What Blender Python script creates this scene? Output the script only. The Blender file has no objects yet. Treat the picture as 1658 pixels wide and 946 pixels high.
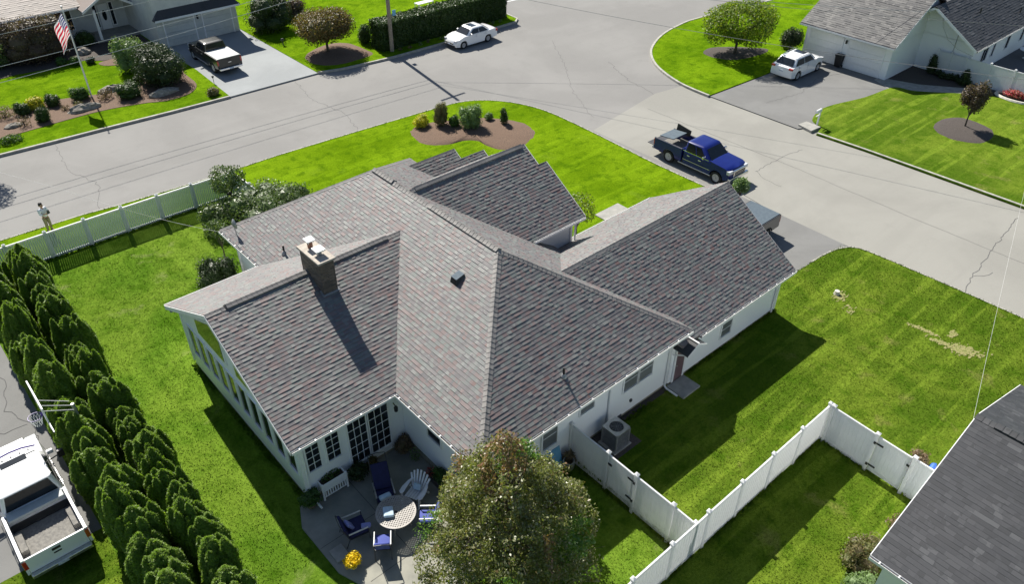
import bpy, bmesh, math, random
import numpy as np
from mathutils import Vector, Matrix
random.seed(7); rng = np.random.default_rng(7)
PI = math.pi; R = math.radians
S = bpy.context.scene
COL = S.collection
# ------------------------------------------------------------------ camera
cd = bpy.data.cameras.new('camera'); cam = bpy.data.objects.new('camera', cd); COL.objects.link(cam)
S.camera = cam
yaw, pit, rol = R(41.700), R(37.282), R(0.33)
fw = Vector((math.sin(yaw)*math.cos(pit), math.cos(yaw)*math.cos(pit), -math.sin(pit)))
rt = Vector((math.cos(yaw), -math.sin(yaw), 0)); up = rt.cross(fw)
r2 = rt*math.cos(rol)+up*math.sin(rol); u2 = up*math.cos(rol)-rt*math.sin(rol)
mt = Matrix((r2, u2, -fw)).transposed().to_4x4(); CAM = Vector((-10.415, -13.148, 23.217)); mt.translation = CAM
cam.matrix_world = mt
cd.sensor_width = 36; cd.lens = 36*1268.72/1658; cd.clip_end = 2000
S.render.resolution_x = 1024; S.render.resolution_y = 585
# ------------------------------------------------------------------ sky, sun, exposure
SUN_AZ, SUN_EL = R(9.5), R(44.9)
w = bpy.data.worlds.new('World'); S.world = w; w.use_nodes = True
nt = w.node_tree; nt.nodes.clear()
sk = nt.nodes.new('ShaderNodeTexSky'); sk.sky_type = 'NISHITA'; sk.sun_disc = False
sk.sun_elevation = SUN_EL; sk.sun_rotation = SUN_AZ; sk.altitude = 50; sk.air_density = 1.0; sk.dust_density = 0.6; sk.ozone_density = 1.5
bg = nt.nodes.new('ShaderNodeBackground'); bg.inputs[1].default_value = 0.06
ow = nt.nodes.new('ShaderNodeOutputWorld'); nt.links.new(sk.outputs[0], bg.inputs[0]); nt.links.new(bg.outputs[0], ow.inputs[0])
sl = bpy.data.lights.new('sun', 'SUN'); sl.energy = 5.0; sl.angle = R(0.5); sl.color = (1, .95, .86)
so = bpy.data.objects.new('sun', sl); COL.objects.link(so)
sd = Vector((math.sin(SUN_AZ)*math.cos(SUN_EL), math.cos(SUN_AZ)*math.cos(SUN_EL), math.sin(SUN_EL)))
so.rotation_euler = sd.to_track_quat('Z', 'Y').to_euler(); so.location = sd*80
S.view_settings.view_transform = 'Standard'; S.view_settings.look = 'None'
S.view_settings.exposure = 0.8; S.view_settings.gamma = 1
S.render.engine = 'CYCLES'
S.cycles.max_bounces = 6; S.cycles.diffuse_bounces = 3; S.cycles.glossy_bounces = 3; S.cycles.transmission_bounces = 3

# ------------------------------------------------------------------ materials
def nodes(name):
    m = bpy.data.materials.new(name); m.use_nodes = True
    t = m.node_tree; b = t.nodes['Principled BSDF']
    return m, t, b
def N(t, typ, **kw):
    n = t.nodes.new(typ)
    for k, v in kw.items():
        if k.startswith('i'):
            n.inputs[int(k[1:])].default_value = v
        else: setattr(n, k, v)
    return n
def ramp(t, stops, interp='LINEAR'):
    n = t.nodes.new('ShaderNodeValToRGB'); cr = n.color_ramp; cr.interpolation = interp
    while len(cr.elements) < len(stops): cr.elements.new(.5)
    for e, (p, c) in zip(cr.elements, stops):
        e.position = p; e.color = (*c, 1) if len(c) == 3 else c
    return n
def noise(t, vec, scale, detail=4, rough=.6, dist=0):
    n = t.nodes.new('ShaderNodeTexNoise'); n.inputs['Scale'].default_value = scale
    n.inputs['Detail'].default_value = detail; n.inputs['Roughness'].default_value = rough
    n.inputs['Distortion'].default_value = dist
    if vec: t.links.new(vec, n.inputs['Vector'])
    return n
def mixc(t, fac, a, b, mode='MIX'):
    n = t.nodes.new('ShaderNodeMix'); n.data_type = 'RGBA'; n.blend_type = mode
    for idx, v in ((0, fac), (6, a), (7, b)):
        if isinstance(v, (int, float)): n.inputs[idx].default_value = v
        elif isinstance(v, tuple): n.inputs[idx].default_value = (*v, 1)
        else: t.links.new(v, n.inputs[idx])
    return n.outputs[2]
def mathn(t, op, a, b=None, clamp=False):
    n = t.nodes.new('ShaderNodeMath'); n.operation = op; n.use_clamp = clamp
    for i, v in ((0, a), (1, b)):
        if v is None: continue
        if isinstance(v, (int, float)): n.inputs[i].default_value = v
        else: t.links.new(v, n.inputs[i])
    return n.outputs[0]
def scalec(t, vec, s):
    n = t.nodes.new('ShaderNodeMapping'); n.inputs['Scale'].default_value = s; t.links.new(vec, n.inputs['Vector']); return n.outputs[0]
def bump(t, b, h, strength, dist=.01):
    n = t.nodes.new('ShaderNodeBump'); n.inputs['Strength'].default_value = strength; n.inputs['Distance'].default_value = dist
    t.links.new(h, n.inputs['Height']); t.links.new(n.outputs[0], b.inputs['Normal'])
def Mat(name, c, c2=None, scale=6, rough=.7, metal=0, spec=.5, bmp=0, bsc=40, detail=4, coat=0, lo=.35, hi=.65):
    m, t, b = nodes(name)
    tc = t.nodes.new('ShaderNodeTexCoord').outputs['Object']
    if c2 is None: c2 = tuple(x*.82 for x in c)
    n = noise(t, tc, scale, detail)
    r = ramp(t, [(lo, c2), (hi, c)]); t.links.new(n.outputs[0], r.inputs[0]); t.links.new(r.outputs[0], b.inputs['Base Color'])
    b.inputs['Roughness'].default_value = rough; b.inputs['Metallic'].default_value = metal
    b.inputs['Specular IOR Level'].default_value = spec; b.inputs['Coat Weight'].default_value = coat
    if coat: b.inputs['Coat Roughness'].default_value = .04
    if bmp:
        n2 = noise(t, tc, bsc, 3); bump(t, b, n2.outputs[0], bmp)
    return m
def lawn(name, g1, g2, straw, axis='X', stripe=.5, strawamt=.6, stripefreq=2.2, dark=(.05, .13, .004)):
    m, t, b = nodes(name)
    tc = t.nodes.new('ShaderNodeTexCoord').outputs['Object']
    big = noise(t, tc, .22, 4, .6, .6); mid = noise(t, tc, 1.3, 6, .7, .3); fine = noise(t, tc, 9, 8, .8)
    tiny = noise(t, tc, 34, 4, .8)
    st = noise(t, scalec(t, tc, (.12, stripefreq, 1) if axis == 'X' else (stripefreq, .12, 1)), 1.0, 3, .5, .15)
    c = mixc(t, ramp_out(t, big.outputs[0], .4, .62), g1, g2)
    c = mixc(t, mathn(t, 'MULTIPLY', ramp_out(t, st.outputs[0], .5, .62), stripe), c, tuple(1.35*x for x in g1))
    c = mixc(t, mathn(t, 'MULTIPLY', ramp_out(t, mid.outputs[0], .45, .7), .65), c, dark)
    # worn straw-coloured spots
    sp = noise(t, tc, .55, 5, .65, .4)
    c = mixc(t, mathn(t, 'MULTIPLY', ramp_out(t, sp.outputs[0], .58, .72), strawamt), c, straw)
    f = mathn(t, 'MULTIPLY', ramp_out(t, fine.outputs[0], .30, .66), .8)
    c = mixc(t, f, mixc(t, 1.0, c, (.50, .55, .45), 'MULTIPLY'), c)
    f = mathn(t, 'MULTIPLY', ramp_out(t, tiny.outputs[0], .48, .75), .5)
    c = mixc(t, f, c, mixc(t, 1.0, c, (1.9, 1.75, 2.2), 'MULTIPLY'))
    t.links.new(c, b.inputs['Base Color']); b.inputs['Roughness'].default_value = .95
    b.inputs['Specular IOR Level'].default_value = .0
    h = mathn(t, 'ADD', fine.outputs[0], tiny.outputs[0]); bump(t, b, h, .9, .06)
    return m
def ramp_out(t, src, lo, hi):
    n = t.nodes.new('ShaderNodeMapRange'); n.inputs[1].default_value = lo; n.inputs[2].default_value = hi
    n.interpolation_type = 'SMOOTHSTEP'; t.links.new(src, n.inputs[0]); return n.outputs[0]
def asphalt(name, c, stain=.6, sc=1.0):
    m, t, b = nodes(name)
    tc = t.nodes.new('ShaderNodeTexCoord').outputs['Object']
    big = noise(t, tc, .12*sc, 5, .6, .5); mid = noise(t, tc, .9*sc, 6, .7); g = noise(t, tc, 30, 5, .8); lane = noise(t, scalec(t, tc, (.05, .6, 1)), 1, 4, .6)
    d = tuple(x*.90 for x in c); l = tuple(min(1, x*1.05) for x in c)
    col = mixc(t, ramp_out(t, big.outputs[0], .38, .62), d, l)
    col = mixc(t, mathn(t, 'MULTIPLY', ramp_out(t, mid.outputs[0], .5, .8), stain*.6), col, tuple(x*.74 for x in c))
    col = mixc(t, mathn(t, 'MULTIPLY', ramp_out(t, lane.outputs[0], .5, .7), .35), col, tuple(x*.85 for x in c))
    col = mixc(t, mathn(t, 'MULTIPLY', ramp_out(t, g.outputs[0], .4, .7), .35), col, tuple(x*1.35 for x in c))
    t.links.new(col, b.inputs['Base Color']); b.inputs['Roughness'].default_value = .9; b.inputs['Specular IOR Level'].default_value = .25
    bump(t, b, g.outputs[0], .5, .01)
    return m
def leafmat(name, cols, trans=.35, rough=.5, spec=.4):
    """per-leaf colour chosen from cols"""
    m, t, b = nodes(name)
    geo = t.nodes.new('ShaderNodeNewGeometry')
    n = len(cols); r = ramp(t, [(i/max(1, n-1)*.999, c) for i, c in enumerate(cols)])
    t.links.new(geo.outputs['Random Per Island'], r.inputs[0])
    t.links.new(r.outputs[0], b.inputs['Base Color']); b.inputs['Roughness'].default_value = rough
    b.inputs['Specular IOR Level'].default_value = spec
    tr = t.nodes.new('ShaderNodeBsdfTranslucent'); mx = t.nodes.new('ShaderNodeMixShader'); mx.inputs[0].default_value = trans
    c2 = mixc(t, 1.0, r.outputs[0], (1.5, 1.6, .6), 'MULTIPLY'); t.links.new(c2, tr.inputs[0])
    t.links.new(b.outputs[0], mx.inputs[1]); t.links.new(tr.outputs[0], mx.inputs[2])
    t.links.new(mx.outputs[0], t.nodes['Material Output'].inputs[0])
    return m
def shinglemat(name, stops, gran=.3, blotch=None):
    m, t, b = nodes(name)
    geo = t.nodes.new('ShaderNodeNewGeometry'); oi = t.nodes.new('ShaderNodeObjectInfo')
    v = mathn(t, 'FRACT', mathn(t, 'ADD', geo.outputs['Random Per Island'], oi.outputs['Random']))
    pos = geo.outputs['Position']
    bl = noise(t, pos, 1.1, 3, .6)
    v2 = mathn(t, 'ADD', mathn(t, 'MULTIPLY', v, .8), mathn(t, 'MULTIPLY', ramp_out(t, bl.outputs[0], .35, .65), .2))
    r = ramp(t, stops, 'CONSTANT'); t.links.new(v2, r.inputs[0])
    g = noise(t, pos, 60, 3, .8); g2 = noise(t, pos, .5, 4, .6)
    c = mixc(t, mathn(t, 'MULTIPLY', ramp_out(t, g.outputs[0], .4, .65), gran), r.outputs[0], mixc(t, 1.0, r.outputs[0], (.55, .55, .55), 'MULTIPLY'))
    c = mixc(t, mathn(t, 'MULTIPLY', ramp_out(t, g2.outputs[0], .4, .7), .18), c, (.07, .065, .07))
    t.links.new(c, b.inputs['Base Color']); b.inputs['Roughness'].default_value = .62; b.inputs['Specular IOR Level'].default_value = .5
    bump(t, b, g.outputs[0], .6, .004)
    return m
M = {}
M['ground'] = Mat('ground', (.10, .13, .04), (.06, .09, .02), .5, .95)
M['lawn'] = lawn('lawn_front', (.205, .335, .010), (.14, .25, .006), (.25, .33, .05), 'X', .35, .15, 1.6)
M['lawn_side'] = lawn('lawn_side', (.185, .265, .028), (.105, .18, .016), (.33, .30, .10), 'X', .6, .5, 1.9)
M['lawn_back'] = lawn('lawn_back', (.20, .315, .035), (.12, .235, .02), (.38, .38, .17), 'Y', .35, .45, 1.2)
M['lawn_bright'] = lawn('lawn_bright', (.19, .32, .010), (.12, .23, .006), (.24, .32, .05), 'X', .3, .15, 1.3)
M['street'] = asphalt('street', (.216, .212, .203))
M['street2'] = asphalt('street2', (.255, .250, .226), .5)
M['drive'] = asphalt('drive', (.175, .175, .17), .8, 2.2)
M['drive_dark'] = asphalt('drive_dark', (.12, .12, .125), .5, 2)
M['drive_light'] = asphalt('drive_light', (.27, .285, .29), .5, 2)
M['crack'] = Mat('crack', (.10, .10, .10), (.07, .07, .07), 8, .9)
M['concrete'] = Mat('concrete', (.34, .33, .30), (.24, .24, .22), 2.5, .9, bmp=.3, bsc=60)
M['patio'] = Mat('patio', (.29, .285, .24), (.20, .20, .175), 1.2, .85, bmp=.2, bsc=30, detail=8)
M['kerb'] = Mat('kerb', (.42, .41, .36), (.28, .27, .24), 3, .9, bmp=.3)
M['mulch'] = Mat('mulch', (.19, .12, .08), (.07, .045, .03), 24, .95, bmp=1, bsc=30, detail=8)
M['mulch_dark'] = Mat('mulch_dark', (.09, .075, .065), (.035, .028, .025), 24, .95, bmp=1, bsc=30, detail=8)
M['siding'] = Mat('siding', (.89, .90, .90), (.85, .865, .875), .6, .55)
M['siding2'] = Mat('siding2', (.62, .63, .60), (.54, .55, .53), 1.5, .6)
M['trim'] = Mat('trim', (.86, .86, .86), (.82, .82, .82), 3, .45)
def vinyl(name, c, c2, tr):
    m = Mat(name, c, c2, 2.2, .4); t = m.node_tree; b = t.nodes['Principled BSDF']
    geo = t.nodes.new('ShaderNodeNewGeometry'); sp = t.nodes.new('ShaderNodeSeparateXYZ'); t.links.new(geo.outputs['Position'], sp.inputs[0]); gn = noise(t, geo.outputs['Position'], 5, 5, .7)
    gr = mathn(t, 'MULTIPLY', mathn(t, 'SUBTRACT', 1.0, ramp_out(t, sp.outputs[2], -.1, .45)), ramp_out(t, gn.outputs[0], .4, .7)); old = b.inputs['Base Color'].links[0].from_socket
    t.links.new(mixc(t, gr, old, (.34, .36, .24)), b.inputs['Base Color'])
    q = t.nodes.new('ShaderNodeBsdfTranslucent'); q.inputs[0].default_value = (*c, 1); mx = t.nodes.new('ShaderNodeMixShader'); mx.inputs[0].default_value = tr
    t.links.new(b.outputs[0], mx.inputs[1]); t.links.new(q.outputs[0], mx.inputs[2]); t.links.new(mx.outputs[0], t.nodes['Material Output'].inputs[0]); return m
M['vinyl'] = vinyl('vinyl', (.88, .89, .90), (.80, .81, .82), .38)
M['vinylg'] = vinyl('vinyl_translucent', (.66, .71, .70), (.60, .66, .65), .06)
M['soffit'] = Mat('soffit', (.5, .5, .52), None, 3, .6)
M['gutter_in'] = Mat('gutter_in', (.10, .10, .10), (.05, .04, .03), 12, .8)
M['found'] = Mat('found', (.40, .36, .28), (.25, .22, .17), 5, .9)
M['glass'] = Mat('glass', (.015, .02, .025), (.01, .014, .018), 2, .08, spec=.5)
M['screen'] = Mat('screen', (.17, .18, .18), (.12, .13, .13), 2, .35, spec=.6)
M['door'] = Mat('door', (.16, .10, .11), (.13, .08, .09), 2, .5)
M['black'] = Mat('black', (.015, .015, .017), (.01, .01, .012), 5, .5)
M['darkgrey'] = Mat('darkgrey', (.06, .06, .065), (.04, .04, .045), 5, .5)
M['rubber'] = Mat('rubber', (.018, .018, .018), (.012, .012, .012), 20, .85)
M['metal'] = Mat('metal', (.55, .56, .58), (.42, .43, .45), 8, .35, metal=.9)
M['galv'] = Mat('galv', (.35, .36, .37), (.25, .26, .27), 8, .5, metal=.5)
M['rimsilver'] = Mat('rimsilver', (.50, .50, .51), None, 8, .4, metal=.25)
M['chrome'] = Mat('chrome', (.75, .75, .76), None, 8, .15, metal=1)
M['brick'] = shinglemat('brick', [(0, (.13, .105, .085)), (.25, (.17, .13, .10)), (.5, (.10, .085, .075)), (.7, (.20, .16, .13)), (.88, (.075, .065, .06))], .4)
M['mortar'] = Mat('mortar', (.22, .20, .18), (.14, .13, .12), 20, .95)
M['cap'] = Mat('cap', (.46, .42, .36), (.34, .30, .26), 6, .9, bmp=.4)
M['flue'] = Mat('flue', (.36, .17, .11), (.26, .12, .08), 8, .8)
M['white_metal'] = Mat('white_metal', (.86, .86, .85), (.82, .82, .81), 6, .35)
M['shingle'] = shinglemat('shingle', [(0, (.158, .148, .146)), (.13, (.150, .168, .158)), (.25, (.172, .130, .126)), (.34, (.128, .122, .126)), (.46, (.185, .190, .182)), (.58, (.150, .140, .142)), (.70, (.178, .138, .134)), (.78, (.150, .160, .156)), (.88, (.140, .130, .134)), (.95, (.165, .105, .098))], .3)
M['shingle_cap'] = shinglemat('shingle_cap', [(0, (.20, .19, .182)), (.35, (.23, .218, .205)), (.7, (.175, .168, .162))], .3)
M['shingle_d'] = shinglemat('shingle_d', [(0, (.036, .038, .043)), (.3, (.043, .045, .050)), (.55, (.032, .034, .038)), (.75, (.052, .054, .059)), (.9, (.072, .075, .080))], .35)
M['shingle_c'] = shinglemat('shingle_c', [(0, (.085, .085, .085)), (.3, (.115, .113, .11)), (.55, (.07, .07, .072)), (.8, (.15, .146, .14))], .35)
M['shingle_b'] = shinglemat('shingle_b', [(0, (.20, .16, .14)), (.4, (.165, .135, .12)), (.7, (.22, .18, .155))], .3)
M['bark'] = Mat('bark', (.10, .08, .06), (.05, .04, .03), 20, .95, bmp=.6)
M['pole'] = Mat('pole', (.33, .28, .22), (.22, .18, .14), 6, .9, bmp=.5)
M['soil'] = Mat('soil', (.05, .035, .025), None, 20, .95)
M['rock'] = Mat('rock', (.34, .31, .27), (.16, .15, .13), 5, .95, bmp=.8, bsc=10, detail=8)
M['navy'] = Mat('navy', (.012, .014, .075), (.009, .010, .055), 8, .8)
M['blue_c'] = Mat('blue_c', (.06, .085, .33), (.05, .07, .28), 8, .8)
M['pillow'] = Mat('pillow', (.52, .66, .76), (.42, .56, .68), 10, .85)
M['lav'] = Mat('lav', (.26, .28, .55), (.22, .24, .48), 10, .85)
M['tablemetal'] = Mat('tablemetal', (.36, .34, .31), (.28, .26, .24), 10, .5)
M['plastic_white'] = Mat('plastic_white', (.80, .82, .84), None, 4, .35)
M['pot'] = Mat('pot', (.22, .17, .12), (.16, .12, .09), 6, .8)
M['potw'] = Mat('potw', (.6, .57, .5), None, 6, .7)
M['terr'] = Mat('terr', (.35, .13, .08), None, 6, .8)
M['skin'] = Mat('skin', (.42, .25, .17), None, 8, .5)
M['hair'] = Mat('hair', (.012, .009, .008), None, 20, .6)
M['shirt'] = Mat('shirt', (.72, .74, .78), (.6, .62, .68), 6, .85)
M['khaki'] = Mat('khaki', (.30, .25, .15), None, 8, .85)
M['car_white'] = Mat('car_white', (.80, .81, .82), (.79, .80, .81), 3, .25, coat=1)
M['car_blue'] = Mat('car_blue', (.0035, .012, .135), (.003, .010, .12), 3, .35, spec=.3, coat=.35)
M['car_dark'] = Mat('car_dark', (.009, .010, .010), (.008, .009, .009), 3, .3, coat=.5)
M['car_black'] = Mat('car_black', (.012, .013, .015), None, 3, .3, coat=1)
M['tonneau'] = Mat('tonneau', (.10, .13, .155), (.08, .105, .13), 6, .75, spec=.2)
M['bedliner'] = Mat('bedliner', (.22, .21, .19), (.14, .135, .125), 9, .9)
M['tonneau_w'] = Mat('tonneau_w', (.42, .45, .44), (.38, .41, .40), 6, .6)
M['lamp_red'] = Mat('lamp_red', (.45, .03, .02), None, 4, .2, coat=.6)
M['lamp_clear'] = Mat('lamp_clear', (.62, .64, .66), None, 4, .12, coat=.8)
M['plate'] = Mat('plate', (.62, .65, .70), (.4, .45, .55), 30, .5)
M['bin'] = Mat('bin', (.012, .013, .015), None, 5, .5)
M['blue_tarp'] = Mat('blue_tarp', (.02, .12, .62), (.015, .09, .5), 6, .5)
M['blue_board'] = Mat('blue_board', (.16, .42, .62), (.13, .36, .55), 4, .6)
M['wire'] = Mat('wire', (.30, .30, .30), None, 4, .6)
M['wirew'] = Mat('wirew', (.62, .62, .60), None, 4, .6)
M['purple'] = Mat('purple', (.10, .06, .30), None, 4, .3)
M['straw'] = Mat('straw', (.28, .25, .11), (.20, .22, .06), 9, .95, bmp=.6, detail=8)
M['orange'] = Mat('orange', (.7, .3, .05), None, 4, .6)
g = lambda *a: a
M['lf_arb'] = leafmat('lf_arb', [(.11, .19, .022), (.16, .26, .028), (.22, .33, .04), (.13, .22, .024), (.19, .28, .04)], .5)
M['lf_dark'] = leafmat('lf_dark', [(.018, .035, .008), (.03, .055, .012), (.022, .045, .01), (.045, .07, .02)], .2)
M['lf_green'] = leafmat('lf_green', [(.035, .085, .012), (.06, .13, .018), (.045, .10, .02), (.10, .17, .05)], .35)
M['lf_rhodo'] = leafmat('lf_rhodo', [(.05, .09, .022), (.085, .135, .035), (.06, .105, .024), (.16, .20, .09)], .3, .45, .45)
M['lf_pale'] = leafmat('lf_pale', [(.10, .17, .05), (.16, .24, .09), (.12, .20, .06), (.24, .32, .16)], .3)
M['lf_yel'] = leafmat('lf_yel', [(.35, .33, .02), (.55, .48, .03), (.20, .28, .02), (.6, .5, .04)], .35)
M['lf_yg'] = leafmat('lf_yg', [(.10, .17, .012), (.17, .24, .018), (.075, .14, .012), (.26, .27, .03)], .4)
M['lf_pear'] = leafmat('lf_pear', [(.15, .18, .045), (.11, .135, .03), (.18, .21, .055), (.22, .225, .11), (.15, .17, .045), (.32, .31, .20), (.11, .13, .03), (.19, .13, .06)], .35, .38, .6)
M['lf_pearred'] = leafmat('lf_pearred', [(.22, .10, .06), (.16, .15, .05), (.28, .14, .10), (.14, .17, .04), (.32, .19, .14)], .35, .35, .6)
M['lf_peargreen'] = leafmat('lf_peargreen', [(.11, .21, .03), (.08, .17, .028), (.16, .26, .06)], .35, .35, .6)
M['lf_bronze'] = leafmat('lf_bronze', [(.12, .10, .03), (.17, .11, .04), (.07, .09, .02), (.14, .08, .03)], .3)
M['lf_plum'] = leafmat('lf_plum', [(.10, .065, .045), (.07, .05, .035), (.15, .11, .08), (.05, .05, .025)], .3)
M['lf_hedge'] = leafmat('lf_hedge', [(.022, .05, .007), (.035, .075, .01), (.028, .06, .008)], .2)
M['lf_red'] = leafmat('lf_red', [(.45, .05, .08), (.35, .03, .05), (.08, .12, .03), (.6, .15, .2)], .3)
M['lf_mum'] = leafmat('lf_mum', [(.75, .52, .01), (.85, .65, .02), (.6, .42, .01)], .2)
M['lf_brown'] = leafmat('lf_brown', [(.17, .11, .06), (.12, .09, .05), (.22, .15, .09), (.09, .09, .03)], .2)
M['lf_olive'] = leafmat('lf_olive', [(.10, .11, .03), (.14, .15, .05), (.16, .12, .06), (.07, .09, .02)], .3)

# ------------------------------------------------------------------ mesh helpers
class MB:
    def __init__(s): s.v = []; s.f = []; s.mi = []; s.cur = 0
    def add(s, vs, fs):
        o = len(s.v); s.v += [tuple(v) for v in vs]; s.f += [tuple(i+o for i in f) for f in fs]; s.mi += [s.cur]*len(fs); return s
    def box(s, x0, x1, y0, y1, z0, z1, T=None):
        vs = [(x, y, z) for z in (z0, z1) for y in (y0, y1) for x in (x0, x1)]
        if T: vs = [tuple(T @ Vector(v)) for v in vs]
        return s.add(vs, [(0, 2, 3, 1), (4, 5, 7, 6), (0, 1, 5, 4), (1, 3, 7, 5), (3, 2, 6, 7), (2, 0, 4, 6)])
    def prism(s, pts, z0, z1, bottom=True):
        n = len(pts)
        a = sum(pts[i][0]*pts[(i+1) % n][1]-pts[(i+1) % n][0]*pts[i][1] for i in range(n))
        if a < 0: pts = pts[::-1]
        f0 = z0 if callable(z0) else (lambda x, y: z0); f1 = z1 if callable(z1) else (lambda x, y: z1)
        vs = [(x, y, f0(x, y)) for x, y in pts]+[(x, y, f1(x, y)) for x, y in pts]
        fs = [tuple(range(n, 2*n))]+[(i, (i+1) % n, n+(i+1) % n, n+i) for i in range(n)]
        if bottom: fs.append(tuple(range(n-1, -1, -1)))
        return s.add(vs, fs)
    def sheet(s, pts, z):
        n = len(pts); a = sum(pts[i][0]*pts[(i+1) % n][1]-pts[(i+1) % n][0]*pts[i][1] for i in range(n))
        if a < 0: pts = pts[::-1]
        return s.add([(x, y, z) for x, y in pts], [tuple(range(n))])
    def wall(s, pts, axis, p0, p1):
        """polygon in a vertical plane; axis 'x': pts are (y,z), thickness x p0..p1; 'y': pts (x,z)"""
        n = len(pts); mk = (lambda p, q: (q, p[0], p[1])) if axis == 'x' else (lambda p, q: (p[0], q, p[1]))
        vs = [mk(p, p0) for p in pts]+[mk(p, p1) for p in pts]
        return s.add(vs, [tuple(range(n)), tuple(range(2*n-1, n-1, -1))]+[(i, n+i, n+(i+1) % n, (i+1) % n) for i in range(n)])
    def tube(s, pts, rad, n=8, cap=True):
        pts = [Vector(p) for p in pts]; m = len(pts)
        rr = rad if isinstance(rad, (list, tuple)) else [rad]*m
        rings = []; px = None
        for i, p in enumerate(pts):
            d = (pts[min(i+1, m-1)]-pts[max(i-1, 0)]).normalized()
            ref = Vector((0, 0, 1)) if abs(d.z) < .9 else Vector((1, 0, 0))
            if px is None: px = d.cross(ref).normalized()
            else: px = (px-d*px.dot(d)).normalized()
            py = d.cross(px)
            rings.append([p+(px*math.cos(2*PI*k/n)+py*math.sin(2*PI*k/n))*rr[i] for k in range(n)])
        vs = [v for r in rings for v in r]
        fs = [(i*n+k, i*n+(k+1) % n, (i+1)*n+(k+1) % n, (i+1)*n+k) for i in range(m-1) for k in range(n)]
        if cap: fs += [tuple(range(n-1, -1, -1)), tuple(range((m-1)*n, m*n))]
        return s.add(vs, fs)
    def lathe(s, prof, c=(0, 0, 0), n=20, axis='z', cap=True):
        vs = []
        for r, h in prof:
            for k in range(n):
                a = 2*PI*k/n
                if axis == 'z': vs.append((c[0]+r*math.cos(a), c[1]+r*math.sin(a), c[2]+h))
                else: vs.append((c[0]+r*math.cos(a), c[1]+h, c[2]+r*math.sin(a)))
        m = len(prof)
        fs = [(i*n+k, i*n+(k+1) % n, (i+1)*n+(k+1) % n, (i+1)*n+k) for i in range(m-1) for k in range(n)]
        if cap and prof[0][0] > 1e-4: fs.append(tuple(range(n-1, -1, -1)))
        if cap and prof[-1][0] > 1e-4: fs.append(tuple(range((m-1)*n, m*n)))
        return s.add(vs, fs)
    def blob(s, c, r, nu=12, nv=8, jit=0):
        prof = []; vs = []
        for j in range(nv+1):
            th = PI*j/nv
            for k in range(nu):
                a = 2*PI*k/nu; q = 1+random.uniform(-jit, jit)
                vs.append((c[0]+r[0]*math.sin(th)*math.cos(a)*q, c[1]+r[1]*math.sin(th)*math.sin(a)*q, c[2]+r[2]*math.cos(th)*q))
        return s.add(vs, [(j*nu+k, (j+1)*nu+k, (j+1)*nu+(k+1) % nu, j*nu+(k+1) % nu) for j in range(nv) for k in range(nu)])
    def loft(s, rings, cap=True):
        n = len(rings[0]); m = len(rings); vs = [v for r in rings for v in r]
        fs = [(i*n+k, i*n+(k+1) % n, (i+1)*n+(k+1) % n, (i+1)*n+k) for i in range(m-1) for k in range(n)]
        if cap: fs += [tuple(range(n-1, -1, -1)), tuple(range((m-1)*n, m*n))]
        return s.add(vs, fs)
    def mesh(s, name, mats, bevel=0, smooth=False, seg=2):
        me = bpy.data.meshes.new(name); me.from_pydata(s.v, [], s.f)
        if not isinstance(mats, (list, tuple)): mats = [mats]
        for m in mats: me.materials.append(m)
        if len(mats) > 1: me.polygons.foreach_set('material_index', s.mi)
        if bevel or smooth:
            bm = bmesh.new(); bm.from_mesh(me)
            bmesh.ops.remove_doubles(bm, verts=bm.verts, dist=1e-5)
            bmesh.ops.recalc_face_normals(bm, faces=bm.faces)
            if bevel:
                ed = [e for e in bm.edges if e.is_manifold and e.calc_face_angle(0) > R(28)]
                bmesh.ops.bevel(bm, geom=ed, offset=bevel, segments=seg, affect='EDGES', profile=.5, clamp_overlap=True)
            if smooth:
                for f in bm.faces: f.smooth = True
                for e in bm.edges:
                    if e.is_manifold and e.calc_face_angle(0) > R(40): e.smooth = False
            bm.to_mesh(me); bm.free()
        me.update(); return me
def link(name, me, parent=None, world=False):
    o = bpy.data.objects.new(name, me); COL.objects.link(o)
    if parent is not None:
        o.parent = parent
        if world: o.matrix_parent_inverse = PINV(parent)
    return o
def WM(o):
    b = Matrix.LocRotScale(o.location, o.rotation_euler, o.scale)
    return WM(o.parent) @ o.matrix_parent_inverse @ b if o.parent else b
def PINV(p): return WM(p).inverted()
def tag(o, label, cat=None, group=None, kind=None):
    if label: o['label'] = label
    if cat: o['category'] = cat
    if group: o['group'] = group
    if kind: o['kind'] = kind
    return o
def thing(name, loc, label, cat, group=None, rz=0):
    o = bpy.data.objects.new(name, None); COL.objects.link(o); o.location = loc; o.rotation_euler = (0, 0, rz); o.empty_display_size = .3
    return tag(o, label, cat, group)
def part(mb, name, mat, parent, world=False, **kw):
    return link(name, mb.mesh(name, mat, **kw), parent, world)
def solo(mb, name, mat, label, cat, group=None, **kw): return tag(link(name, mb.mesh(name, mat, **kw)), label, cat, group)
def struct(mb, name, mat, **kw): return tag(link(name, mb.mesh(name, mat, **kw)), None, kind='structure')
def copy_tree(o, parent=None):
    c = o.copy(); COL.objects.link(c); c.parent = parent
    for ch in list(KIDS.get(o.name, o.children)): copy_tree(ch, c)
    return c
KIDS = {}

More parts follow.
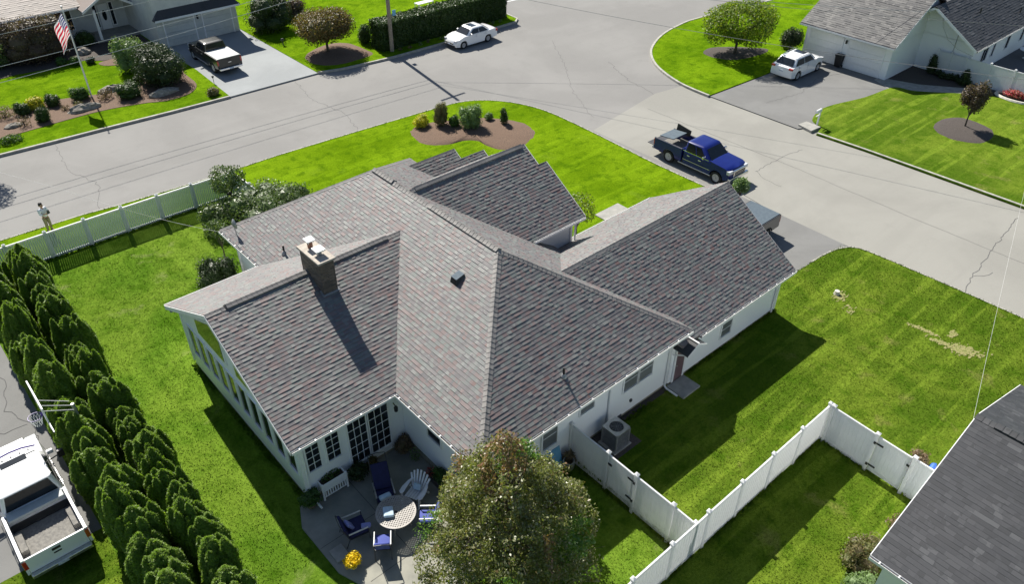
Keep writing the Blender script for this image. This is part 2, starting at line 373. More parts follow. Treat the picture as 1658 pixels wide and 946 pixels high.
# leaf clouds -------------------------------------------------------
def leafmesh(name, P, Nn, size, mat, asp=1.0, jitter=.7, upbias=0, aim=None):
    n = len(P); P = np.asarray(P, float); Nn = np.asarray(Nn, float)
    Nn = Nn+rng.normal(0, jitter, (n, 3)); Nn[:, 2] += upbias
    Nn /= np.linalg.norm(Nn, axis=1)[:, None]+1e-9
    if aim is None: A = rng.normal(0, 1, (n, 3))
    else: A = np.asarray(aim)+rng.normal(0, .35, (n, 3))
    U = A-(A*Nn).sum(1)[:, None]*Nn; U /= np.linalg.norm(U, axis=1)[:, None]+1e-9
    V = np.cross(Nn, U)
    s = size*rng.uniform(.6, 1.4, n)[:, None]
    # leaf: 4 points, pointed, slightly folded
    a = P-U*s*asp*.5; b = P+V*s*.32+Nn*s*.10; c = P+U*s*asp*.5; d = P-V*s*.32+Nn*s*.10
    vs = np.stack([a, b, c, d], 1).reshape(-1, 3)
    me = bpy.data.meshes.new(name); me.vertices.add(4*n); me.loops.add(4*n); me.polygons.add(n)
    me.vertices.foreach_set('co', vs.ravel()); me.loops.foreach_set('vertex_index', np.arange(4*n, dtype=np.int32))
    me.polygons.foreach_set('loop_start', np.arange(0, 4*n, 4, dtype=np.int32))
    me.materials.append(mat); me.update(calc_edges=True); me.validate(); return me
def cloud(lobes, n, shell=.35):
    """random points in lumpy ellipsoid lobes [(cx,cy,cz,rx,ry,rz)], mostly near the surface; returns P, N"""
    L = np.array(lobes, float); vol = (L[:, 3]*L[:, 4]+L[:, 4]*L[:, 5]+L[:, 3]*L[:, 5]); k = rng.choice(len(L), n, p=vol/vol.sum())
    d = rng.normal(0, 1, (n, 3)); d /= np.linalg.norm(d, axis=1)[:, None]
    r = 1-shell*rng.random(n)**1.5
    l = L[k]; P = l[:, :3]+d*l[:, 3:]*r[:, None]
    # drop points deep inside other lobes
    keep = np.ones(n, bool)
    for q in L:
        e = (((P-q[:3])/q[3:])**2).sum(1); keep &= ~(e < .55**2)
    Nn = d/l[:, 3:]; Nn /= np.linalg.norm(Nn, axis=1)[:, None]
    return P[keep], Nn[keep]
def lobes_round(rx, ry, h, z0=0, n=9, fr=.5):
    out = []
    for i in range(n):
        a = 2*PI*i/n*1.618*2; t = random.random()
        rr = random.uniform(.25, .62); zz = z0+h*random.uniform(.42, .72) if n > 3 else z0+h*.5
        out.append((rx*rr*math.cos(a), ry*rr*math.sin(a), zz, rx*fr*random.uniform(.8, 1.1), ry*fr*random.uniform(.8, 1.1), h*.36*random.uniform(.8, 1.1)))
    if z0 == 0 and n > 3:
        for i in range(6):
            a = 2*PI*i/6+.4; out.append((rx*.5*math.cos(a), ry*.5*math.sin(a), h*.28, rx*.5, ry*.5, h*.3))
    out.append((0, 0, z0+h*.6, rx*.6, ry*.6, h*.40))
    return out
def shrub(name, label, cat, loc, rx, ry, h, mat, n=1500, size=.07, z0=None, stemr=.03, group=None, nl=9, core=True, jitter=.7, upbias=.2, trunkh=None, asp=1.0, fr=.5):
    o = thing(name, loc, label, cat, group)
    z0 = 0 if z0 is None else z0
    lb = lobes_round(rx, ry, h-z0, z0, nl, fr); P, Nn = cloud(lb, n, .4); P[:, 2] = np.maximum(P[:, 2], .02)
    link('foliage', leafmesh('foliage', P, Nn, size, M[mat], asp, jitter, upbias), o)
    if core:
        mb = MB()
        for q in lb: mb.blob(q[:3], (q[3]*.62, q[4]*.62, q[5]*.62), 8, 6, .1)
        part(mb, 'inner_growth', M[mat], o)
    mb = MB(); th = trunkh or max(z0, h*.3)
    mb.tube([(0, 0, 0), (random.uniform(-.04, .04), random.uniform(-.04, .04), th*.6), (0, 0, th+h*.15)], [stemr*1.3, stemr, stemr*.7], 7)
    for i in range(5):
        a = i*1.3+random.random(); mb.tube([(0, 0, th*.8), (rx*.3*math.cos(a), ry*.3*math.sin(a), th+(h-th)*.3), (rx*.55*math.cos(a), ry*.55*math.sin(a), th+(h-th)*.55)], [stemr*.7, stemr*.5, stemr*.25], 5)
    part(mb, 'trunk' if cat == 'tree' else 'stem', M['bark'], o)
    return o

# ================================================================== THE SETTING
ST = -.10        # street level; lawns at 0
def smooth_line(pts, k=3, closed=False):
    P = [Vector((*p, 0)) for p in pts]; out = []; n = len(P)
    for i in range(n if closed else n-1):
        p0 = P[(i-1) % n] if closed or i > 0 else P[0]; p1 = P[i]; p2 = P[(i+1) % n]; p3 = P[(i+2) % n] if closed or i+2 < n else P[-1]
        for j in range(k):
            t = j/k
            q = .5*((2*p1)+(p2-p0)*t+(2*p0-5*p1+4*p2-p3)*t*t+(3*p1-p0-3*p2+p3)*t**3); out.append((q.x, q.y))
    if not closed: out.append(pts[-1])
    return out
mb = MB(); mb.sheet([(-260, -260), (300, -260), (300, 330), (-260, 330)], -.5); struct(mb, 'ground', M['ground'])
mb = MB(); mb.prism([(-60, 24), (-60, 44), (36, 44), (36, 75), (110, 75), (110, 24), (40, 24), (40, -60), (24, -60), (24, 24)], -.45, ST); struct(mb, 'street', M['street'])
mb = MB(); mb.sheet([(26.0, -60), (38.5, -60), (38.5, 20.2), (33.9, 20.9), (29, 20.1), (26.0, 19.6)], ST+.004); struct(mb, 'street_resurfaced', M['street2'])
# parcel A: our corner lot, with the curved corner at the street junction
edgeA = [(-40, 31.2), (-7.7, 30.9), (-1.4, 30.45), (3.6, 30.1), (8.2, 30.05), (13, 29.75), (17.2, 29.45), (20, 29.2), (21.9, 28.95), (23.3, 28.2), (24.4, 27.0), (25.2, 25.4), (25.6, 23.6), (25.65, 20.7), (25.5, 16.7), (25.35, 13.6), (25.4, 9.0)]
eA = smooth_line(edgeA, 3)
lawnpts = eA+[(25.4, 8.75), (10, 8.75), (10, 19), (10, 24), (-6.2, 27.1), (-40, 27.5)]
mb = MB(); mb.prism(eA+[(25.4, 8.75), (12, 8.75), (8, 12), (6, 27.1), (-40, 27.3)], -.45, 0); struct(mb, 'front_lawn', M['lawn'])
def sm(t): t = min(1, max(0, t)); return t*t*(3-2*t)
def gz(x, y):
    """height of the back garden, which falls a little away from the street"""
    if x > 4.65 or y < -5.45 or y > 27.2: return 0
    return -.26*sm((25-y)/9)*sm((x+9.3)/1.8)
mb = MB(); nx_, ny_ = 33, 66; xs_ = [-9.95+15.9*i/(nx_-1) for i in range(nx_)]; yl_ = [-5.45+32.75*j/(ny_-1) for j in range(ny_)]
mb.add([(x, y, -.26*sm((25-y)/9)*sm((x+9.3)/1.8)-.004) for y in yl_ for x in xs_], [(j*nx_+i, j*nx_+i+1, (j+1)*nx_+i+1, (j+1)*nx_+i) for j in range(ny_-1) for i in range(nx_-1)]); struct(mb, 'back_lawn', M['lawn_back'], smooth=True)
kR = smooth_line([(18.4, 1.5), (22.4, 1.36), (24.3, 1.26), (25.4, 1.05), (26.1, .6), (26.35, -.3), (26.5, -3.2), (26.6, -6.2), (26.7, -12)], 3)
mb = MB(); mb.prism([(4.65, 2), (18.4, 1.5)]+kR+[(26.9, -60), (-9.2, -60), (-9.2, -5.45), (4.65, -5.45)], -.45, -.002); struct(mb, 'side_lawn', M['lawn_side'])
mb = MB(); mb.prism([(18.3, 1.5)]+kR[1:13]+[(26.2, 9.2), (18.3, 9.2)], -.45, ST+.03); struct(mb, 'driveway', M['drive'])
mb = MB(); mb.prism([(-40, 8.85), (-9.95, 8.85), (-9.95, 27.2), (-40, 27.2)], -.45, -.03); struct(mb, 'side_driveway', M['drive'])
mb = MB(); mb.prism([(-40, 8.85), (-9.2, 8.85), (-9.2, -30), (-40, -30)], -.45, -.006); struct(mb, 'corner_lawn', M['lawn_side'])
# concrete lip between front lawn and street
mb = MB()
def kerb(line, wd, z0, z1, closed=False, name='kerb'):
    mb = MB(); n = len(line)
    L = [Vector((*p, 0)) for p in line]
    for i in range(n-1):
        d = (L[i+1]-L[i]).normalized(); q = Vector((-d.y, d.x, 0))
        d0 = (L[i]-L[max(i-1, 0)]); d1 = (L[min(i+2, n-1)]-L[i+1])
        def nr(a, b):
            t = (a.normalized()+b.normalized()) if a.length > 0 and b.length > 0 else (a+b); t.normalize(); return Vector((-t.y, t.x, 0))
        q0 = nr(d0, d) if i > 0 else q; q1 = nr(d, d1) if i < n-2 else q
        a, b = L[i], L[i+1]; c, e = b+q1*wd, a+q0*wd
        vs = [(p.x, p.y, z) for z in (z0, z1) for p in (a, b, c, e)]
        mb.add(vs, [(4, 5, 6, 7), (0, 1, 5, 4), (2, 3, 7, 6)]+([(3, 0, 4, 7)] if i == 0 else [])+([(1, 2, 6, 5)] if i == n-2 else []))
    return struct(mb, name, M['kerb'])
kerb(eA, .10, -.3, .012, name='lawn_edging')
kerb(kR[4:], .08, -.3, .010, name='lawn_edging')
# parcel B (across the street, upper left)
kB = [(-60, 41.9), (-5, 41.5), (-1.4, 41.25), (1.1, 41.1), (5.8, 40.75), (10.0, 40.55)]
mb = MB(); mb.prism([(-60, 42), (-5, 41.55), (1.1, 41.15), (10.0, 40.6), (10.3, 47.0), (10.1, 53.3), (10.1, 90), (-60, 90)], -.45, .03); struct(mb, 'lawn_across_street', M['lawn_bright'])
mb = MB(); mb.prism([(17.1, 40.4), (23.5, 39.35), (36.6, 39.35), (37.3, 39.9), (37.6, 44), (37.6, 90), (17.2, 90)], -.45, .03); struct(mb, 'lawn_across_street', M['lawn_bright'])
kerb([(17.1, 40.35), (19.1, 39.75), (23.5, 39.27), (27.2, 39.2), (36.6, 39.25), (37.35, 39.85), (37.7, 44)], .16, -.3, .06)
kerb(kB, .16, -.3, .06)
mb = MB(); mb.prism([(10.0, 40.6), (17.1, 40.4), (17.2, 53.5), (10.1, 53.5)], -.45, .0); struct(mb, 'driveway_across_street', M['drive_light'])
# parcel C (upper right) and its driveway, parcel D lawn
kC = smooth_line([(70, 25.5), (62.9, 27.3), (50.4, 29.1), (46.8, 29.05), (43.8, 28.4), (41.2, 27.2), (39.6, 26.0), (38.2, 24.3), (37.2, 22.2), (36.65, 20.2), (36.5, 17.9)], 3)
mb = MB(); mb.prism(kC+[(43.5, 17.55), (48.9, 18.1), (48.9, 18.3), (70, 18.3)], -.45, .03); struct(mb, 'corner_lawn_across', M['lawn_bright'])
kerb([p for p in kC][::-1], .17, -.3, .07)
mb = MB(); mb.prism([(36.5, 17.86), (43.5, 17.52), (49.4, 18.2), (49.4, 9.6), (44.7, 10.3), (40.4, 11.15), (39, 10.85), (37.9, 10.0), (36.6, 10.6)], -.45, -.03); struct(mb, 'driveway_corner_house', M['drive'])
mb = MB(); mb.prism(smooth_line([(37.9, 9.6), (38.3, 10.5), (39, 10.9), (40.4, 11.2), (41.9, 11.05), (44.8, 10.25), (47.8, 9.9), (48.45, 9.4), (48.7, 8.4), (50.6, 6.2), (52.1, 4.6), (52.3, 2.0)], 3)+[(55, 1.5), (75, 1.5), (75, -60), (37.3, -60), (37.25, -3.7), (37.1, 1.9), (37.0, 6), (36.75, 9.3)], -.45, .03); struct(mb, 'lawn_right', M['lawn_side'])
kerb([(37.35, -60), (37.3, -3.7), (37.15, 1.9), (37.02, 6), (36.8, 9.3)][::-1], .16, -.3, .06)
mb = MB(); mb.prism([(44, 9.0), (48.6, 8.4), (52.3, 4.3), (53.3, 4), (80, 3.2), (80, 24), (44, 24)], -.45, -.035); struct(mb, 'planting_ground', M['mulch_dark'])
mb = MB(); mb.prism([(47.6, 9.75), (48.5, 9.3), (48.7, 8.35), (50.6, 6.15), (52.3, 4.5), (53.1, 4.9), (51.6, 6.9), (50.2, 8.8), (49.2, 11.5), (48.5, 11.5)], -.3, .0); struct(mb, 'front_path', M['concrete'])
mb = MB(); mb.prism([(53.3, 0), (75, 0), (75, 6.9), (53.3, 6.9)], -.3, .035); struct(mb, 'dark_paver_patio', M['drive_dark'])
# street wear: sealed joints, cracks, worn white lines
def strip(line, wd, z, name, mat):
    mb = MB()
    for (a, b) in zip(line[:-1], line[1:]):
        a = Vector((*a, 0)); b = Vector((*b, 0)); d = (b-a).normalized(); q = Vector((-d.y, d.x, 0))*wd*.5
        mb.add([(p.x, p.y, z) for p in (a-q, b-q, b+q, a+q)], [(0, 1, 2, 3)])
    return struct(mb, name, M[mat])
def crackline(pts, amp=.08, step=.25):
    out = []
    for a, b in zip(pts[:-1], pts[1:]):
        L = math.dist(a, b); k = max(1, int(L/step))
        for i in range(k):
            t = i/k; out.append((a[0]+(b[0]-a[0])*t+random.uniform(-amp, amp), a[1]+(b[1]-a[1])*t+random.uniform(-amp, amp)))
    out.append(pts[-1]); return out
strip(crackline([(26.5, -5.0), (28.4, -4.65), (29.9, -4.5), (31.4, -4.3), (36, -3.9)]), .035, ST+.008, 'road_crack', 'crack')
strip(crackline([(28.4, -4.65), (28.9, -5.0), (29.5, -5.2)]), .03, ST+.0085, 'road_crack', 'crack')
strip(crackline([(29.5, 9.0), (32.5, 9.05), (34.2, 8.75)]), .03, ST+.008, 'road_crack', 'crack')
strip(crackline([(29.5, 9.0), (29.1, 8.2), (29.0, 6.9)]), .025, ST+.008, 'road_crack', 'crack')
strip(crackline([(26.7, 9.2), (25.95, 4.6), (25.9, 1.0)], .02, .5), .05, ST+.008, 'driveway_joint', 'crack')
strip(crackline([(-10.6, 21.5), (-10.5, 19.0), (-10.9, 17.2), (-10.3, 15.6), (-10.4, 14.6)]), .03, -.022, 'driveway_crack', 'crack')
strip(crackline([(-10.4, 15.8), (-11.5, 16.0), (-13, 15.9)]), .03, -.0225, 'driveway_crack', 'crack')
strip(crackline([(31.6, -12), (31.5, 0), (31.7, 8), (31.5, 19.5)], .03, .6), .025, ST+.008, 'road_seam', 'crack')
strip(crackline([(14.2, 30.2), (14.9, 33.0), (14.3, 36.2), (15.1, 40.3)], .12), .02, ST+.006, 'road_crack', 'crack')
strip(crackline([(-2.5, 31.0), (-1.6, 34), (-2.4, 37), (-1.9, 41)], .12), .02, ST+.006, 'road_crack', 'crack')
strip(crackline([(33.8, 20.9), (34.4, 24), (36, 27.5)], .1), .025, ST+.006, 'road_crack', 'crack')
strip(crackline([(27.5, 21), (29.5, 25), (33, 29.5), (36, 34)], .1), .02, ST+.006, 'road_crack', 'crack')
strip(crackline([(38.5, 14.5), (42, 13.8), (46, 14.6), (48.5, 13.5)], .1), .02, -.024, 'driveway_crack', 'crack')
mb = MB()
for (a, b) in (((37.9, 46.5), (48, 43.3)), ((38.4, 44.6), (46, 44.0)), ((46, 44.0), (47.6, 46))):
    a = Vector((*a, 0)); b = Vector((*b, 0)); q = (b-a).normalized(); q = Vector((-q.y, q.x, 0))*.06; mb.add([(p.x, p.y, ST+.006) for p in (a-q, b-q, b+q, a+q)], [(0, 1, 2, 3)])
struct(mb, 'road_marking', M['trim'])
# planting beds (mounded mulch)
def bed(pts, h, name, mat, z=0.0, k=4, rim=True):
    ln = smooth_line(pts, k, True); n = len(ln); cx = sum(p[0] for p in ln)/n; cy = sum(p[1] for p in ln)/n
    vs = [(x, y, z-.06) for x, y in ln]; fs = []; rings = 5
    for r in range(1, rings+1):
        t = 1-r/(rings+.6)
        vs += [(cx+(x-cx)*t, cy+(y-cy)*t, z+h*(1-t*t)+random.uniform(-.015, .015)) for x, y in ln]
    for r in range(rings):
        for i in range(n): fs.append((r*n+i, r*n+(i+1) % n, (r+1)*n+(i+1) % n, (r+1)*n+i))
    fs.append(tuple(range(rings*n, rings*n+n)))
    mb = MB(); mb.add(vs, fs); return struct(mb, name, M[mat], smooth=True)
bed([(16.1, 27.5), (17.0, 28.05), (18.7, 27.8), (20.4, 26.9), (22.2, 25.6), (23.4, 23.6), (23.3, 22.0), (22.3, 21.0), (20.7, 20.5), (19.4, 21.0), (19.0, 22.3), (19.0, 23.2), (18.3, 23.9), (17.0, 24.2), (16.0, 25.0), (15.7, 26.2)], .16, 'mulch_bed', 'mulch')
bed([(18.0, 44.4), (20.5, 45.5), (22.4, 44.8), (22.9, 41.6), (22.2, 40.5), (18.9, 40.6), (17.5, 42.2)], .15, 'mulch_bed', 'mulch', .03)
bed([(43.0, 23.9), (45.1, 23.8), (48.1, 20.7), (47.0, 20.0), (43.7, 20.7), (42.6, 22.5)], .12, 'mulch_bed', 'mulch_dark', .03)
bed([(43.9, 4.9), (45.5, 4.95), (46.9, 4.0), (46.6, 1.9), (45.4, 1.15), (43.5, 1.25), (42.6, 2.8), (42.9, 4.2)], .12, 'mulch_bed', 'mulch_dark', .03)
mb = MB(); mb.prism(smooth_line([(-12, 43.9), (-4.4, 43.95), (1.6, 44.1), (4.7, 43.45), (6.2, 42.8), (8.0, 42.95), (9.1, 44.3), (9.3, 47), (9.9, 50), (9.9, 53), (5.5, 53.5), (5.2, 52.5), (6.5, 51.5), (6.7, 49.6), (5.3, 47.5), (3.8, 46.9), (.6, 48.0), (-2.1, 48.4), (-4, 48.7), (-12, 49)], 4, True), -.2, .055); struct(mb, 'mulch_bed', M['mulch'])
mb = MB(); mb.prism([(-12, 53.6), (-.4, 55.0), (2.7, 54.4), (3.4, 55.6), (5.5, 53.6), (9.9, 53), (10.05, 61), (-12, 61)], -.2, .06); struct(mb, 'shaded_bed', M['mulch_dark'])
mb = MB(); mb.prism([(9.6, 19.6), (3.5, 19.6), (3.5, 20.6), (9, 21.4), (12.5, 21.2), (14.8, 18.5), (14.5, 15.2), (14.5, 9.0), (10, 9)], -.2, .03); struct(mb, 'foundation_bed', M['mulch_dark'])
mb = MB(); mb.prism([(12.4, 8.9), (20.0, 8.9), (20.0, 11.9), (18.1, 11.9), (18.1, 10.6), (12.4, 10.6)], -.2, .045); struct(mb, 'front_walk', M['concrete'])
bed([(23.9, 9.2), (25.1, 9.1), (25.1, 8.3), (24.0, 8.2)], .05, 'mulch_bed', 'mulch', .03)
# dry straw patches on the side lawn
def patch(cx, cy, ax, ay, ang, n, name='dry_straw'):
    mb = MB(); c, s_ = math.cos(ang), math.sin(ang)
    for i in range(n):
        u, v = random.gauss(0, .45)*ax, random.gauss(0, .45)*ay; x, y = cx+u*c-v*s_, cy+u*s_+v*c; r_ = random.uniform(.02, .09); a0 = random.random()*6.28; e = random.uniform(.3, 1)
        mb.add([(x+r_*math.cos(a0+k*1.05)*(1 if k % 3 else 1.6), y+r_*e*math.sin(a0+k*1.05), .008+random.uniform(0, .012)) for k in range(6)], [(0, 1, 2, 3, 4, 5)])
    o = struct(mb, name, M['straw']); o['kind'] = 'stuff'; return o
patch(22.2, -6.9, .75, .38, R(118), 300); patch(22.0, -6.1, .7, .16, R(100), 90); patch(22.95, -6.1, .28, .18, 0, 60); patch(22.25, -5.0, .8, .12, R(98), 60)
patch(21.65, -1.15, .45, .3, 0, 90); patch(21.0, -2.0, .4, .3, .4, 25)
# patio behind the house
pp = [(-4.25, 5.25), (-4.65, 4.4), (-4.62, 2.0), (-4.3, 1.1), (-3.1, -.2), (-2.2, -1.1), (-.6, -1.2), (.45, .2), (.45, 5.25)]
mb = MB(); mb.prism(pp, -.6, -.20); pat = struct(mb, 'patio', M['patio'], bevel=.01)
strip([(-4.6, 3.2), (.4, 3.2)], .02, -.196, 'patio_joint', 'gutter_in'); strip([(-2.3, 5.2), (-2.3, -.95)], .02, -.1955, 'patio_joint', 'gutter_in'); strip([(-4.0, 1.0), (-.2, 1.0)], .02, -.196, 'patio_joint', 'gutter_in')
mb = MB(); mb.box(-4.46, -3.98, 2.3, 2.88, -.2, -.12); solo(mb, 'stepping_slab', M['concrete'], 'pale square stepping slab at the lawn edge of the patio beside the yellow flowers', 'slab', bevel=.01)
mb = MB(); mb.box(10.35, 11.45, -.58, .34, -.05, .09); solo(mb, 'door_slab', M['concrete'], 'grey concrete slab on the grass below the side door', 'slab', bevel=.015)
mb = MB(); mb.prism([(.45, .45), (10.4, .45), (10.4, .2), (7.3, .2), (7.3, -.95), (5.5, -.95), (5.5, .2), (.45, .2)], -.2, .008); struct(mb, 'gravel_strip', M['mulch_dark'])

# ================================================================== ROOFS
def clip(poly, cp):
    """Sutherland-Hodgman, cp convex ccw"""
    out = poly; n = len(cp)
    for i in range(n):
        ax, ay = cp[i]; bx, by = cp[(i+1) % n]; inp = out; out = []
        if not inp: return []
        def side(p): return (bx-ax)*(p[1]-ay)-(by-ay)*(p[0]-ax)
        for j in range(len(inp)):
            p, q = inp[j], inp[(j+1) % len(inp)]; sp, sq = side(p), side(q)
            if sp >= 0: out.append(p)
            if (sp >= 0) != (sq >= 0):
                t = sp/(sp-sq); out.append((p[0]+(q[0]-p[0])*t, p[1]+(q[1]-p[1])*t))
    return out
def ccw(p):
    a = sum(p[i][0]*p[(i+1) % len(p)][1]-p[(i+1) % len(p)][0]*p[i][1] for i in range(len(p)))
    return list(p) if a > 0 else list(p)[::-1]
DECKS = []
def roof_face(house, poly, upd, z0, m, ref, expo=.15, widths=(.12, .16, .21, .26), mat='shingle', deckmat=None, skip=None, tabs=None, deck=.13, name='roof_slope', th0=(.013, .026)):
    """poly: convex plan outline; upd: upslope unit; z = z0 + m*((p-ref).upd)"""
    poly = ccw(poly); ux, uy = upd; sx, sy = uy, -ux      # s axis to the right when looking upslope
    zf = lambda x, y: z0+m*((x-ref[0])*ux+(y-ref[1])*uy)
    mb = MB(); mb.prism(poly, lambda x, y: zf(x, y)-deck, lambda x, y: zf(x, y)-.002)
    d = part(mb, name, M[deckmat or mat], house, world=True)
    e = expo/math.sqrt(1+m*m)
    T = [x*ux+y*uy for x, y in poly]; Q = [x*sx+y*sy for x, y in poly]
    t = min(T); row = 0
    while t < max(T)-1e-6:
        s = min(Q)-random.uniform(0, .3); lastlift = 0
        while s < max(Q):
            wi = random.randrange(len(widths)); wd = widths[wi]; th = random.choice((0, 0, 1))
            q = [(s*sx+t*ux, s*sy+t*uy), ((s+wd)*sx+t*ux, (s+wd)*sy+t*uy), ((s+wd)*sx+(t+e*1.04)*ux, (s+wd)*sy+(t+e*1.04)*uy), (s*sx+(t+e*1.04)*ux, s*sy+(t+e*1.04)*uy)]
            cx, cy = s*sx+wd*.5*sx+t*ux, s*sy+wd*.5*sy+t*uy
            if not (skip and skip(cx, cy)):
                c = clip(ccw(q), poly)
                if len(c) >= 3:
                    full = len(c) == 4 and max(math.dist(p, min(q, key=lambda r: math.dist(r, p))) for p in c) < 1e-5
                    H = th0[th]
                    tabs.append((c, t, e, H, zf, ux, uy, m, full, (wi, th, upd, round(m, 3), wd), q[0]))
            s += wd
        t += e; row += 1
    return d
def tabverts(c, t, e, H, zf, ux, uy):
    n = len(c); top = []
    for x, y in c:
        k = 1-min(1, max(0, (x*ux+y*uy-t)/e)); top.append((x, y, zf(x, y)+.003+H*k))
    return [(x, y, zf(x, y)-.001) for x, y in c]+top
def emit_tabs(parent, tabs, mat, nind=300, pred=None, fieldname='shingle_field', world=True):
    tabs_full = [i for i, T in enumerate(tabs) if T[8] and (pred is None or pred(T[10][0], T[10][1], T[4](*T[10])))]
    def dist(i):
        x, y = tabs[i][10]; return (Vector((x, y, tabs[i][4](x, y)))-CAM).length
    tabs_full.sort(key=dist); chosen = set(tabs_full[:nind]); cache = {}
    mb = MB()
    for i, (c, t, e, H, zf, ux, uy, m, full, key, q0) in enumerate(tabs):
        n = len(c)
        if i in chosen:
            if key not in cache:
                r = MB(); vs = tabverts(c, t, e, H, zf, ux, uy); z = zf(*q0)
                r.add([(a-q0[0], b-q0[1], cc-z) for a, b, cc in vs], [tuple(range(n, 2*n))]+[(k, (k+1) % n, n+(k+1) % n, n+k) for k in range(n)])
                cache[key] = r.mesh('shingle', M[mat])
            o = bpy.data.objects.new('shingle', cache[key]); COL.objects.link(o); o.parent = parent; o.matrix_parent_inverse = PINV(parent); o.location = (q0[0], q0[1], zf(*q0))
        else:
            mb.add(tabverts(c, t, e, H, zf, ux, uy), [tuple(range(n, 2*n))]+[(k, (k+1) % n, n+(k+1) % n, n+k) for k in range(n)])
    f = part(mb, fieldname, M[mat], parent, world=world); f['kind'] = 'stuff'; return f
def ridge(house, a, b, drop, mat='shingle_cap', hw=.15, vent=None, lift=.012, step=.2, single=True):
    """row of overlapping cap shingles from a to b (3-D points); vent=(t0,t1) metres along, raised strip"""
    a = Vector(a); b = Vector(b); L = (b-a).length; d = (b-a)/L; n = Vector((-d.y, d.x, 0)).normalized()
    dz = Vector((0, 0, 1)); upv = n.cross(d); upv = -upv if upv.z < 0 else upv
    def piece(l, h):
        mb = MB(); vs = []
        for k, (l0, lf) in enumerate(((0, h+.016), (l*1.12, h))):
            for s_, w_ in ((-1, hw), (-.45, hw), (0, hw), (.45, hw), (1, hw)):
                base = d*l0+n*s_*w_-dz*(abs(s_)*drop*w_)+upv*(lf+(.012 if s_ == 0 else 0)); vs.append(base)
        for k, l0 in enumerate((0, l*1.12)):
            for s_ in (-1, 1): vs.append(d*l0+n*s_*hw-dz*(drop*hw)-upv*.01)
        mb.add(vs, [(0, 1, 6, 5), (1, 2, 7, 6), (2, 3, 8, 7), (3, 4, 9, 8), (10, 0, 5, 12), (4, 11, 13, 9), (11, 4, 3, 2, 1, 0, 10), (12, 5, 6, 7, 8, 9, 13)])
        return mb.mesh('ridge_cap', M[mat])
    N_ = max(1, int(L/step)); l = L/N_; me = {0: piece(l, lift), 1: None}
    for i in range(N_):
        p = a+d*(i*l); v = 0
        if vent and vent[0] <= i*l+l*.5 <= vent[1]:
            if me[1] is None: me[1] = piece(l, lift+.055)
            v = 1
        o = link('ridge_cap', me[v], house, True); o.location = p
    if vent:
        mb = MB(); p0 = a+d*vent[0]; p1 = a+d*vent[1]; rg = []
        for p in (p0, p1):
            rg.append([p+n*hw*.92-dz*drop*hw*.92-upv*.03, p+n*hw*.92-dz*drop*hw*.92+upv*.055, p+upv*.065, p-n*hw*.92-dz*drop*hw*.92+upv*.055, p-n*hw*.92-dz*drop*hw*.92-upv*.03])
        mb.loft([[tuple(q) for q in r] for r in rg]); part(mb, 'ridge_vent', M['black'], house, True)
def gutter(house, a, b, out, z, mat='white_metal', hang=True, w_=.11):
    """open U gutter along a->b (plan), out = outward unit, z = top"""
    a = Vector((*a, 0)); b = Vector((*b, 0)); o = Vector((*out, 0)); prof = [(0, -.11), (.0, 0), (.012, 0), (.012, -.095), (w_-.02, -.095), (w_-.015, 0), (w_, .004), (w_, -.11)]
    mb = MB(); mb.loft([[tuple(p+o*x+Vector((0, 0, z+h))) for x, h in prof] for p in (a, b)]); g_ = part(mb, 'gutter', M[mat], house, True)
    mb = MB(); mb.loft([[tuple(p+o*x+Vector((0, 0, z+h))) for x, h in ((.013, -.055), (w_-.02, -.055), (w_-.02, -.09), (.013, -.09))] for p in (a, b)]); part(mb, 'gutter_inner_shade', M['gutter_in'], g_, True)  # dark strip along the trough, painting in the shade inside the gutter
    if hang:
        L = (b-a).length; d = (b-a)/L; mb = MB(); k = int(L/.6)
        for i in range(k):
            p = a+d*(i+.5)*L/k
            mb.loft([[tuple(p+d*s_*.02+o*x+Vector((0, 0, z+h))) for x, h in ((0, .004), (w_, .006), (w_, .0), (0, -.002))] for s_ in (-1, 1)])
        part(mb, 'gutter_hanger', M[mat], g_, True)['kind'] = 'stuff'
def board(house, pts, axis, p0, p1, name, mat): mb = MB(); mb.wall(pts, axis, p0, p1); return part(mb, name, M[mat], house, True)
def fascia(house, a, b, z, h=.17, t=.03, mat='trim', name='fascia'):
    a = Vector((*a, 0)); b = Vector((*b, 0)); d = (b-a).normalized(); n = Vector((-d.y, d.x, 0))*t*.5; mb = MB()
    za, zb = (z, z) if isinstance(z, (int, float)) else z
    vs = [(p.x, p.y, zz+q) for q in (-h, 0) for p, zz in ((a-n, za), (b-n, zb), (b+n, zb), (a+n, za))]
    mb.add(vs, [(0, 3, 2, 1), (4, 5, 6, 7), (0, 1, 5, 4), (1, 2, 6, 5), (2, 3, 7, 6), (3, 0, 4, 7)]); return part(mb, name, M[mat], house, True)
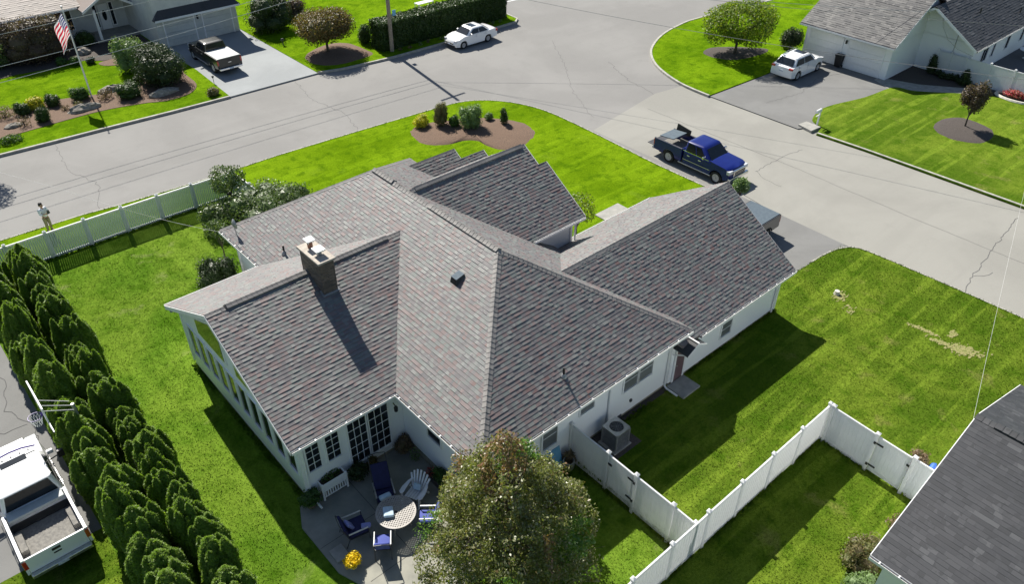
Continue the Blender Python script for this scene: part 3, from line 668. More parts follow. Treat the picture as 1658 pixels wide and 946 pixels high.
def window(house, axis, pos, out, a0, a1, z0, z1, nx=1, nz=1, fr=.07, glass='glass', name='window', dbl=False, mat='trim', pts=None, label=None):
    """window on a wall plane: axis 'x' wall at x=pos; out=+-1 outward"""
    def bx(mb, u0, u1, v0, v1, d0, d1):
        lo, hi = sorted((pos+out*d0, pos+out*d1))
        if axis == 'x': mb.box(lo, hi, u0, u1, v0, v1)
        else: mb.box(u0, u1, lo, hi, v0, v1)
    mb = MB(); bx(mb, a0-fr, a0, z0-fr, z1+fr, -.02, .045); bx(mb, a1, a1+fr, z0-fr, z1+fr, -.02, .045); bx(mb, a0, a1, z1, z1+fr, -.02, .044); bx(mb, a0, a1, z0-fr, z0, -.02, .06)
    if dbl: m_ = (a0+a1)/2; bx(mb, m_-fr*.5, m_+fr*.5, z0, z1, -.02, .04)
    f = part(mb, name, M[mat], house, True)
    if label: f['label'] = label
    mb = MB(); bx(mb, a0, a1, z0, z1, -.01, .008); part(mb, 'pane', M[glass], f, True)
    for i in range(1, nx):
        q = a0+(a1-a0)*i/nx; mb = MB(); bx(mb, q-.011, q+.011, z0, z1, .008, .024); part(mb, 'glazing_bar', M[mat], f, True)
    for i in range(1, nz):
        q = z0+(z1-z0)*i/nz; mb = MB(); bx(mb, a0, a1, q-.011, q+.011, .008, .022); part(mb, 'glazing_bar', M[mat], f, True)
    return f
def downspout(house, x, y, z1, ox, oy, foot=True):
    mb = MB(); px, py = x, y
    mb.tube([(px+ox*.35, py+oy*.35, z1), (px+ox*.3, py+oy*.3, z1-.08), (px+ox*.05, py+oy*.05, z1-.3), (px+ox*.05, py+oy*.05, .12), (px+ox*.16, py+oy*.16, .04), (px+ox*.75, py+oy*.75, .03)] if foot else [(px+ox*.35, py+oy*.35, z1), (px+ox*.3, py+oy*.3, z1-.08), (px+ox*.05, py+oy*.05, z1-.3), (px+ox*.05, py+oy*.05, .05)], .045, 6)
    part(mb, 'downspout', M['white_metal'], house, True)

# ================================================================== OUR HOUSE
H = thing('house', (5.4, 9.5, 0), 'big white house with a mottled grey shingle roof, several wings and a brick chimney', 'house')
tabs = []
m = .641; ze = 3.11; W_ = 10.92; LL = 19.25; xr = 5.46; zr = ze+m*xr; mw = .505; zw = ze+mw*5.24
mgf = lambda y: 2.46+.643*(y+.02)
wing_over = lambda x, y: (4.85+.3 < y < 15.33-.3) and x < (min(y-4.85, 15.33-y))*mw/m-.25
roof_face(H, [(0, 0), (xr, xr), (xr, LL-xr), (0, LL)], (1, 0), ze, m, (0, 0), tabs=tabs, skip=wing_over)
east_over = lambda x, y: (ze+m*(W_-x)) < max(5.2-.643*abs(y-4.24) if x > 7.7 else 0, zr-m*abs(y-11.29) if x > 5.5 else 0)-.2
roof_face(H, [(W_, 0), (W_, LL), (xr, LL-xr), (xr, xr)], (-1, 0), ze, m, (W_, 0), tabs=tabs, skip=east_over)
roof_face(H, [(0, 0), (W_, 0), (xr, xr)], (0, 1), ze, m, (0, 0), tabs=tabs)
roof_face(H, [(0, LL), (W_, LL), (xr, LL-xr)], (0, -1), ze, m, (0, LL), tabs=tabs)
xw = 5.24*mw/m
roof_face(H, [(-4.25, 4.85), (0, 4.85), (xw, 10.09), (-4.25, 10.09)], (0, 1), ze+.004, mw, (0, 4.85), tabs=tabs)
roof_face(H, [(-4.25, 15.33), (0, 15.33), (xw, 10.09), (-4.25, 10.09)], (0, -1), ze+.004, mw, (0, 15.33), tabs=tabs)
# garage wing
roof_face(H, [(7.66, 4.24), (10.5, -.02), (18.57, -.02), (18.57, 4.24)], (0, 1), 2.46, .643, (0, -.02), tabs=tabs, skip=lambda x, y: x < 10.9 and y < .9)
roof_face(H, [(7.66, 4.24), (10.5, 8.51), (18.57, 8.51), (18.57, 4.24)], (0, -1), 2.46, .643, (0, 8.51), tabs=tabs, skip=lambda x, y: x < 10.9 and y > 7.6)
# tall front gable, with its stepped lower edge
yf = 11.29; zrf = zr-.004
roof_face(H, [(5.46, yf), (12.04, yf), (12.04, 10.27), (6.48, 10.27)], (0, 1), zrf, m, (0, yf), tabs=tabs)
roof_face(H, [(6.48, 10.27), (12.54, 10.27), (12.54, 7.6), (9.15, 7.6)], (0, 1), zrf-.002, m, (0, yf), tabs=tabs)
roof_face(H, [(5.46, yf), (12.04, yf), (12.04, 12.31), (6.48, 12.31)], (0, -1), zrf, m, (0, yf), tabs=tabs)
roof_face(H, [(6.48, 12.31), (12.54, 12.31), (12.54, 14.98), (9.15, 14.98)], (0, -1), zrf-.002, m, (0, yf), tabs=tabs)
# small front gable beyond it
ys_ = 16.9; zs_ = 4.16
roof_face(H, [(9.2, ys_), (12.2, ys_), (12.2, 16.35), (9.7, 16.35)], (0, 1), zs_, m, (0, ys_), tabs=tabs)
roof_face(H, [(9.7, 16.35), (13.75, 16.35), (13.75, 15.3), (10.8, 15.3)], (0, 1), zs_-.002, m, (0, ys_), tabs=tabs)
roof_face(H, [(9.2, ys_), (12.2, ys_), (12.2, 17.45), (9.7, 17.45)], (0, -1), zs_, m, (0, ys_), tabs=tabs)
roof_face(H, [(9.7, 17.45), (12.2, 17.45), (12.2, 18.5), (10.8, 18.5)], (0, -1), zs_-.002, m, (0, ys_), tabs=tabs)
def inview(x, y, z):
    d = Vector((x, y, z))-CAM; zz = d.dot(fw); u = 829+1268.7*d.dot(r2)/zz; v = 473-1268.7*d.dot(u2)/zz
    return u < 720 or v < 650
emit_tabs(H, tabs, 'shingle', 300, lambda x, y, z: inview(x, y, z) and (y > 4.8 or x > .3))
rp = lambda x, y: (x, y, ze+m*min(x, W_-x, y, LL-y))
ridge(H, (xr, xr-.02, zr), (xr, LL-xr, zr), m, vent=(.1, 4.2))
ridge(H, (xr, 11.9, zr+.004), (xr, LL-xr, zr+.004), m, vent=(.5, 1.9), lift=.02)
for c_ in ((0, 0), (W_, 0)): ridge(H, (*c_, ze), (xr, xr, zr), m/1.414)
for c_ in ((0, LL), (W_, LL)): ridge(H, (*c_, ze), (xr, LL-xr, zr), m/1.414, hw=.13)
ridge(H, (-4.25, 10.09, zw), (xw+.1, 10.09, zw), mw, vent=(.75, 7.6))
ridge(H, (18.57, 4.24, 5.2), (7.7, 4.24, 5.2), .643, mat='shingle_cap')
ridge(H, (12.04, yf, zrf), (5.6, yf, zrf), m, vent=(.2, 6.2))
ridge(H, (12.2, ys_, zs_), (9.3, ys_, zs_), m)
# drip edges, rakes, gutters, soffits
gutter(H, (0, .02), (0, 4.85), (-1, 0), ze-.03); gutter(H, (0, 15.33), (0, LL), (-1, 0), ze-.03)
gutter(H, (0, 0), (W_, 0), (0, -1), ze-.03); gutter(H, (-4.25, 4.85), (0, 4.85), (0, -1), ze-.03); gutter(H, (-4.25, 15.33), (0, 15.33), (0, 1), ze-.03, hang=False)
gutter(H, (11.6, -.02), (18.57, -.02), (0, -1), 2.43); gutter(H, (11.1, 8.51), (18.57, 8.51), (0, 1), 2.43, hang=False)
gutter(H, (9.3, 7.6), (12.5, 7.6), (0, -1), zrf-m*3.69-.03, hang=False); gutter(H, (W_, 9), (W_, 10), (1, 0), ze-.03, hang=False)
fascia(H, (-4.26, 4.85), (-4.26, 10.09), (ze-.01, zw-.01), .2); fascia(H, (-4.26, 15.33), (-4.26, 10.09), (ze-.01, zw-.01), .2)
fascia(H, (18.585, -.02), (18.585, 4.24), (2.45, 5.19), .2); fascia(H, (18.585, 8.51), (18.585, 4.24), (2.45, 5.19), .2)
fascia(H, (12.06, yf), (12.06, 10.27), (zrf, zrf-m*1.02), .18); fascia(H, (12.56, 10.27), (12.56, 7.6), (zrf-m*1.02-.01, zrf-m*3.69-.01), .18)
fascia(H, (12.06, yf), (12.06, 12.31), (zrf, zrf-m*1.02), .18); fascia(H, (12.56, 12.31), (12.56, 14.98), (zrf-m*1.02-.01, zrf-m*3.69-.01), .18)
fascia(H, (13.765, 16.35), (13.765, 15.3), (zs_-m*.55, zs_-m*1.6), .16); fascia(H, (12.215, ys_), (12.215, 16.35), (zs_, zs_-m*.55), .16)
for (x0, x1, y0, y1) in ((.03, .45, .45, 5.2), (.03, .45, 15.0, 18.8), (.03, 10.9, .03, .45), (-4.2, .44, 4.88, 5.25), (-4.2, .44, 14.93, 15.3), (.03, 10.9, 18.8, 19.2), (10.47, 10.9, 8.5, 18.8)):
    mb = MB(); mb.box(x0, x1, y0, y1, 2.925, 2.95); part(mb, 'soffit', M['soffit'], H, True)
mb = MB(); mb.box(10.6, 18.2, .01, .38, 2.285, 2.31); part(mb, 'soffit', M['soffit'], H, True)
# walls
def wallbox(x0, x1, y0, y1, z1, z0=.0, mat='siding'):
    mb = MB(); mb.box(x0, x1, y0, y1, z0, z1); return part(mb, 'wall', M[mat], H, True)
wallbox(.45, 10.47, .45, 18.8, 3.02, .14); wallbox(-3.85, .44, 5.25, 14.93, 3.1, -.08); wallbox(10.48, 18.2, .38, 8.1, 2.46, .14)
board(H, [(5.25, 3.1), (14.93, 3.1), (10.09, zw-.15)], 'x', -3.85, -3.7, 'gable_wall', 'siding')
board(H, [(.38, 2.46), (8.1, 2.46), (4.24, 4.98)], 'x', 18.1, 18.2, 'gable_wall', 'siding')
wallbox(8.3, 12.0, 7.95, 14.63, 4.2, .14); board(H, [(7.95, 4.2), (14.63, 4.2), (yf, 6.4)], 'x', 11.9, 12.0, 'gable_wall', 'siding')
wallbox(10.48, 12.0, 15.8, 18.0, 3.0, .14); board(H, [(15.8, 3.0), (18.0, 3.0), (ys_, 3.8)], 'x', 11.9, 12.0, 'gable_wall', 'siding')
for (x0, x1, y0, y1) in ((.47, 10.45, .47, 18.78), (-3.83, .43, 5.27, 14.91), (10.5, 18.18, .40, 8.08), (8.32, 11.98, 7.97, 14.61), (10.5, 11.98, 15.82, 17.98)):
    mb = MB(); mb.box(x0, x1, y0, y1, -.5, .145); part(mb, 'foundation', M['found'], H, True)
# corner boards
for (x, y) in ((.45, .45), (-3.85, 5.25), (-3.85, 14.93), (18.2, .38), (10.47, .45), (12.0, 7.95), (.45, 18.8)):
    mb = MB(); mb.box(x-.06, x+.06, y-.06, y+.06, .15, {12.0: 4.1}.get(x, 2.3 if x > 17 else 2.92)); part(mb, 'corner_board', M['trim'], H, True)
mb = MB(); mb.box(-3.9, .4, 5.17, 5.25, 2.62, 2.92); part(mb, 'frieze_board', M['trim'], H, True)
# sun-room windows facing the lawn
for i in range(10):
    y0 = 5.62+i*.905; window(H, 'x', -3.85, -1, y0, y0+.62, .95, 2.42, fr=.06)
def tri_window(pts):
    cy = sum(p[0] for p in pts)/len(pts); cz = sum(p[1] for p in pts)/len(pts)
    inn = [(cy+(a-cy)*.88, cz+(b-cz)*.84) for a, b in pts]; mb = MB(); mb.wall(pts, 'x', -3.89, -3.84); f = part(mb, 'gable_window', M['trim'], H, True)
    mb = MB(); mb.wall(inn, 'x', -3.905, -3.885); part(mb, 'pane', M['glass'], f, True)
tri_window([(9.75, 2.85), (9.75, 4.9), (7.1, 3.65), (7.1, 2.85)][::-1]); tri_window([(10.45, 2.85), (13.1, 2.85), (13.1, 3.65), (10.45, 4.9)][::-1])
# patio side
window(H, 'y', 5.25, -1, -3.62, -3.12, 1.2, 2.5, 2, 4, label='grid-paned window beside the white planter box', mat='trim'); window(H, 'y', 5.25, -1, -2.84, -2.32, 1.2, 2.5, 2, 4)
window(H, 'y', 5.25, -1, -1.93, -1.17, .28, 2.46, 3, 5, name='patio_door'); window(H, 'y', 5.25, -1, -1.05, -.22, .28, 2.46, 3, 5, name='patio_door')
window(H, 'x', .45, -1, 2.85, 3.62, 1.55, 2.42)
# long wall facing the fenced yard
window(H, 'y', .45, -1, 3.2, 3.92, 1.3, 2.42, 1, 2, glass='screen'); window(H, 'y', .45, -1, 5.12, 5.85, 1.85, 2.42, 1, 2, glass='screen')
window(H, 'y', .45, -1, 7.56, 8.36, 1.45, 2.44, 1, 2, glass='screen'); window(H, 'y', .45, -1, 8.46, 9.26, 1.45, 2.44, 1, 2, glass='screen')
window(H, 'y', .38, -1, 13.9, 14.62, .72, 1.5, 1, 2, glass='screen')
downspout(H, 6.72, .45, 3.0, 0, -1, False); downspout(H, 10.28, .45, 3.0, 0, -1); downspout(H, 18.0, .38, 2.35, 0, -1, False); downspout(H, -3.75, 5.25, 3.0, 0, -1); downspout(H, 12.2, 7.9, 4.2, 0, -1, False)
# side door under its little gabled hood
dm = MB(); dm.box(10.72, 11.3, .335, .40, .12, 1.98); dr = part(dm, 'side_door', M['door'], H, True)
mb = MB(); mb.box(10.62, 10.72, .31, .40, .12, 2.06); mb.box(11.3, 11.4, .31, .40, .12, 2.06); mb.box(10.72, 11.3, .31, .40, 1.98, 2.06); part(mb, 'door_frame', M['trim'], dr, True)
mb = MB(); mb.blob((10.79, .30, 1.0), (.03, .03, .03), 8, 6); part(mb, 'handle', M['metal'], dr, True)
hood = MB(); hood.add([(10.4, -.4, 2.22), (11.0, -.4, 2.55), (11.6, -.4, 2.22), (10.4, .36, 2.22), (11.0, .36, 2.55), (11.6, .36, 2.22), (10.4, -.4, 2.15), (11.0, -.4, 2.47), (11.6, -.4, 2.15), (10.4, .36, 2.15), (11.0, .36, 2.47), (11.6, .36, 2.15)], [(0, 1, 4, 3), (1, 2, 5, 4), (6, 9, 10, 7), (7, 10, 11, 8), (0, 6, 7, 1), (1, 7, 8, 2), (0, 3, 9, 6), (2, 8, 11, 5)]); hd = part(hood, 'door_hood', M['shingle_d'], H, True)
mb = MB(); mb.add([(10.38, -.415, 2.23), (11.0, -.415, 2.57), (11.62, -.415, 2.23), (11.62, -.415, 2.14), (11.0, -.415, 2.47), (10.38, -.415, 2.14)]+[(10.38, -.40, 2.23), (11.0, -.40, 2.57), (11.62, -.40, 2.23), (11.62, -.40, 2.14), (11.0, -.40, 2.47), (10.38, -.40, 2.14)], [(0, 5, 4, 1), (1, 4, 3, 2), (6, 7, 10, 11), (7, 8, 9, 10), (0, 1, 7, 6), (1, 2, 8, 7), (5, 11, 10, 4), (4, 10, 9, 3), (0, 6, 11, 5), (2, 3, 9, 8)]); mb.tube([(11.0, -.42, 2.585), (11.0, .35, 2.585)], .035, 6); part(mb, 'hood_trim', M['trim'], hd, True)
for x in (10.5, 11.5):
    mb = MB(); mb.tube([(x, .36, 1.75), (x, -.3, 2.15)], .03, 6); part(mb, 'hood_bracket', M['trim'], hd, True)
# small fittings on the long wall
mb = MB(); mb.box(7.2, 7.62, .43, .452, .02, .22); part(mb, 'foundation_vent', M['darkgrey'], H, True)
mb = MB(); mb.box(8.05, 8.15, .38, .45, .62, .74); part(mb, 'dryer_vent', M['darkgrey'], H, True)
mb = MB(); mb.box(12.0, 12.1, .30, .38, 1.9, 1.98); part(mb, 'wall_lamp', M['darkgrey'], H, True)
mb = MB(); mb.tube([(-.05, 5.05, 2.45), (-.05, 4.9, 2.4)], .02, 6); mb.lathe([(.02, -.30), (.07, -.26), (.08, -.08), (.03, 0)], (-.05, 4.88, 2.42), 8); part(mb, 'wall_lantern', M['black'], H, True)
# chimney
cx0, cx1, cy0, cy1, cz = -.15, .45, 8.98, 10.45, 6.62
ch = MB(); ch.box(cx0+.015, cx1-.015, cy0+.015, cy1-.015, 4.9, cz); chm = part(ch, 'chimney', M['mortar'], H, True)
bk = MB(); z = 5.0; r_ = 0
while z < cz-.06:
    for (p0, p1, ax, q, sg) in ((cy0, cy1, 'x', cx0, -1), (cx0, cx1, 'y', cy0, -1), (cy0, cy1, 'x', cx1, 1), (cx0, cx1, 'y', cy1, 1)):
        s_ = p0-(.11 if r_ % 2 else 0)
        while s_ < p1:
            a_, b_ = max(p0, s_)+.004, min(p1, s_+.21)-.006; j = random.uniform(0, .006)
            if b_-a_ > .03:
                lo, hi = sorted((q-sg*.02, q+sg*(j)))
                if ax == 'x': bk.box(lo, hi, a_, b_, z+.005, z+.062)
                else: bk.box(a_, b_, lo, hi, z+.005, z+.062)
            s_ += .215
    z += .068; r_ += 1
b_ = part(bk, 'brickwork', M['brick'], chm, True); b_['kind'] = 'stuff'
mb = MB(); mb.box(cx0-.07, cx1+.07, cy0-.07, cy1+.07, cz, cz+.085); part(mb, 'chimney_crown', M['cap'], chm, True, bevel=.015)
mb = MB(); mb.prism([(cx0-.06, cy0-.05), (cx1+.06, cy0-.05), (cx1+.06, cy0+.2), (cx0-.06, cy0+.2)], lambda x, y: ze+mw*(y-4.85)+.0, lambda x, y: ze+mw*(y-4.85)+.045); part(mb, 'flashing', M['galv'], chm, True)
for (fy, hgt, sz) in ((10.1, .28, .17), (9.45, .18, .19)):
    mb = MB(); mb.lathe([(.10, 0), (.105, hgt), (.085, hgt)], (.15, fy, cz+.08), 12); fl = part(mb, 'flue', M['flue'] if hgt > .2 else M['galv'], chm, True)
    mb = MB(); mb.box(.15-sz, .15+sz, fy-sz*1.05, fy+sz*1.05, cz+.08+hgt+.05, cz+.08+hgt+.10)
    for a_ in (-1, 1):
        for c_ in (-1, 1): mb.box(.15+a_*sz*.6-.008, .15+a_*sz*.6+.008, fy+c_*sz*.6-.008, fy+c_*sz*.6+.008, cz+.08+hgt-.06, cz+.08+hgt+.05)
    part(mb, 'flue_cap', M['white_metal'], chm, True)
# roof vents and pipes
zz = lambda x: ze+m*x
bx_, by_ = 3.95, 6.05
mb = MB(); mb.add([(bx_-.24, by_-.2, zz(bx_-.24)+.01), (bx_+.20, by_-.2, zz(bx_+.20)+.01), (bx_+.20, by_+.2, zz(bx_+.20)+.01), (bx_-.24, by_+.2, zz(bx_-.24)+.01), (bx_-.20, by_-.16, zz(bx_-.2)+.24), (bx_+.18, by_-.16, zz(bx_+.18)+.10), (bx_+.18, by_+.16, zz(bx_+.18)+.10), (bx_-.20, by_+.16, zz(bx_-.2)+.24)], [(0, 1, 5, 4), (1, 2, 6, 5), (2, 3, 7, 6), (4, 5, 6, 7), (3, 0, 4, 7)]); bv = part(mb, 'box_vent', M['darkgrey'], H, True)
mb = MB(); mb.add([(bx_-.205, by_-.165, zz(bx_-.2)+.245), (bx_+.185, by_-.165, zz(bx_+.18)+.105), (bx_+.185, by_+.165, zz(bx_+.18)+.105), (bx_-.205, by_+.165, zz(bx_-.2)+.245), (bx_-.205, by_-.165, zz(bx_-.2)+.26), (bx_+.185, by_-.165, zz(bx_+.18)+.12), (bx_+.185, by_+.165, zz(bx_+.18)+.12), (bx_-.205, by_+.165, zz(bx_-.2)+.26)], [(3, 2, 1, 0), (4, 5, 6, 7), (0, 1, 5, 4), (1, 2, 6, 5), (2, 3, 7, 6), (3, 0, 4, 7)]); part(mb, 'vent_lid', M['tonneau'], bv, True)
mb = MB(); mb.add([(bx_-.245, by_-.15, zz(bx_-.24)+.03), (bx_-.245, by_+.15, zz(bx_-.24)+.03), (bx_-.21, by_+.13, zz(bx_-.2)+.21), (bx_-.21, by_-.13, zz(bx_-.2)+.21)], [(0, 1, 2, 3)]); part(mb, 'vent_mouth', M['black'], bv, True)
def pipe(x, y, z, h, r=.045):
    mb = MB(); mb.tube([(x, y, z-.1), (x, y, z+h)], r, 10); p = part(mb, 'vent_pipe', M['black'], H, True)
    mb = MB(); mb.lathe([(.13, -.04), (.11, .03), (.06, .11), (.055, .12)], (x, y, z), 10); part(mb, 'pipe_boot', M['galv'], p, True)
pipe(.96, 14.62, 3.73, .42); pipe(4.68, .98, ze+m*.98, .42)
mb = MB(); mb.tube([(.3, 18.05, 3.25), (.28, 18.1, 3.85)], .02, 6); ds = part(mb, 'dish_mast', M['galv'], H, True)
mb = MB(); vs = []; n_ = 14
for j in range(4):
    r_ = .24*j/3
    for k in range(n_): a_ = 2*PI*k/n_; vs.append((.22+.12*(j/3)**2+0, 18.1+r_*math.cos(a_), 3.85+r_*math.sin(a_)*1.1))
mb.add(vs, [(j*n_+k, j*n_+(k+1) % n_, (j+1)*n_+(k+1) % n_, (j+1)*n_+k) for j in range(3) for k in range(n_)]); mb.tube([(.28, 18.1, 3.75), (-.1, 18.05, 3.85)], .012, 5); part(mb, 'dish', M['galv'], ds, True)

# ================================================================== NEIGHBOURS' HOUSES
HM = H
# --- house D, dark roof, bottom right
H = thing('house', (12.4, -16, 0), 'white house with a near-black shingle roof cut off by the bottom right corner', 'house')
tb = []
roof_face(H, [(6.9, -9.93), (12.4, -9.93), (12.4, -22), (6.9, -22)], (1, 0), 2.8, .4, (6.9, 0), mat='shingle_d', tabs=tb, widths=(.2, .26, .33, .4), expo=.16, th0=(.006, .011))
roof_face(H, [(12.4, -9.93), (18, -9.93), (18, -22), (12.4, -22)], (-1, 0), 2.8-.04, .4, (18, 0), mat='shingle_d', tabs=tb, widths=(.2, .26, .33, .4), expo=.16, th0=(.006, .011))
def iv2(x, y, z):
    d = Vector((x, y, z))-CAM; q = d.dot(fw); u = 829+1268.7*d.dot(r2)/q; v = 473-1268.7*d.dot(u2)/q; return u < 1658 and v < 946
emit_tabs(H, tb, 'shingle_d', 300, iv2)
ridge(H, (12.4, -21, 5.0), (12.4, -9.93, 5.0), .4, mat='shingle_d', vent=(.3, 10.5), hw=.16)
mb = MB(); mb.box(7.3, 17.6, -21.5, -10.3, -.3, 2.85); part(mb, 'wall', M['siding'], H, True)
board(H, [(7.3, 2.8), (17.6, 2.8), (12.45, 4.85)], 'y', -10.4, -10.3, 'gable_wall', 'siding')
fascia(H, (6.9, -9.92), (12.4, -9.92), (2.8, 5.0), .18); fascia(H, (18, -9.92), (12.4, -9.92), (2.76, 5.0), .18)
gutter(H, (6.9, -9.93), (6.9, -21), (-1, 0), 2.79)
mb = MB(); mb.box(6.93, 7.3, -21, -9.95, 2.60, 2.63); part(mb, 'soffit', M['soffit'], H, True)
# --- house C, upper right: garage wing with two doors and a gabled main block
H = thing('house', (54, 12, 0), 'white house at the top right with two garage doors and a grey gabled roof', 'house')
tb = []
roof_face(H, [(48.4, 10.6), (53.6, 10.6), (53.6, 18.5), (48.4, 18.5)], (1, 0), 2.66, .58, (48.4, 0), mat='shingle_c', tabs=tb, expo=.2, widths=(.3, .4, .55), th0=(.012, .03))
roof_face(H, [(53.6, 10.6), (58.8, 10.6), (58.8, 18.5), (53.6, 18.5)], (-1, 0), 2.66, .58, (58.8, 0), mat='shingle_c', tabs=tb, expo=.4, widths=(.8, 1.2))
emit_tabs(H, tb, 'shingle_c', 0)
tb = []
roof_face(H, [(52.5, 6.45), (70, 6.45), (70, 10.2), (52.5, 10.2)], (0, 1), 2.66, .62, (0, 6.45), mat='shingle_d', tabs=tb, expo=.2, widths=(.3, .4, .55), th0=(.012, .03))
roof_face(H, [(52.5, 10.2), (70, 10.2), (70, 13.95), (52.5, 13.95)], (0, -1), 2.66, .62, (0, 13.95), mat='shingle_d', tabs=tb, expo=.4, widths=(.8, 1.2))
emit_tabs(H, tb, 'shingle_d', 0)
ridge(H, (69.5, 10.2, 4.99), (52.5, 10.2, 4.99), .62, mat='shingle_d', step=.5)
mb = MB(); mb.box(49.0, 58.2, 10.95, 18.15, -.3, 2.72); part(mb, 'wall', M['siding'], H, True)
mb = MB(); mb.box(53.6, 69.5, 6.95, 13.5, -.3, 2.72); part(mb, 'wall', M['siding'], H, True)
board(H, [(49.0, 2.7), (58.2, 2.7), (53.6, 5.4)], 'y', 10.95, 11.05, 'gable_wall', 'siding')
board(H, [(6.95, 2.7), (13.5, 2.7), (10.2, 4.75)], 'x', 53.6, 53.7, 'gable_wall', 'siding')
fascia(H, (52.49, 6.45), (52.49, 10.2), (2.66, 4.98), .2); fascia(H, (52.49, 13.95), (52.49, 10.2), (2.66, 4.98), .2); gutter(H, (48.4, 10.6), (48.4, 18.5), (-1, 0), 2.62, hang=False); gutter(H, (52.5, 6.45), (69, 6.45), (0, -1), 2.62, hang=False)
fascia(H, (48.4, 10.59), (53.6, 10.59), (2.66, 5.67), .18)
for y0 in (11.55, 14.95):
    mb = MB()
    for k in range(4): mb.box(48.955, 48.99, y0, y0+2.75, .02+k*.53, .02+k*.53+.515)
    gd = part(mb, 'garage_door', M['white_metal'], H, True); gd['kind'] = 'stuff'
    mb = MB(); mb.box(48.93, 49.0, y0-.1, y0, 0, 2.25); mb.box(48.93, 49.0, y0+2.75, y0+2.85, 0, 2.25); mb.box(48.93, 49.0, y0, y0+2.75, 2.14, 2.25); part(mb, 'door_frame', M['trim'], gd, True)
mb = MB(); mb.box(48.86, 48.98, 14.55, 14.67, 1.85, 2.1); part(mb, 'wall_lantern', M['black'], H, True)
for (x0, x1) in ((55.5, 56.5), (57.4, 57.8), (60, 60.6), (63, 63.5)): window(H, 'y', 6.95, -1, x0, x1, .9, 2.2, 2 if x1-x0 > .8 else 1, 1)
window(H, 'x', 53.6, -1, 11.2, 11.9, .1, 2.05, 2, 4, name='entry_door', glass='siding2')
mb = MB(); mb.tube([(53.55, 8.4, 3.9), (53.55, 8.4, .3)], .02, 6); part(mb, 'conduit', M['galv'], H, True)
mb = MB(); mb.tube([(53.5, 10.0, 4.5), (53.3, 9.6, 3.5), (53.2, 8.9, 2.7), (53.2, 8.0, 2.2), (53.2, 6.8, 2.0)], .02, 5); part(mb, 'service_cable', M['wirew'], H, True)
for (x, y) in ((57.0, 8.6), (62.2, 7.4)):
    mb = MB(); z = 2.66+.62*(y-6.45); mb.tube([(x, y, z-.05), (x, y, z+.4)], .05, 8); part(mb, 'vent_pipe', M['black'], H, True)
# --- house B, upper left: main block, entry portico and two-storey garage wing
H = thing('house', (5, 62, 0), 'grey house in the upper left with a two-storey garage wing and white front door', 'house')
tb = []
roof_face(H, [(-14, 59), (6.4, 59), (6.4, 67), (-14, 67)], (0, 1), 2.86, .42, (0, 59), mat='shingle_b', tabs=tb, expo=.22, widths=(.3, .4, .55), th0=(.008, .018))
emit_tabs(H, tb, 'shingle_b', 0)
mb = MB(); mb.prism([(-14, 67), (9.5, 67), (9.5, 75), (-14, 75)], lambda x, y: 6.1-.42*(y-67), lambda x, y: 6.22-.42*(y-67)); part(mb, 'roof_slope', M['shingle_b'], H, True)
mb = MB(); mb.box(-13.5, 10.1, 60.4, 74.5, -.3, 2.95); part(mb, 'wall', M['siding2'], H, True)
mb = MB(); mb.box(10.1, 17.0, 53.3, 64, -.3, 5.4); part(mb, 'wall', M['siding2'], H, True)
mb = MB(); mb.prism([(9.7, 52.9), (17.4, 52.9), (17.4, 58.6), (9.7, 58.6)], lambda x, y: 5.33+.45*(y-52.9), lambda x, y: 5.46+.45*(y-52.9)); part(mb, 'roof_slope', M['shingle_b'], H, True)
mb = MB(); mb.prism([(9.7, 58.6), (17.4, 58.6), (17.4, 64.4), (9.7, 64.4)], lambda x, y: 7.9-.45*(y-58.6), lambda x, y: 8.02-.45*(y-58.6)); part(mb, 'roof_slope', M['shingle_b'], H, True)
# portico gable
mb = MB(); mb.add([(6.1, 57.7, 2.72), (8.15, 57.7, 3.9), (10.1, 57.7, 2.72), (6.1, 62, 2.72), (8.15, 62, 3.9), (10.1, 62, 2.72), (6.1, 57.7, 2.6), (8.15, 57.7, 3.77), (10.1, 57.7, 2.6), (6.1, 62, 2.6), (8.15, 62, 3.77), (10.1, 62, 2.6)], [(0, 1, 4, 3), (1, 2, 5, 4), (6, 9, 10, 7), (7, 10, 11, 8), (0, 6, 7, 1), (1, 7, 8, 2), (0, 3, 9, 6), (2, 8, 11, 5)]); pc = part(mb, 'portico_roof', M['shingle_b'], H, True)
fascia(H, (6.05, 57.68), (8.15, 57.68), (2.74, 3.92), .2); fascia(H, (10.1, 57.68), (8.15, 57.68), (2.74, 3.92), .2); gutter(H, (-14, 59), (6.1, 59), (0, -1), 2.84, hang=False)
mb = MB(); mb.box(6.9, 7.1, 57.95, 58.15, 0, 2.65); part(mb, 'portico_post', M['trim'], H, True)
mb = MB(); mb.box(6.6, 10.1, 57.8, 60.4, -.3, .22); part(mb, 'porch_floor', M['concrete'], H, True)
window(H, 'y', 60.4, -1, 4.55, 5.05, .75, 2.3); window(H, 'y', 60.4, -1, 5.25, 5.75, .75, 2.3); window(H, 'y', 60.4, -1, -.6, -.1, .75, 2.3); window(H, 'y', 60.4, -1, .15, .65, .75, 2.3)
window(H, 'y', 60.4, -1, 7.55, 7.8, .5, 2.35); window(H, 'y', 60.4, -1, 8.9, 9.15, .5, 2.35)
mb = MB(); mb.box(7.95, 8.75, 60.33, 60.4, .25, 2.35); dr = part(mb, 'front_door', M['trim'], H, True)
mb = MB(); mb.lathe([(.001, -.012), (.17, -.01), (.17, 0)], (0, 0, 0), 16, 'y'); me = mb.mesh('pane', M['glass']); ov = link('pane', me, dr, True); ov.location = (8.35, 60.33, 1.4); ov.scale = (1, 1, 2.6)
mb = MB(); mb.tube([(7.0, 58, .1), (7.0, 58, .1)], .01, 4)
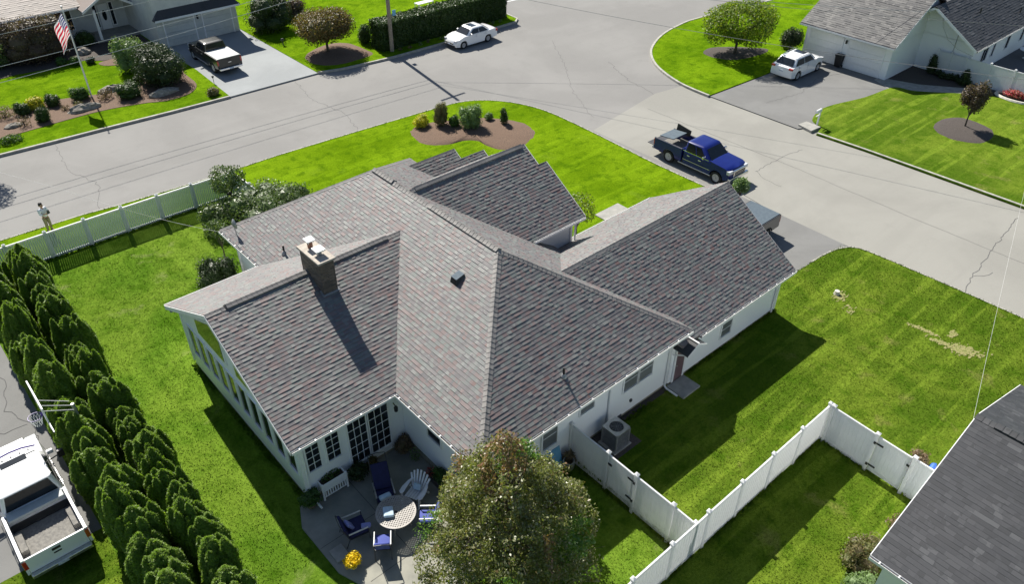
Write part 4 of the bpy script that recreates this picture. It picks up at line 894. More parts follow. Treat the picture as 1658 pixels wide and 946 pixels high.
# garage doors, pent roof, upper window
mb = MB(); mb.add([(9.9, 52.75, 2.42), (17.2, 52.75, 2.42), (16.7, 53.3, 3.0), (10.5, 53.3, 3.0), (9.9, 52.75, 2.32), (17.2, 52.75, 2.32), (17.2, 53.3, 2.32), (9.9, 53.3, 2.32)], [(0, 1, 2, 3), (4, 5, 1, 0), (7, 6, 5, 4), (0, 3, 7, 4), (1, 5, 6, 2)]); part(mb, 'pent_roof', M['shingle_d'], H, True)
mb = MB(); mb.box(9.95, 17.15, 52.72, 52.76, 2.24, 2.40); part(mb, 'fascia', M['trim'], H, True)
for x0 in (10.75, 14.0):
    mb = MB()
    for k in range(4): mb.box(x0, x0+2.45, 53.25, 53.29, .02+k*.54, .02+k*.54+.525)
    gd = part(mb, 'garage_door', M['siding2'], H, True); gd['kind'] = 'stuff'
    mb = MB(); mb.box(x0-.1, x0, 53.22, 53.3, 0, 2.28); mb.box(x0+2.45, x0+2.55, 53.22, 53.3, 0, 2.28); mb.box(x0, x0+2.45, 53.22, 53.3, 2.17, 2.28); part(mb, 'door_frame', M['trim'], gd, True)
mb = MB(); mb.box(13.5, 13.62, 53.15, 53.28, 1.75, 2.05); part(mb, 'wall_lantern', M['black'], H, True)
window(H, 'y', 53.3, -1, 12.1, 12.7, 3.75, 4.6); window(H, 'y', 53.3, -1, 12.8, 13.4, 3.75, 4.6)

# ================================================================== FENCES
BOARD = {}
def fence_run(name, label, pts, h, style='privacy', bw=.15, z0=.05, gates=(), extra_posts=True):
    """pts: post positions; gates: indices of bays left for a gate"""
    F = thing(name, (pts[0][0], pts[0][1], 0), label, 'fence')
    def bx(L, W2, z0, z1, nm, me_key, mat='vinyl', bev=0):
        if me_key not in BOARD:
            mb = MB(); mb.box(0, L, -W2, W2, z0, z1); BOARD[me_key] = mb.mesh(nm, M[mat], bevel=bev)
        return BOARD[me_key]
    for i, p in enumerate(pts):
        vm = 'vinylg' if style == 'picket' else 'vinyl'; k = ('post', h)
        if k not in BOARD:
            mb = MB(); mb.box(-.062, .062, -.062, .062, -.4, h+.06); BOARD[k] = mb.mesh('post', M[vm], bevel=.008)
            mb = MB(); mb.add([(-.08, -.08, 0), (.08, -.08, 0), (.08, .08, 0), (-.08, .08, 0), (-.08, -.08, .03), (.08, -.08, .03), (.08, .08, .03), (-.08, .08, .03), (0, 0, .10)], [(3, 2, 1, 0), (0, 1, 5, 4), (1, 2, 6, 5), (2, 3, 7, 6), (3, 0, 4, 7), (4, 5, 8), (5, 6, 8), (6, 7, 8), (7, 4, 8)]); BOARD[('cap',)] = mb.mesh('post_cap', M['vinyl'])
        o = link('post', BOARD[k], F, True); o.location = (p[0], p[1], 0)
        c = link('post_cap', BOARD[('cap',)], o); c.location = (0, 0, h+.06)
    for i in range(len(pts)-1):
        if i in gates: continue
        a = Vector((*pts[i], 0)); b = Vector((*pts[i+1], 0)); L = (b-a).length; d = (b-a)/L; rz = math.atan2(d.y, d.x)
        a2 = a+d*.06; L2 = L-.12
        sub_bay(F, a2, rz, L2, h, style, bw, z0, i)
    return F
def sub_bay(F, a, rz, L, h, style, bw, z0, i, rails=True):
    Lk = round(L, 2)
    for (zz0, zz1, nm, hw) in ((h-.09, h, 'top_rail', .028), (z0, z0+.14, 'bottom_rail', .026)):
        k = (nm, Lk, h)
        if k not in BOARD: mb = MB(); mb.box(0, L, -hw, hw, zz0, zz1); BOARD[k] = mb.mesh(nm, M['vinylg' if style == 'picket' and nm == 'bottom_rail' else 'vinyl'])
        o = link(nm, BOARD[k], F, True); o.location = (a.x, a.y, 0); o.rotation_euler = (0, 0, rz)
    n = max(1, round(L/bw)); w_ = L/n
    if style == 'picket':
        k = ('pk', h)
        if k not in BOARD: mb = MB(); mb.box(-.041, .041, -.012, .012, z0+.05, h-.04); BOARD[k] = mb.mesh('picket', M['vinylg'])
        nm = 'picket'
    else:
        k = ('bd', h, round(w_, 3))
        if k not in BOARD:
            mb = MB(); e = .014
            mb.loft([[(x, y, z) for x, y in ((-w_/2-.001, -.002), (-w_/2+e, -.013), (w_/2-e, -.013), (w_/2+.001, -.002), (w_/2+.001, .002), (w_/2-e, .013), (-w_/2+e, .013), (-w_/2-.001, .002))] for z in (z0+.10, h-.06)]); BOARD[k] = mb.mesh('fence_board', M['vinyl'])
        nm = 'fence_board'
    for j in range(n):
        o = link(nm, BOARD[k], F, True); t = (j+.5)*w_; o.location = (a.x+math.cos(rz)*t, a.y+math.sin(rz)*t, random.uniform(-.004, .004)); o.rotation_euler = (0, 0, rz+random.uniform(-.01, .01))
def gate(label, p, q, h, bw=.15, side=1, hinge_at='q', z0=.12):
    G_ = thing('gate', (p[0], p[1], 0), label, 'gate'); a = Vector((*p, 0)); b = Vector((*q, 0)); L = (b-a).length; d = (b-a)/L; rz = math.atan2(d.y, d.x)
    sub_bay(G_, a+d*.09, rz, L-.18, h-.03, 'privacy', bw, z0, 0)
    for t in (.09, L-.15):
        mb = MB(); mb.box(0, .06, -.035, .035, z0, h-.02); o = link('gate_stile', mb.mesh('gate_stile', M['vinyl']), G_, True); o.location = a+d*t; o.rotation_euler = (0, 0, rz)
    n = Vector((-d.y, d.x, 0))*side
    for z in (.4, h-.35):
        t = L-.02 if hinge_at == 'q' else .02; sg = -1 if hinge_at == 'q' else 1
        mb = MB(); mb.box(-.02, .26, -.05, -.03, -.035, .035); mb.box(-.10, -.02, -.08, -.03, -.06, .06); o = link('hinge', mb.mesh('hinge', M['black']), G_, True)
        o.location = a+d*(t+sg*.06)+Vector((0, 0, z)); o.rotation_euler = (0, 0, rz if sg > 0 else rz+PI)
        if (side > 0) == (sg > 0): o.scale = (1, -1, 1)
    mb = MB(); mb.box(-.05, .12, -.06, -.03, -.03, .05); o = link('latch', mb.mesh('latch', M['black']), G_, True)
    o.location = a+d*(.12 if hinge_at == 'q' else L-.12)+Vector((0, 0, h-.45)); o.rotation_euler = (0, 0, rz)
    if side > 0: o.scale = (1, -1, 1)
    return G_
fence_run('vinyl_fence', 'white vinyl fence running from the house wall beside the air conditioner to the long fence', [(4.66, .38), (4.66, -1.46), (4.64, -2.80), (4.62, -4.45), (4.6, -5.38)], 1.72, bw=.145, gates=(1,), z0=-.16)
gate('white board gate with black hinges in the fence beside the air conditioner', (4.66, -1.46), (4.64, -2.80), 1.72, .145, side=-1, z0=-.08)
fence_run('vinyl_fence', 'long white vinyl fence crossing the lawn towards the bottom edge', [(12.65, -5.46), (10.75, -5.46), (8.9, -5.46), (7.03, -5.46), (5.17, -5.46), (3.3, -5.46), (1.42, -5.46), (-.45, -5.46), (-2.3, -5.46)], 1.88)
fence_run('vinyl_fence', 'short white vinyl fence from the tall corner post to the dark-roofed house', [(12.64, -5.62), (12.55, -7.42), (12.5, -8.85), (12.46, -10.25)], 1.88, gates=(1,))
gate('white gate with black hinges next to the dark-roofed house', (12.55, -7.42), (12.5, -8.85), 1.88, .16, side=-1, hinge_at='p')
fence_run('picket_fence', 'white picket fence along the street behind the lawn, ending at the evergreen hedge', [(-9.7, 27.32), (-7.85, 27.30), (-5.98, 27.28), (-4.1, 27.27), (-2.2, 27.25), (-.3, 27.22), (1.6, 27.18), (3.95, 27.12)], 1.55, 'picket', bw=.105)
fence_run('picket_fence', 'white picket fence running back from the street towards the house behind the flowering shrubs', [(4.02, 27.0), (4.08, 25.1), (4.14, 23.2), (4.2, 21.3), (4.25, 19.5)], 1.55, 'picket', bw=.105)
fence_run('vinyl_fence', 'tall white vinyl fence with a gate bay beside the top right house', [(53.3, 9.3), (53.3, 8.3), (53.3, 7.2), (53.35, 5.4), (53.35, 3.7), (53.4, 1.6), (53.4, -.5), (53.4, -3)], 1.75, bw=.3)
# little white border fence at the very bottom
fence_run('border_fence', 'low white border fence below the patio at the bottom edge', [(-2.62, -1.3), (-2.05, -2.0)], .55, 'picket', bw=.2)
fence_run('border_fence', 'low white edging fence in front of the round tree', [(-2.62, -1.25), (-1.75, -.75)], .55, 'picket', bw=.2)

# ================================================================== VEHICLES  (local frame: +x forward, y left, z up, origin on the ground under the middle)
def arc(cx, cz, r, a0, a1, n=7): return [(cx+r*math.cos(R(a0+(a1-a0)*i/n)), cz+r*math.sin(R(a0+(a1-a0)*i/n))) for i in range(n+1)]
def wheel(parent, x, y, r, w_=.24, rimc='rimsilver'):
    side = 1 if y > 0 else -1; mb = MB(); yo = y
    mb.lathe([(r*.62, -w_/2), (r*.93, -w_/2), (r, -w_/2+.04), (r, w_/2-.04), (r*.93, w_/2), (r*.62, w_/2)], (x, yo, r), 22, 'y', False)
    t = part(mb, 'tyre', M['rubber'], parent, smooth=True)
    mb = MB(); mb.lathe([(r*.66, side*-.02), (r*.66, side*(w_/2-.015)), (r*.60, side*(w_/2)), (r*.58, side*(w_/2-.03)), (r*.14, side*(w_/2-.05))], (x, yo, r), 20, 'y', False)
    mb.lathe([(r*.60, side*(w_/2-.09)), (.001, side*(w_/2-.09))], (x, yo, r), 20, 'y', False)
    part(mb, 'rim', M[rimc], t)
    mb = MB()
    for k in range(6):
        a = 2*PI*k/6; c, s_ = math.cos(a), math.sin(a)
        p = [(x+c*rr-s_*ww, yo+side*yy, r+s_*rr+c*ww) for rr, ww, yy in ((.03, -.035, w_/2-.03), (r*.6, -.025, w_/2-.012), (r*.6, .025, w_/2-.012), (.03, .035, w_/2-.03))]
        q = [(a_, b_-side*.03, c_) for a_, b_, c_ in p]; mb.loft([q, p])
    part(mb, 'spokes', M[rimc], t)
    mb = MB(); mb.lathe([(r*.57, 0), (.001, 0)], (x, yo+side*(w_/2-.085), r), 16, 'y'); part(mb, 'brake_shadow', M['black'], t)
def extrude_body(out, hw, z_sh, taper=.93, nose=.9, xf=None, xb=None):
    """side outline (x,z) extruded across width; pinch at ends in plan and tumble-home above z_sh"""
    n = len(out); rings = []
    ys = [-1, -.94, -.6, 0, .6, .94, 1]; vs = []
    xa, xz = min(p[0] for p in out), max(p[0] for p in out)
    for q in ys:
        r = []
        for x, z in out:
            w_ = hw
            e = max(0, (x-(xz-.7))/.7); w_ *= 1-(1-nose)*e**2
            e = max(0, ((xa+.5)-x)/.5); w_ *= 1-(1-nose)*.5*e**2
            if z > z_sh: w_ *= 1-(1-taper)*(z-z_sh)/.25
            y = q*w_; xx = x
            # bow the nose and tail
            if x > xz-.35: xx = x-.16*(abs(q)**2.5)
            if x < xa+.25: xx = x+.07*(abs(q)**2.5)
            zz_ = z-(.03*abs(q)**3 if z > z_sh-.05 else 0)
            r.append((xx, y, zz_))
        rings.append(r)
    return rings
def cabin(mb, zb, zt, b, t, wb, wt):
    """greenhouse frustum: b=(x_rear,x_front) at belt, t=(x_rear,x_front) at roof"""
    vs = []; rings = []
    def ring(z, x0, x1, w_, rad):
        pts = []
        for (cx, cy, a0) in ((x1-rad, w_-rad, 0), (x0+rad, w_-rad, 90), (x0+rad, -w_+rad, 180), (x1-rad, -w_+rad, 270)):
            for k in range(4): a = R(a0+30*k); pts.append((cx+rad*math.cos(a), cy+rad*math.sin(a), z))
        return pts
    rings.append(ring(zb, b[0], b[1], wb, .12)); rings.append(ring(zt-.06, t[0]-.03, t[1]+.05, wt+.02, .12))
    rings.append(ring(zt-.015, t[0]+.06, t[1]-.04, wt-.05, .12)); rings.append(ring(zt, t[0]+.22, t[1]-.22, wt-.2, .12))
    mb.loft(rings)
def quadpane(parent, pts, mat='glass', name='window', off=.008):
    v = [Vector(p) for p in pts]; n = (v[1]-v[0]).cross(v[2]-v[0]).normalized(); c = sum(v, Vector())/len(v)
    if n.dot(c-Vector((c.x*.8, 0, .8))) < 0: n = -n
    mb = MB(); k = len(v); mb.add([tuple(p+n*off) for p in v]+[tuple(p-n*.01) for p in v], [tuple(range(k))]+[(i, (i+1) % k, k+(i+1) % k, k+i) for i in range(k)]); return part(mb, name, M[mat], parent, True and False)
def lerp(a, b, t): return tuple(a[i]+(b[i]-a[i])*t for i in range(3))
def glasshouse(car, zb, zt, b, t, wb, wt, pillars, frame='black', roofrear=True):
    z0, z1 = zb+.05, zt-.10
    f0 = (z0-zb)/(zt-zb); f1 = (z1-zb)/(zt-zb)
    X = lambda k, f: b[k]+(t[k]-b[k])*f; Wd = lambda f: wb+(wt-wb)*f
    quadpane(car, [(X(1, f0)+.01, -Wd(f0)+.10, z0), (X(1, f0)+.01, Wd(f0)-.10, z0), (X(1, f1)+.03, Wd(f1)-.12, z1), (X(1, f1)+.03, -Wd(f1)+.12, z1)], name='windscreen', off=.012)
    quadpane(car, [(X(0, f0)-.01, -Wd(f0)+.12, z0+.02), (X(0, f0)-.01, Wd(f0)-.12, z0+.02), (X(0, f1)-.02, Wd(f1)-.14, z1), (X(0, f1)-.02, -Wd(f1)+.14, z1)], name='rear_window', off=.012)
    for s_ in (-1, 1):
        for (p0, p1) in pillars:     # fractions along the side
            q = lambda f, p: X(0, f)+.10+(X(1, f)-.12-X(0, f)-.10)*p
            quadpane(car, [(q(f0, p0), s_*(Wd(f0)+.012), z0), (q(f0, p1), s_*(Wd(f0)+.012), z0), (q(f1, p1), s_*(Wd(f1)+.02), z1), (q(f1, p0), s_*(Wd(f1)+.02), z1)], name='side_window', off=.008)
def mirror(car, x, y, z, mat, big=1.0):
    mb = MB(); s_ = 1 if y > 0 else -1; mb.box(x-.06, x+.06, *sorted((y, y+s_*.22*big)), z, z+.17*big); part(mb, 'wing_mirror', M[mat], car, bevel=.03)
def lightbox(car, x0, x1, y0, y1, z0, z1, mat, name, bevel=.02):
    mb = MB(); mb.box(x0, x1, min(y0, y1), max(y0, y1), z0, z1); return part(mb, name, M[mat], car, bevel=bevel)
def pickup(label, loc, rz, paint, L=5.75, hw=.98, wb=3.65, cab=(-.55, 1.55), bedtop=1.28, hood=1.22, roof=1.86, r=.40, cover=None, tailgate='closed', group=None, liner='bedliner', rear='chrome'):
    car = thing('pickup_truck', loc, label, 'pickup truck', group, rz)
    xf = L/2; xb = -L/2; wf = xf-.95; wr = wf-wb; gz = .42
    bx0 = cab[0]-.06
    out = [(xb+.02, .55), (wr-r*1.18, .50)]+arc(wr, r, r*1.22, 170, 10)+[(wr+r*1.25, .40), (wf-r*1.25, .40)]+arc(wf, r, r*1.22, 170, 10)+[(wf+r*1.25, .46), (xf-.03, .48), (xf, .70), (xf-.02, hood-.22), (xf-.14, hood-.07), (xf-.5, hood-.01), (cab[1]+.02, hood+.05), (cab[1]-.12, hood+.07), (cab[0]-.02, bedtop), (bx0-.01, bedtop)]
    fr = out[:]; # front body (cab + nose)
    fb = [p for p in fr if p[0] >= bx0-.02]
    fb = [(bx0, .45)]+fb if fb[0][1] > .3 else fb
    mb = MB(); mb.loft(extrude_body(fb, hw, hood-.25)); part(mb, 'body', M[paint], car, smooth=True)
    # cargo bed
    for s_ in (-1, 1):
        o2 = [(xb+.03, .56), (wr-r*1.2, .52)]+arc(wr, r, r*1.22, 170, 10)+[(bx0-.03, .45), (bx0-.03, bedtop), (xb+.03, bedtop)]
        mb = MB(); mb.wall(o2, 'y', *sorted((s_*(hw-.09), s_*hw))); part(mb, 'bed_side', M[paint], car, bevel=.018)
        lightbox(car, xb+.02, bx0-.03, s_*(hw-.10), s_*(hw-.01), bedtop-.005, bedtop+.02, 'darkgrey' if paint != 'car_white' else 'trim', 'bed_rail', .008)
    lightbox(car, xb+.05, bx0-.03, -hw+.09, hw-.09, .70, .76, liner, 'bed_floor', 0)
    lightbox(car, bx0-.10, bx0-.03, -hw+.09, hw-.09, .5, bedtop, paint, 'bed_front', .01)
    for s_ in (-1, 1): lightbox(car, wr-.45, wr+.45, s_*(hw-.10), s_*(hw-.32), .76, .95, liner, 'wheel_housing', .02)
    if tailgate == 'closed':
        tg = lightbox(car, xb, xb+.07, -hw+.10, hw-.10, .62, bedtop+.01, paint, 'tailgate', .015)
        mb = MB(); mb.box(xb-.012, xb+.01, -.13, .13, bedtop-.20, bedtop-.10); part(mb, 'handle', M['black'], tg)
        mb = MB(); mb.box(xb-.014, xb+.002, -.12, .12, bedtop-.34, bedtop-.29); part(mb, 'badge', M['black' if paint == 'car_white' else 'chrome'], tg)
    else:
        tg = lightbox(car, xb-.55, xb+.04, -hw+.10, hw-.10, .68, .74, 'darkgrey', 'tailgate', .015)
    mb = MB(); rings = []
    lightbox(car, xb-.16, xb+.02, -hw+.08, hw-.08, .46, .62, rear, 'rear_bumper', .03)
    lightbox(car, xb-.175, xb-.15, -.17, .17, .50, .60, 'plate', 'licence_plate', 0)
    for s_ in (-1, 1):
        lightbox(car, xb-.005, xb+.06, s_*(hw-.13), s_*(hw+.008), .84, bedtop-.06, 'lamp_red', 'tail_light')
        lightbox(car, xf-.30, xf-.07, s_*(hw-.42), s_*(hw-.06), hood-.36, hood-.14, 'lamp_clear', 'headlight')
        lightbox(car, xf-.16, xf-.02, s_*(hw-.32), s_*(hw-.16), .52, .62, 'lamp_clear', 'fog_light')
        lightbox(car, -.9, 1.55, s_*(hw+.02), s_*(hw-.10), .36, .43, 'metal', 'step_bar', .02)
        mb = MB(); mb.box(cab[0]+.05, cab[1]-.05, *sorted((s_*hw*.995, s_*(hw+.008))), .70, .735); part(mb, 'side_trim', M['metal' if paint == 'car_blue' else paint], car)
        mb = MB(); mb.box(cab[0]-.02, cab[1]-.2, *sorted((s_*hw*.97, s_*(hw*.985))), bedtop-.03, bedtop+.0); part(mb, 'belt_trim', M['chrome' if paint != 'car_white' else 'black'], car)
        for q in (.22, .62):
            hx = cab[0]+(cab[1]-cab[0])*q-.12; mb = MB(); mb.box(hx, hx+.2, *sorted((s_*hw*.99, s_*(hw+.035))), 1.02, 1.07); part(mb, 'door_handle', M['chrome'], car, bevel=.01)
            lightbox(car, hx-.19, hx-.183, s_*(hw-.0), s_*(hw+.003), .55, 1.2, 'black', 'door_seam', 0)
    lightbox(car, xf-.14, xf+.05, -hw+.05, hw-.05, .46, .66, 'chrome' if paint != 'car_white' else paint, 'front_bumper', .04)
    g_ = lightbox(car, xf-.12, xf+.022, -.58, .58, .70, hood-.14, 'chrome', 'grille', .03)
    mb = MB()
    for k in range(3): mb.box(xf+.01, xf+.032, -.50, .50, .735+k*.10, .80+k*.10)
    k_ = part(mb, 'grille_slats', M['black'], g_); k_['kind'] = 'stuff'
    zbelt = bedtop-.05
    mb = MB(); b = (cab[0], cab[1]); t = (cab[0]+.12, cab[1]-.78); cabin(mb, zbelt-.1, roof, b, t, hw-.05, hw-.22); part(mb, 'cab', M[paint], car, smooth=True)
    glasshouse(car, zbelt-.1+.08, roof, (b[0]+.01, b[1]-.06), t, hw-.065, hw-.22, [(.04, .46), (.50, .86)])
    for s_ in (-1, 1): mirror(car, cab[1]-.52, s_*(hw-.02), zbelt+.06, 'chrome' if paint == 'car_blue' else paint)
    for x in (wf, wr):
        for s_ in (-1, 1): wheel(car, x, s_*(hw-.13), r)
    mb = MB(); mb.box(xb+.3, xf-.3, -hw+.26, hw-.26, .32, .6); part(mb, 'underbody', M['black'], car)
    if cover: lightbox(car, xb+.06, bx0-.05, -hw+.07, hw-.07, bedtop+.02, bedtop+.05, cover, 'bed_cover', .012)
    return car, dict(xb=xb, bx0=bx0, hw=hw, bedtop=bedtop, cab=cab, roof=roof)
# blue truck on the street
car, d = pickup('blue four-door pickup truck with its tailgate down, parked on the street', (27.22, 11.72, ST), -PI/2, 'car_blue', L=5.8, wb=3.62, tailgate='open', cab=(-.62, 1.5))
mb = MB(); T = Matrix.Translation((-2.15, .15, 1.36)) @ Matrix.Rotation(R(-6), 4, 'Y'); mb.box(-.62, .45, -.75, .6, 0, .06, T); part(mb, 'folded_bed_cover', M['tonneau'], car, bevel=.02)
mb = MB(); T = Matrix.Translation((-2.1, .88, 1.25)) @ Matrix.Rotation(R(8), 4, 'Y'); mb.box(-.55, .55, -.03, .03, 0, .45, T); part(mb, 'raised_cover_panel', M['black'], car, bevel=.02)
o = shrub_bag = None
mb = MB(); mb.blob((0, 0, .16), (.22, .18, .17), 10, 7, .08); mb.blob((.18, .14, .12), (.14, .12, .13), 8, 6, .1)
o = solo(mb, 'white_sack', M['white_metal'], 'bunched white sack lying in the bed of the blue truck', 'sack', smooth=True); o.location = (27.22-.62, 11.72+1.15, ST+.76)
# dark truck on the neighbours' driveway
pickup('dark pickup truck with pale bed cover on the driveway across the street', (12.05, 47.35, 0), PI/2, 'car_dark', L=5.7, wb=3.7, cover='tonneau_w')
car2, _ = pickup('black pickup truck seen only by its rear behind our garage roof', (21.35, 5.05, -.07), PI, 'car_black', L=5.7, cover='tonneau', rear='black')
# white truck bottom left
car, d = pickup('white pickup truck with a grey bed and a sunroof in the left driveway', (-11.35, 10.95, -.03), PI/2, 'car_white', L=5.9, hw=1.02, wb=3.8, cab=(-.6, 1.75), roof=1.95, liner='bedliner', rear='metal')
lightbox(car, .75, 1.05, -.42, .42, d['roof']-.006, d['roof']+.012, 'glass', 'sunroof', .01)
lightbox(car, -1.05, -.68, -.88, .88, 1.16, 1.30, 'tonneau_w', 'tool_box', .02)
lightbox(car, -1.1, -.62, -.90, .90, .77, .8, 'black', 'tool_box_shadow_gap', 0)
mb = MB(); mb.tube([(1.28, -.8, 1.90), (1.34, -.4, 1.99), (1.36, 0, 2.01), (1.34, .4, 1.99), (1.28, .8, 1.90)], .028, 8); part(mb, 'roof_light_bar', M['purple'], car)
for k in range(5):
    mb = MB(); mb.blob((1.16, -.56+k*.28, 1.955), (.05, .03, .025), 8, 5); part(mb, 'marker_lamp', M['darkgrey'], car)
for k in range(15):
    lightbox(car, -2.88, -1.15, -.8+k*.115, -.8+k*.115+.045, .758, .772, 'bedliner', 'bed_rib', 0)
for s_ in (-1, 1):
    mb = MB(); mb.tube([(.95, s_*1.0, 1.25), (.95, s_*1.32, 1.32)], .03, 6); mb.box(.88, 1.0, *sorted((s_*1.28, s_*1.5)), 1.2, 1.5); part(mb, 'tow_mirror', M['black'], car, bevel=.02)
def sedan_like(label, name, cat, loc, rz, paint, L, hw, wb, hood, deck, belt, roof, b, t, r, suv=False):
    car = thing(name, loc, label, cat, None, rz); xf = L/2; xb = -L/2; wf = xf-.88; wr = wf-wb
    out = [(xb+.06, .34), (wr-r*1.2, .28)]+arc(wr, r, r*1.18, 172, 8)+[(wr+r*1.22, .22), (wf-r*1.22, .22)]+arc(wf, r, r*1.18, 172, 8)+[(wf+r*1.22, .22), (xf-.06, .24), (xf, .42), (xf-.03, .60), (xf-.22, hood-.12), (xf-.6, hood-.03), (b[1]+.1, hood+.08), (b[1]-.25, belt), (b[0]+.1, belt+.02), (xb+.30, deck), (xb+.06, deck-.08), (xb, deck-.35), (xb+.0, .5)]
    mb = MB(); mb.loft(extrude_body(out, hw, belt-.3, .95, .86)); part(mb, 'body', M[paint], car, smooth=True)
    mb = MB(); cabin(mb, belt-.12, roof, b, t, hw-.07, hw-.27); part(mb, 'cab', M[paint], car, smooth=True)
    glasshouse(car, belt-.02, roof, (b[0]+.03, b[1]-.10), t, hw-.078, hw-.27, [(.06, .46), (.50, .93)])
    for s_ in (-1, 1):
        mirror(car, b[1]-.55, s_*(hw-.06), belt-.02, paint, .8)
        lightbox(car, xf-.42, xf-.13, s_*(hw-.40), s_*(hw-.10), hood-.30, hood-.15, 'lamp_clear', 'headlight')
        lightbox(car, xb+.02, xb+.22, s_*(hw-.36), s_*(hw-.055), deck-.30 if not suv else .95, deck-.12 if not suv else 1.08, 'lamp_red', 'tail_light')
        for q in (.25, .62):
            hx = b[0]+(b[1]-b[0])*q; lightbox(car, hx, hx+.17, s_*(hw-.03), s_*(hw+.02), belt-.20, belt-.165, paint, 'door_handle', .01)
            lightbox(car, hx-.09, hx-.084, s_*(hw-.02), s_*(hw-.008), .35, belt-.05, 'black', 'door_seam', 0)
    lightbox(car, xf-.25, xf-.02, -.5, .5, .44 if not suv else .5, .56 if not suv else .66, 'black', 'grille', .03); lightbox(car, xf-.2, xf-.01, -.62, .62, .27, .37, 'black', 'air_intake', .02)
    lightbox(car, xb-.008, xb+.05, -.17, .17, deck-.42, deck-.30, 'plate', 'licence_plate', 0); lightbox(car, xf-.03, xf+.005, -.17, .17, .38, .46, 'plate', 'licence_plate', 0)
    for x in (wf, wr):
        for s_ in (-1, 1): wheel(car, x, s_*(hw-.12), r, .21)
    mb = MB(); mb.box(xb+.35, xf-.35, -hw+.22, hw-.22, .18, .45); part(mb, 'underbody', M['black'], car)
    return car
c_ = sedan_like('white four-door sedan parked at the kerb below the long clipped hedge', 'sedan', 'car', (30.45, 38.15, ST), PI, 'car_white', 4.6, .90, 2.62, .92, 1.02, .98, 1.45, (-1.55, 1.15), (-.85, .32), .32)
lightbox(c_, -.35, .2, -.42, .42, 1.435, 1.458, 'glass', 'sunroof', .01)
c_ = sedan_like('white SUV with a dark rear window on the driveway of the top right house', 'suv', 'car', (45.25, 16.25, -.03), 0, 'car_white', 4.7, .95, 2.8, 1.10, 1.15, 1.14, 1.68, (-2.12, 1.15), (-1.55, .35), .36, True)
lightbox(c_, -.35, .25, -.45, .45, 1.665, 1.69, 'glass', 'sunroof', .01)
for s_ in (-1, 1):
    mb = MB(); mb.tube([(-1.3, s_*.66, 1.66), (-1.1, s_*.67, 1.72), (.1, s_*.67, 1.72), (.3, s_*.66, 1.66)], .018, 6); part(mb, 'roof_rail', M['metal'], c_)

# ================================================================== STREET FURNITURE AND WIRES
mb = MB(); fp = thing('flagpole', (2.42, 46.95, .03), 'tall white flagpole standing in the mulch bed across the street', 'flagpole')
mb.tube([(0, 0, 0), (0, 0, 3), (0, 0, 6.35)], [.055, .045, .03], 10); part(mb, 'pole', M['white_metal'], fp)
mb = MB(); mb.blob((0, 0, 6.42), (.07, .07, .07), 10, 8); part(mb, 'finial', M['metal'], fp)
mb = MB(); mb.tube([(.07, 0, 1.2), (.07, 0, 6.2)], .006, 4); part(mb, 'halyard', M['wirew'], fp)
def flagmat():
    m_, t, b = nodes('flag'); uv = t.nodes.new('ShaderNodeUVMap').outputs[0]; sp = t.nodes.new('ShaderNodeSeparateXYZ'); t.links.new(uv, sp.inputs[0])
    u, v = sp.outputs[0], sp.outputs[1]
    st = mathn(t, 'GREATER_THAN', mathn(t, 'FRACT', mathn(t, 'ADD', mathn(t, 'MULTIPLY', v, 6.5), .5)), .5)
    stripes = mixc(t, st, (.55, .02, .05), (.8, .8, .8))
    # stars: rows offset like the real canton
    us = mathn(t, 'MULTIPLY', u, 6/.4); vs_ = mathn(t, 'MULTIPLY', mathn(t, 'SUBTRACT', v, .4615), 5/.5385)
    def dots(a, b_):
        fu = mathn(t, 'SUBTRACT', mathn(t, 'FRACT', a), .5); fv = mathn(t, 'SUBTRACT', mathn(t, 'FRACT', b_), .5)
        return mathn(t, 'LESS_THAN', mathn(t, 'ADD', mathn(t, 'POWER', mathn(t, 'ABSOLUTE', fu), 1.2), mathn(t, 'POWER', mathn(t, 'ABSOLUTE', fv), 1.2)), .30)
    star = mathn(t, 'MAXIMUM', dots(us, vs_), 0)
    canton = mixc(t, star, (.02, .03, .16), (.8, .8, .8))
    inc = mathn(t, 'MULTIPLY', mathn(t, 'LESS_THAN', u, .4), mathn(t, 'GREATER_THAN', v, .4615))
    c = mixc(t, inc, stripes, canton); t.links.new(c, b.inputs['Base Color']); b.inputs['Roughness'].default_value = .8
    tr = t.nodes.new('ShaderNodeBsdfTranslucent'); mx = t.nodes.new('ShaderNodeMixShader'); mx.inputs[0].default_value = .4; t.links.new(c, tr.inputs[0]); t.links.new(b.outputs[0], mx.inputs[1]); t.links.new(tr.outputs[0], mx.inputs[2]); t.links.new(mx.outputs[0], t.nodes['Material Output'].inputs[0]); return m_
M['flag'] = flagmat()
fl = thing('flag', (2.42, 46.95, .03), 'drooping United States flag with red and white stripes hanging from the white pole', 'flag')
nu, nv = 22, 16; vs = []; uvs = []
for j in range(nv+1):
    for i in range(nu+1):
        u, v = i/nu, j/nv; fx = .05+1.25*u*(1-.2*u); fy = .15*math.sin(u*8+v*1.4)*(.3+u); z = 6.0-1.5*(1-v)-1.35*u**1.15*(.75+.25*(1-v))
        vs.append((-fx*.72+.07*math.sin(v*5), fx*.25+fy, z))
mb = MB(); mb.add(vs, [(j*(nu+1)+i, j*(nu+1)+i+1, (j+1)*(nu+1)+i+1, (j+1)*(nu+1)+i) for j in range(nv) for i in range(nu)])
me = mb.mesh('flag_cloth', M['flag']); uvl = me.uv_layers.new(name='UVMap')
for p in me.polygons:
    p.use_smooth = True
    for li in p.loop_indices: k = me.loops[li].vertex_index; uvl.data[li].uv = ((k % (nu+1))/nu, (k//(nu+1))/nv)
link('flag_cloth', me, fl)
up_ = thing('utility_pole', (24.06, 40.46, 0), 'tall wooden utility pole beside the end of the clipped hedge', 'utility pole')
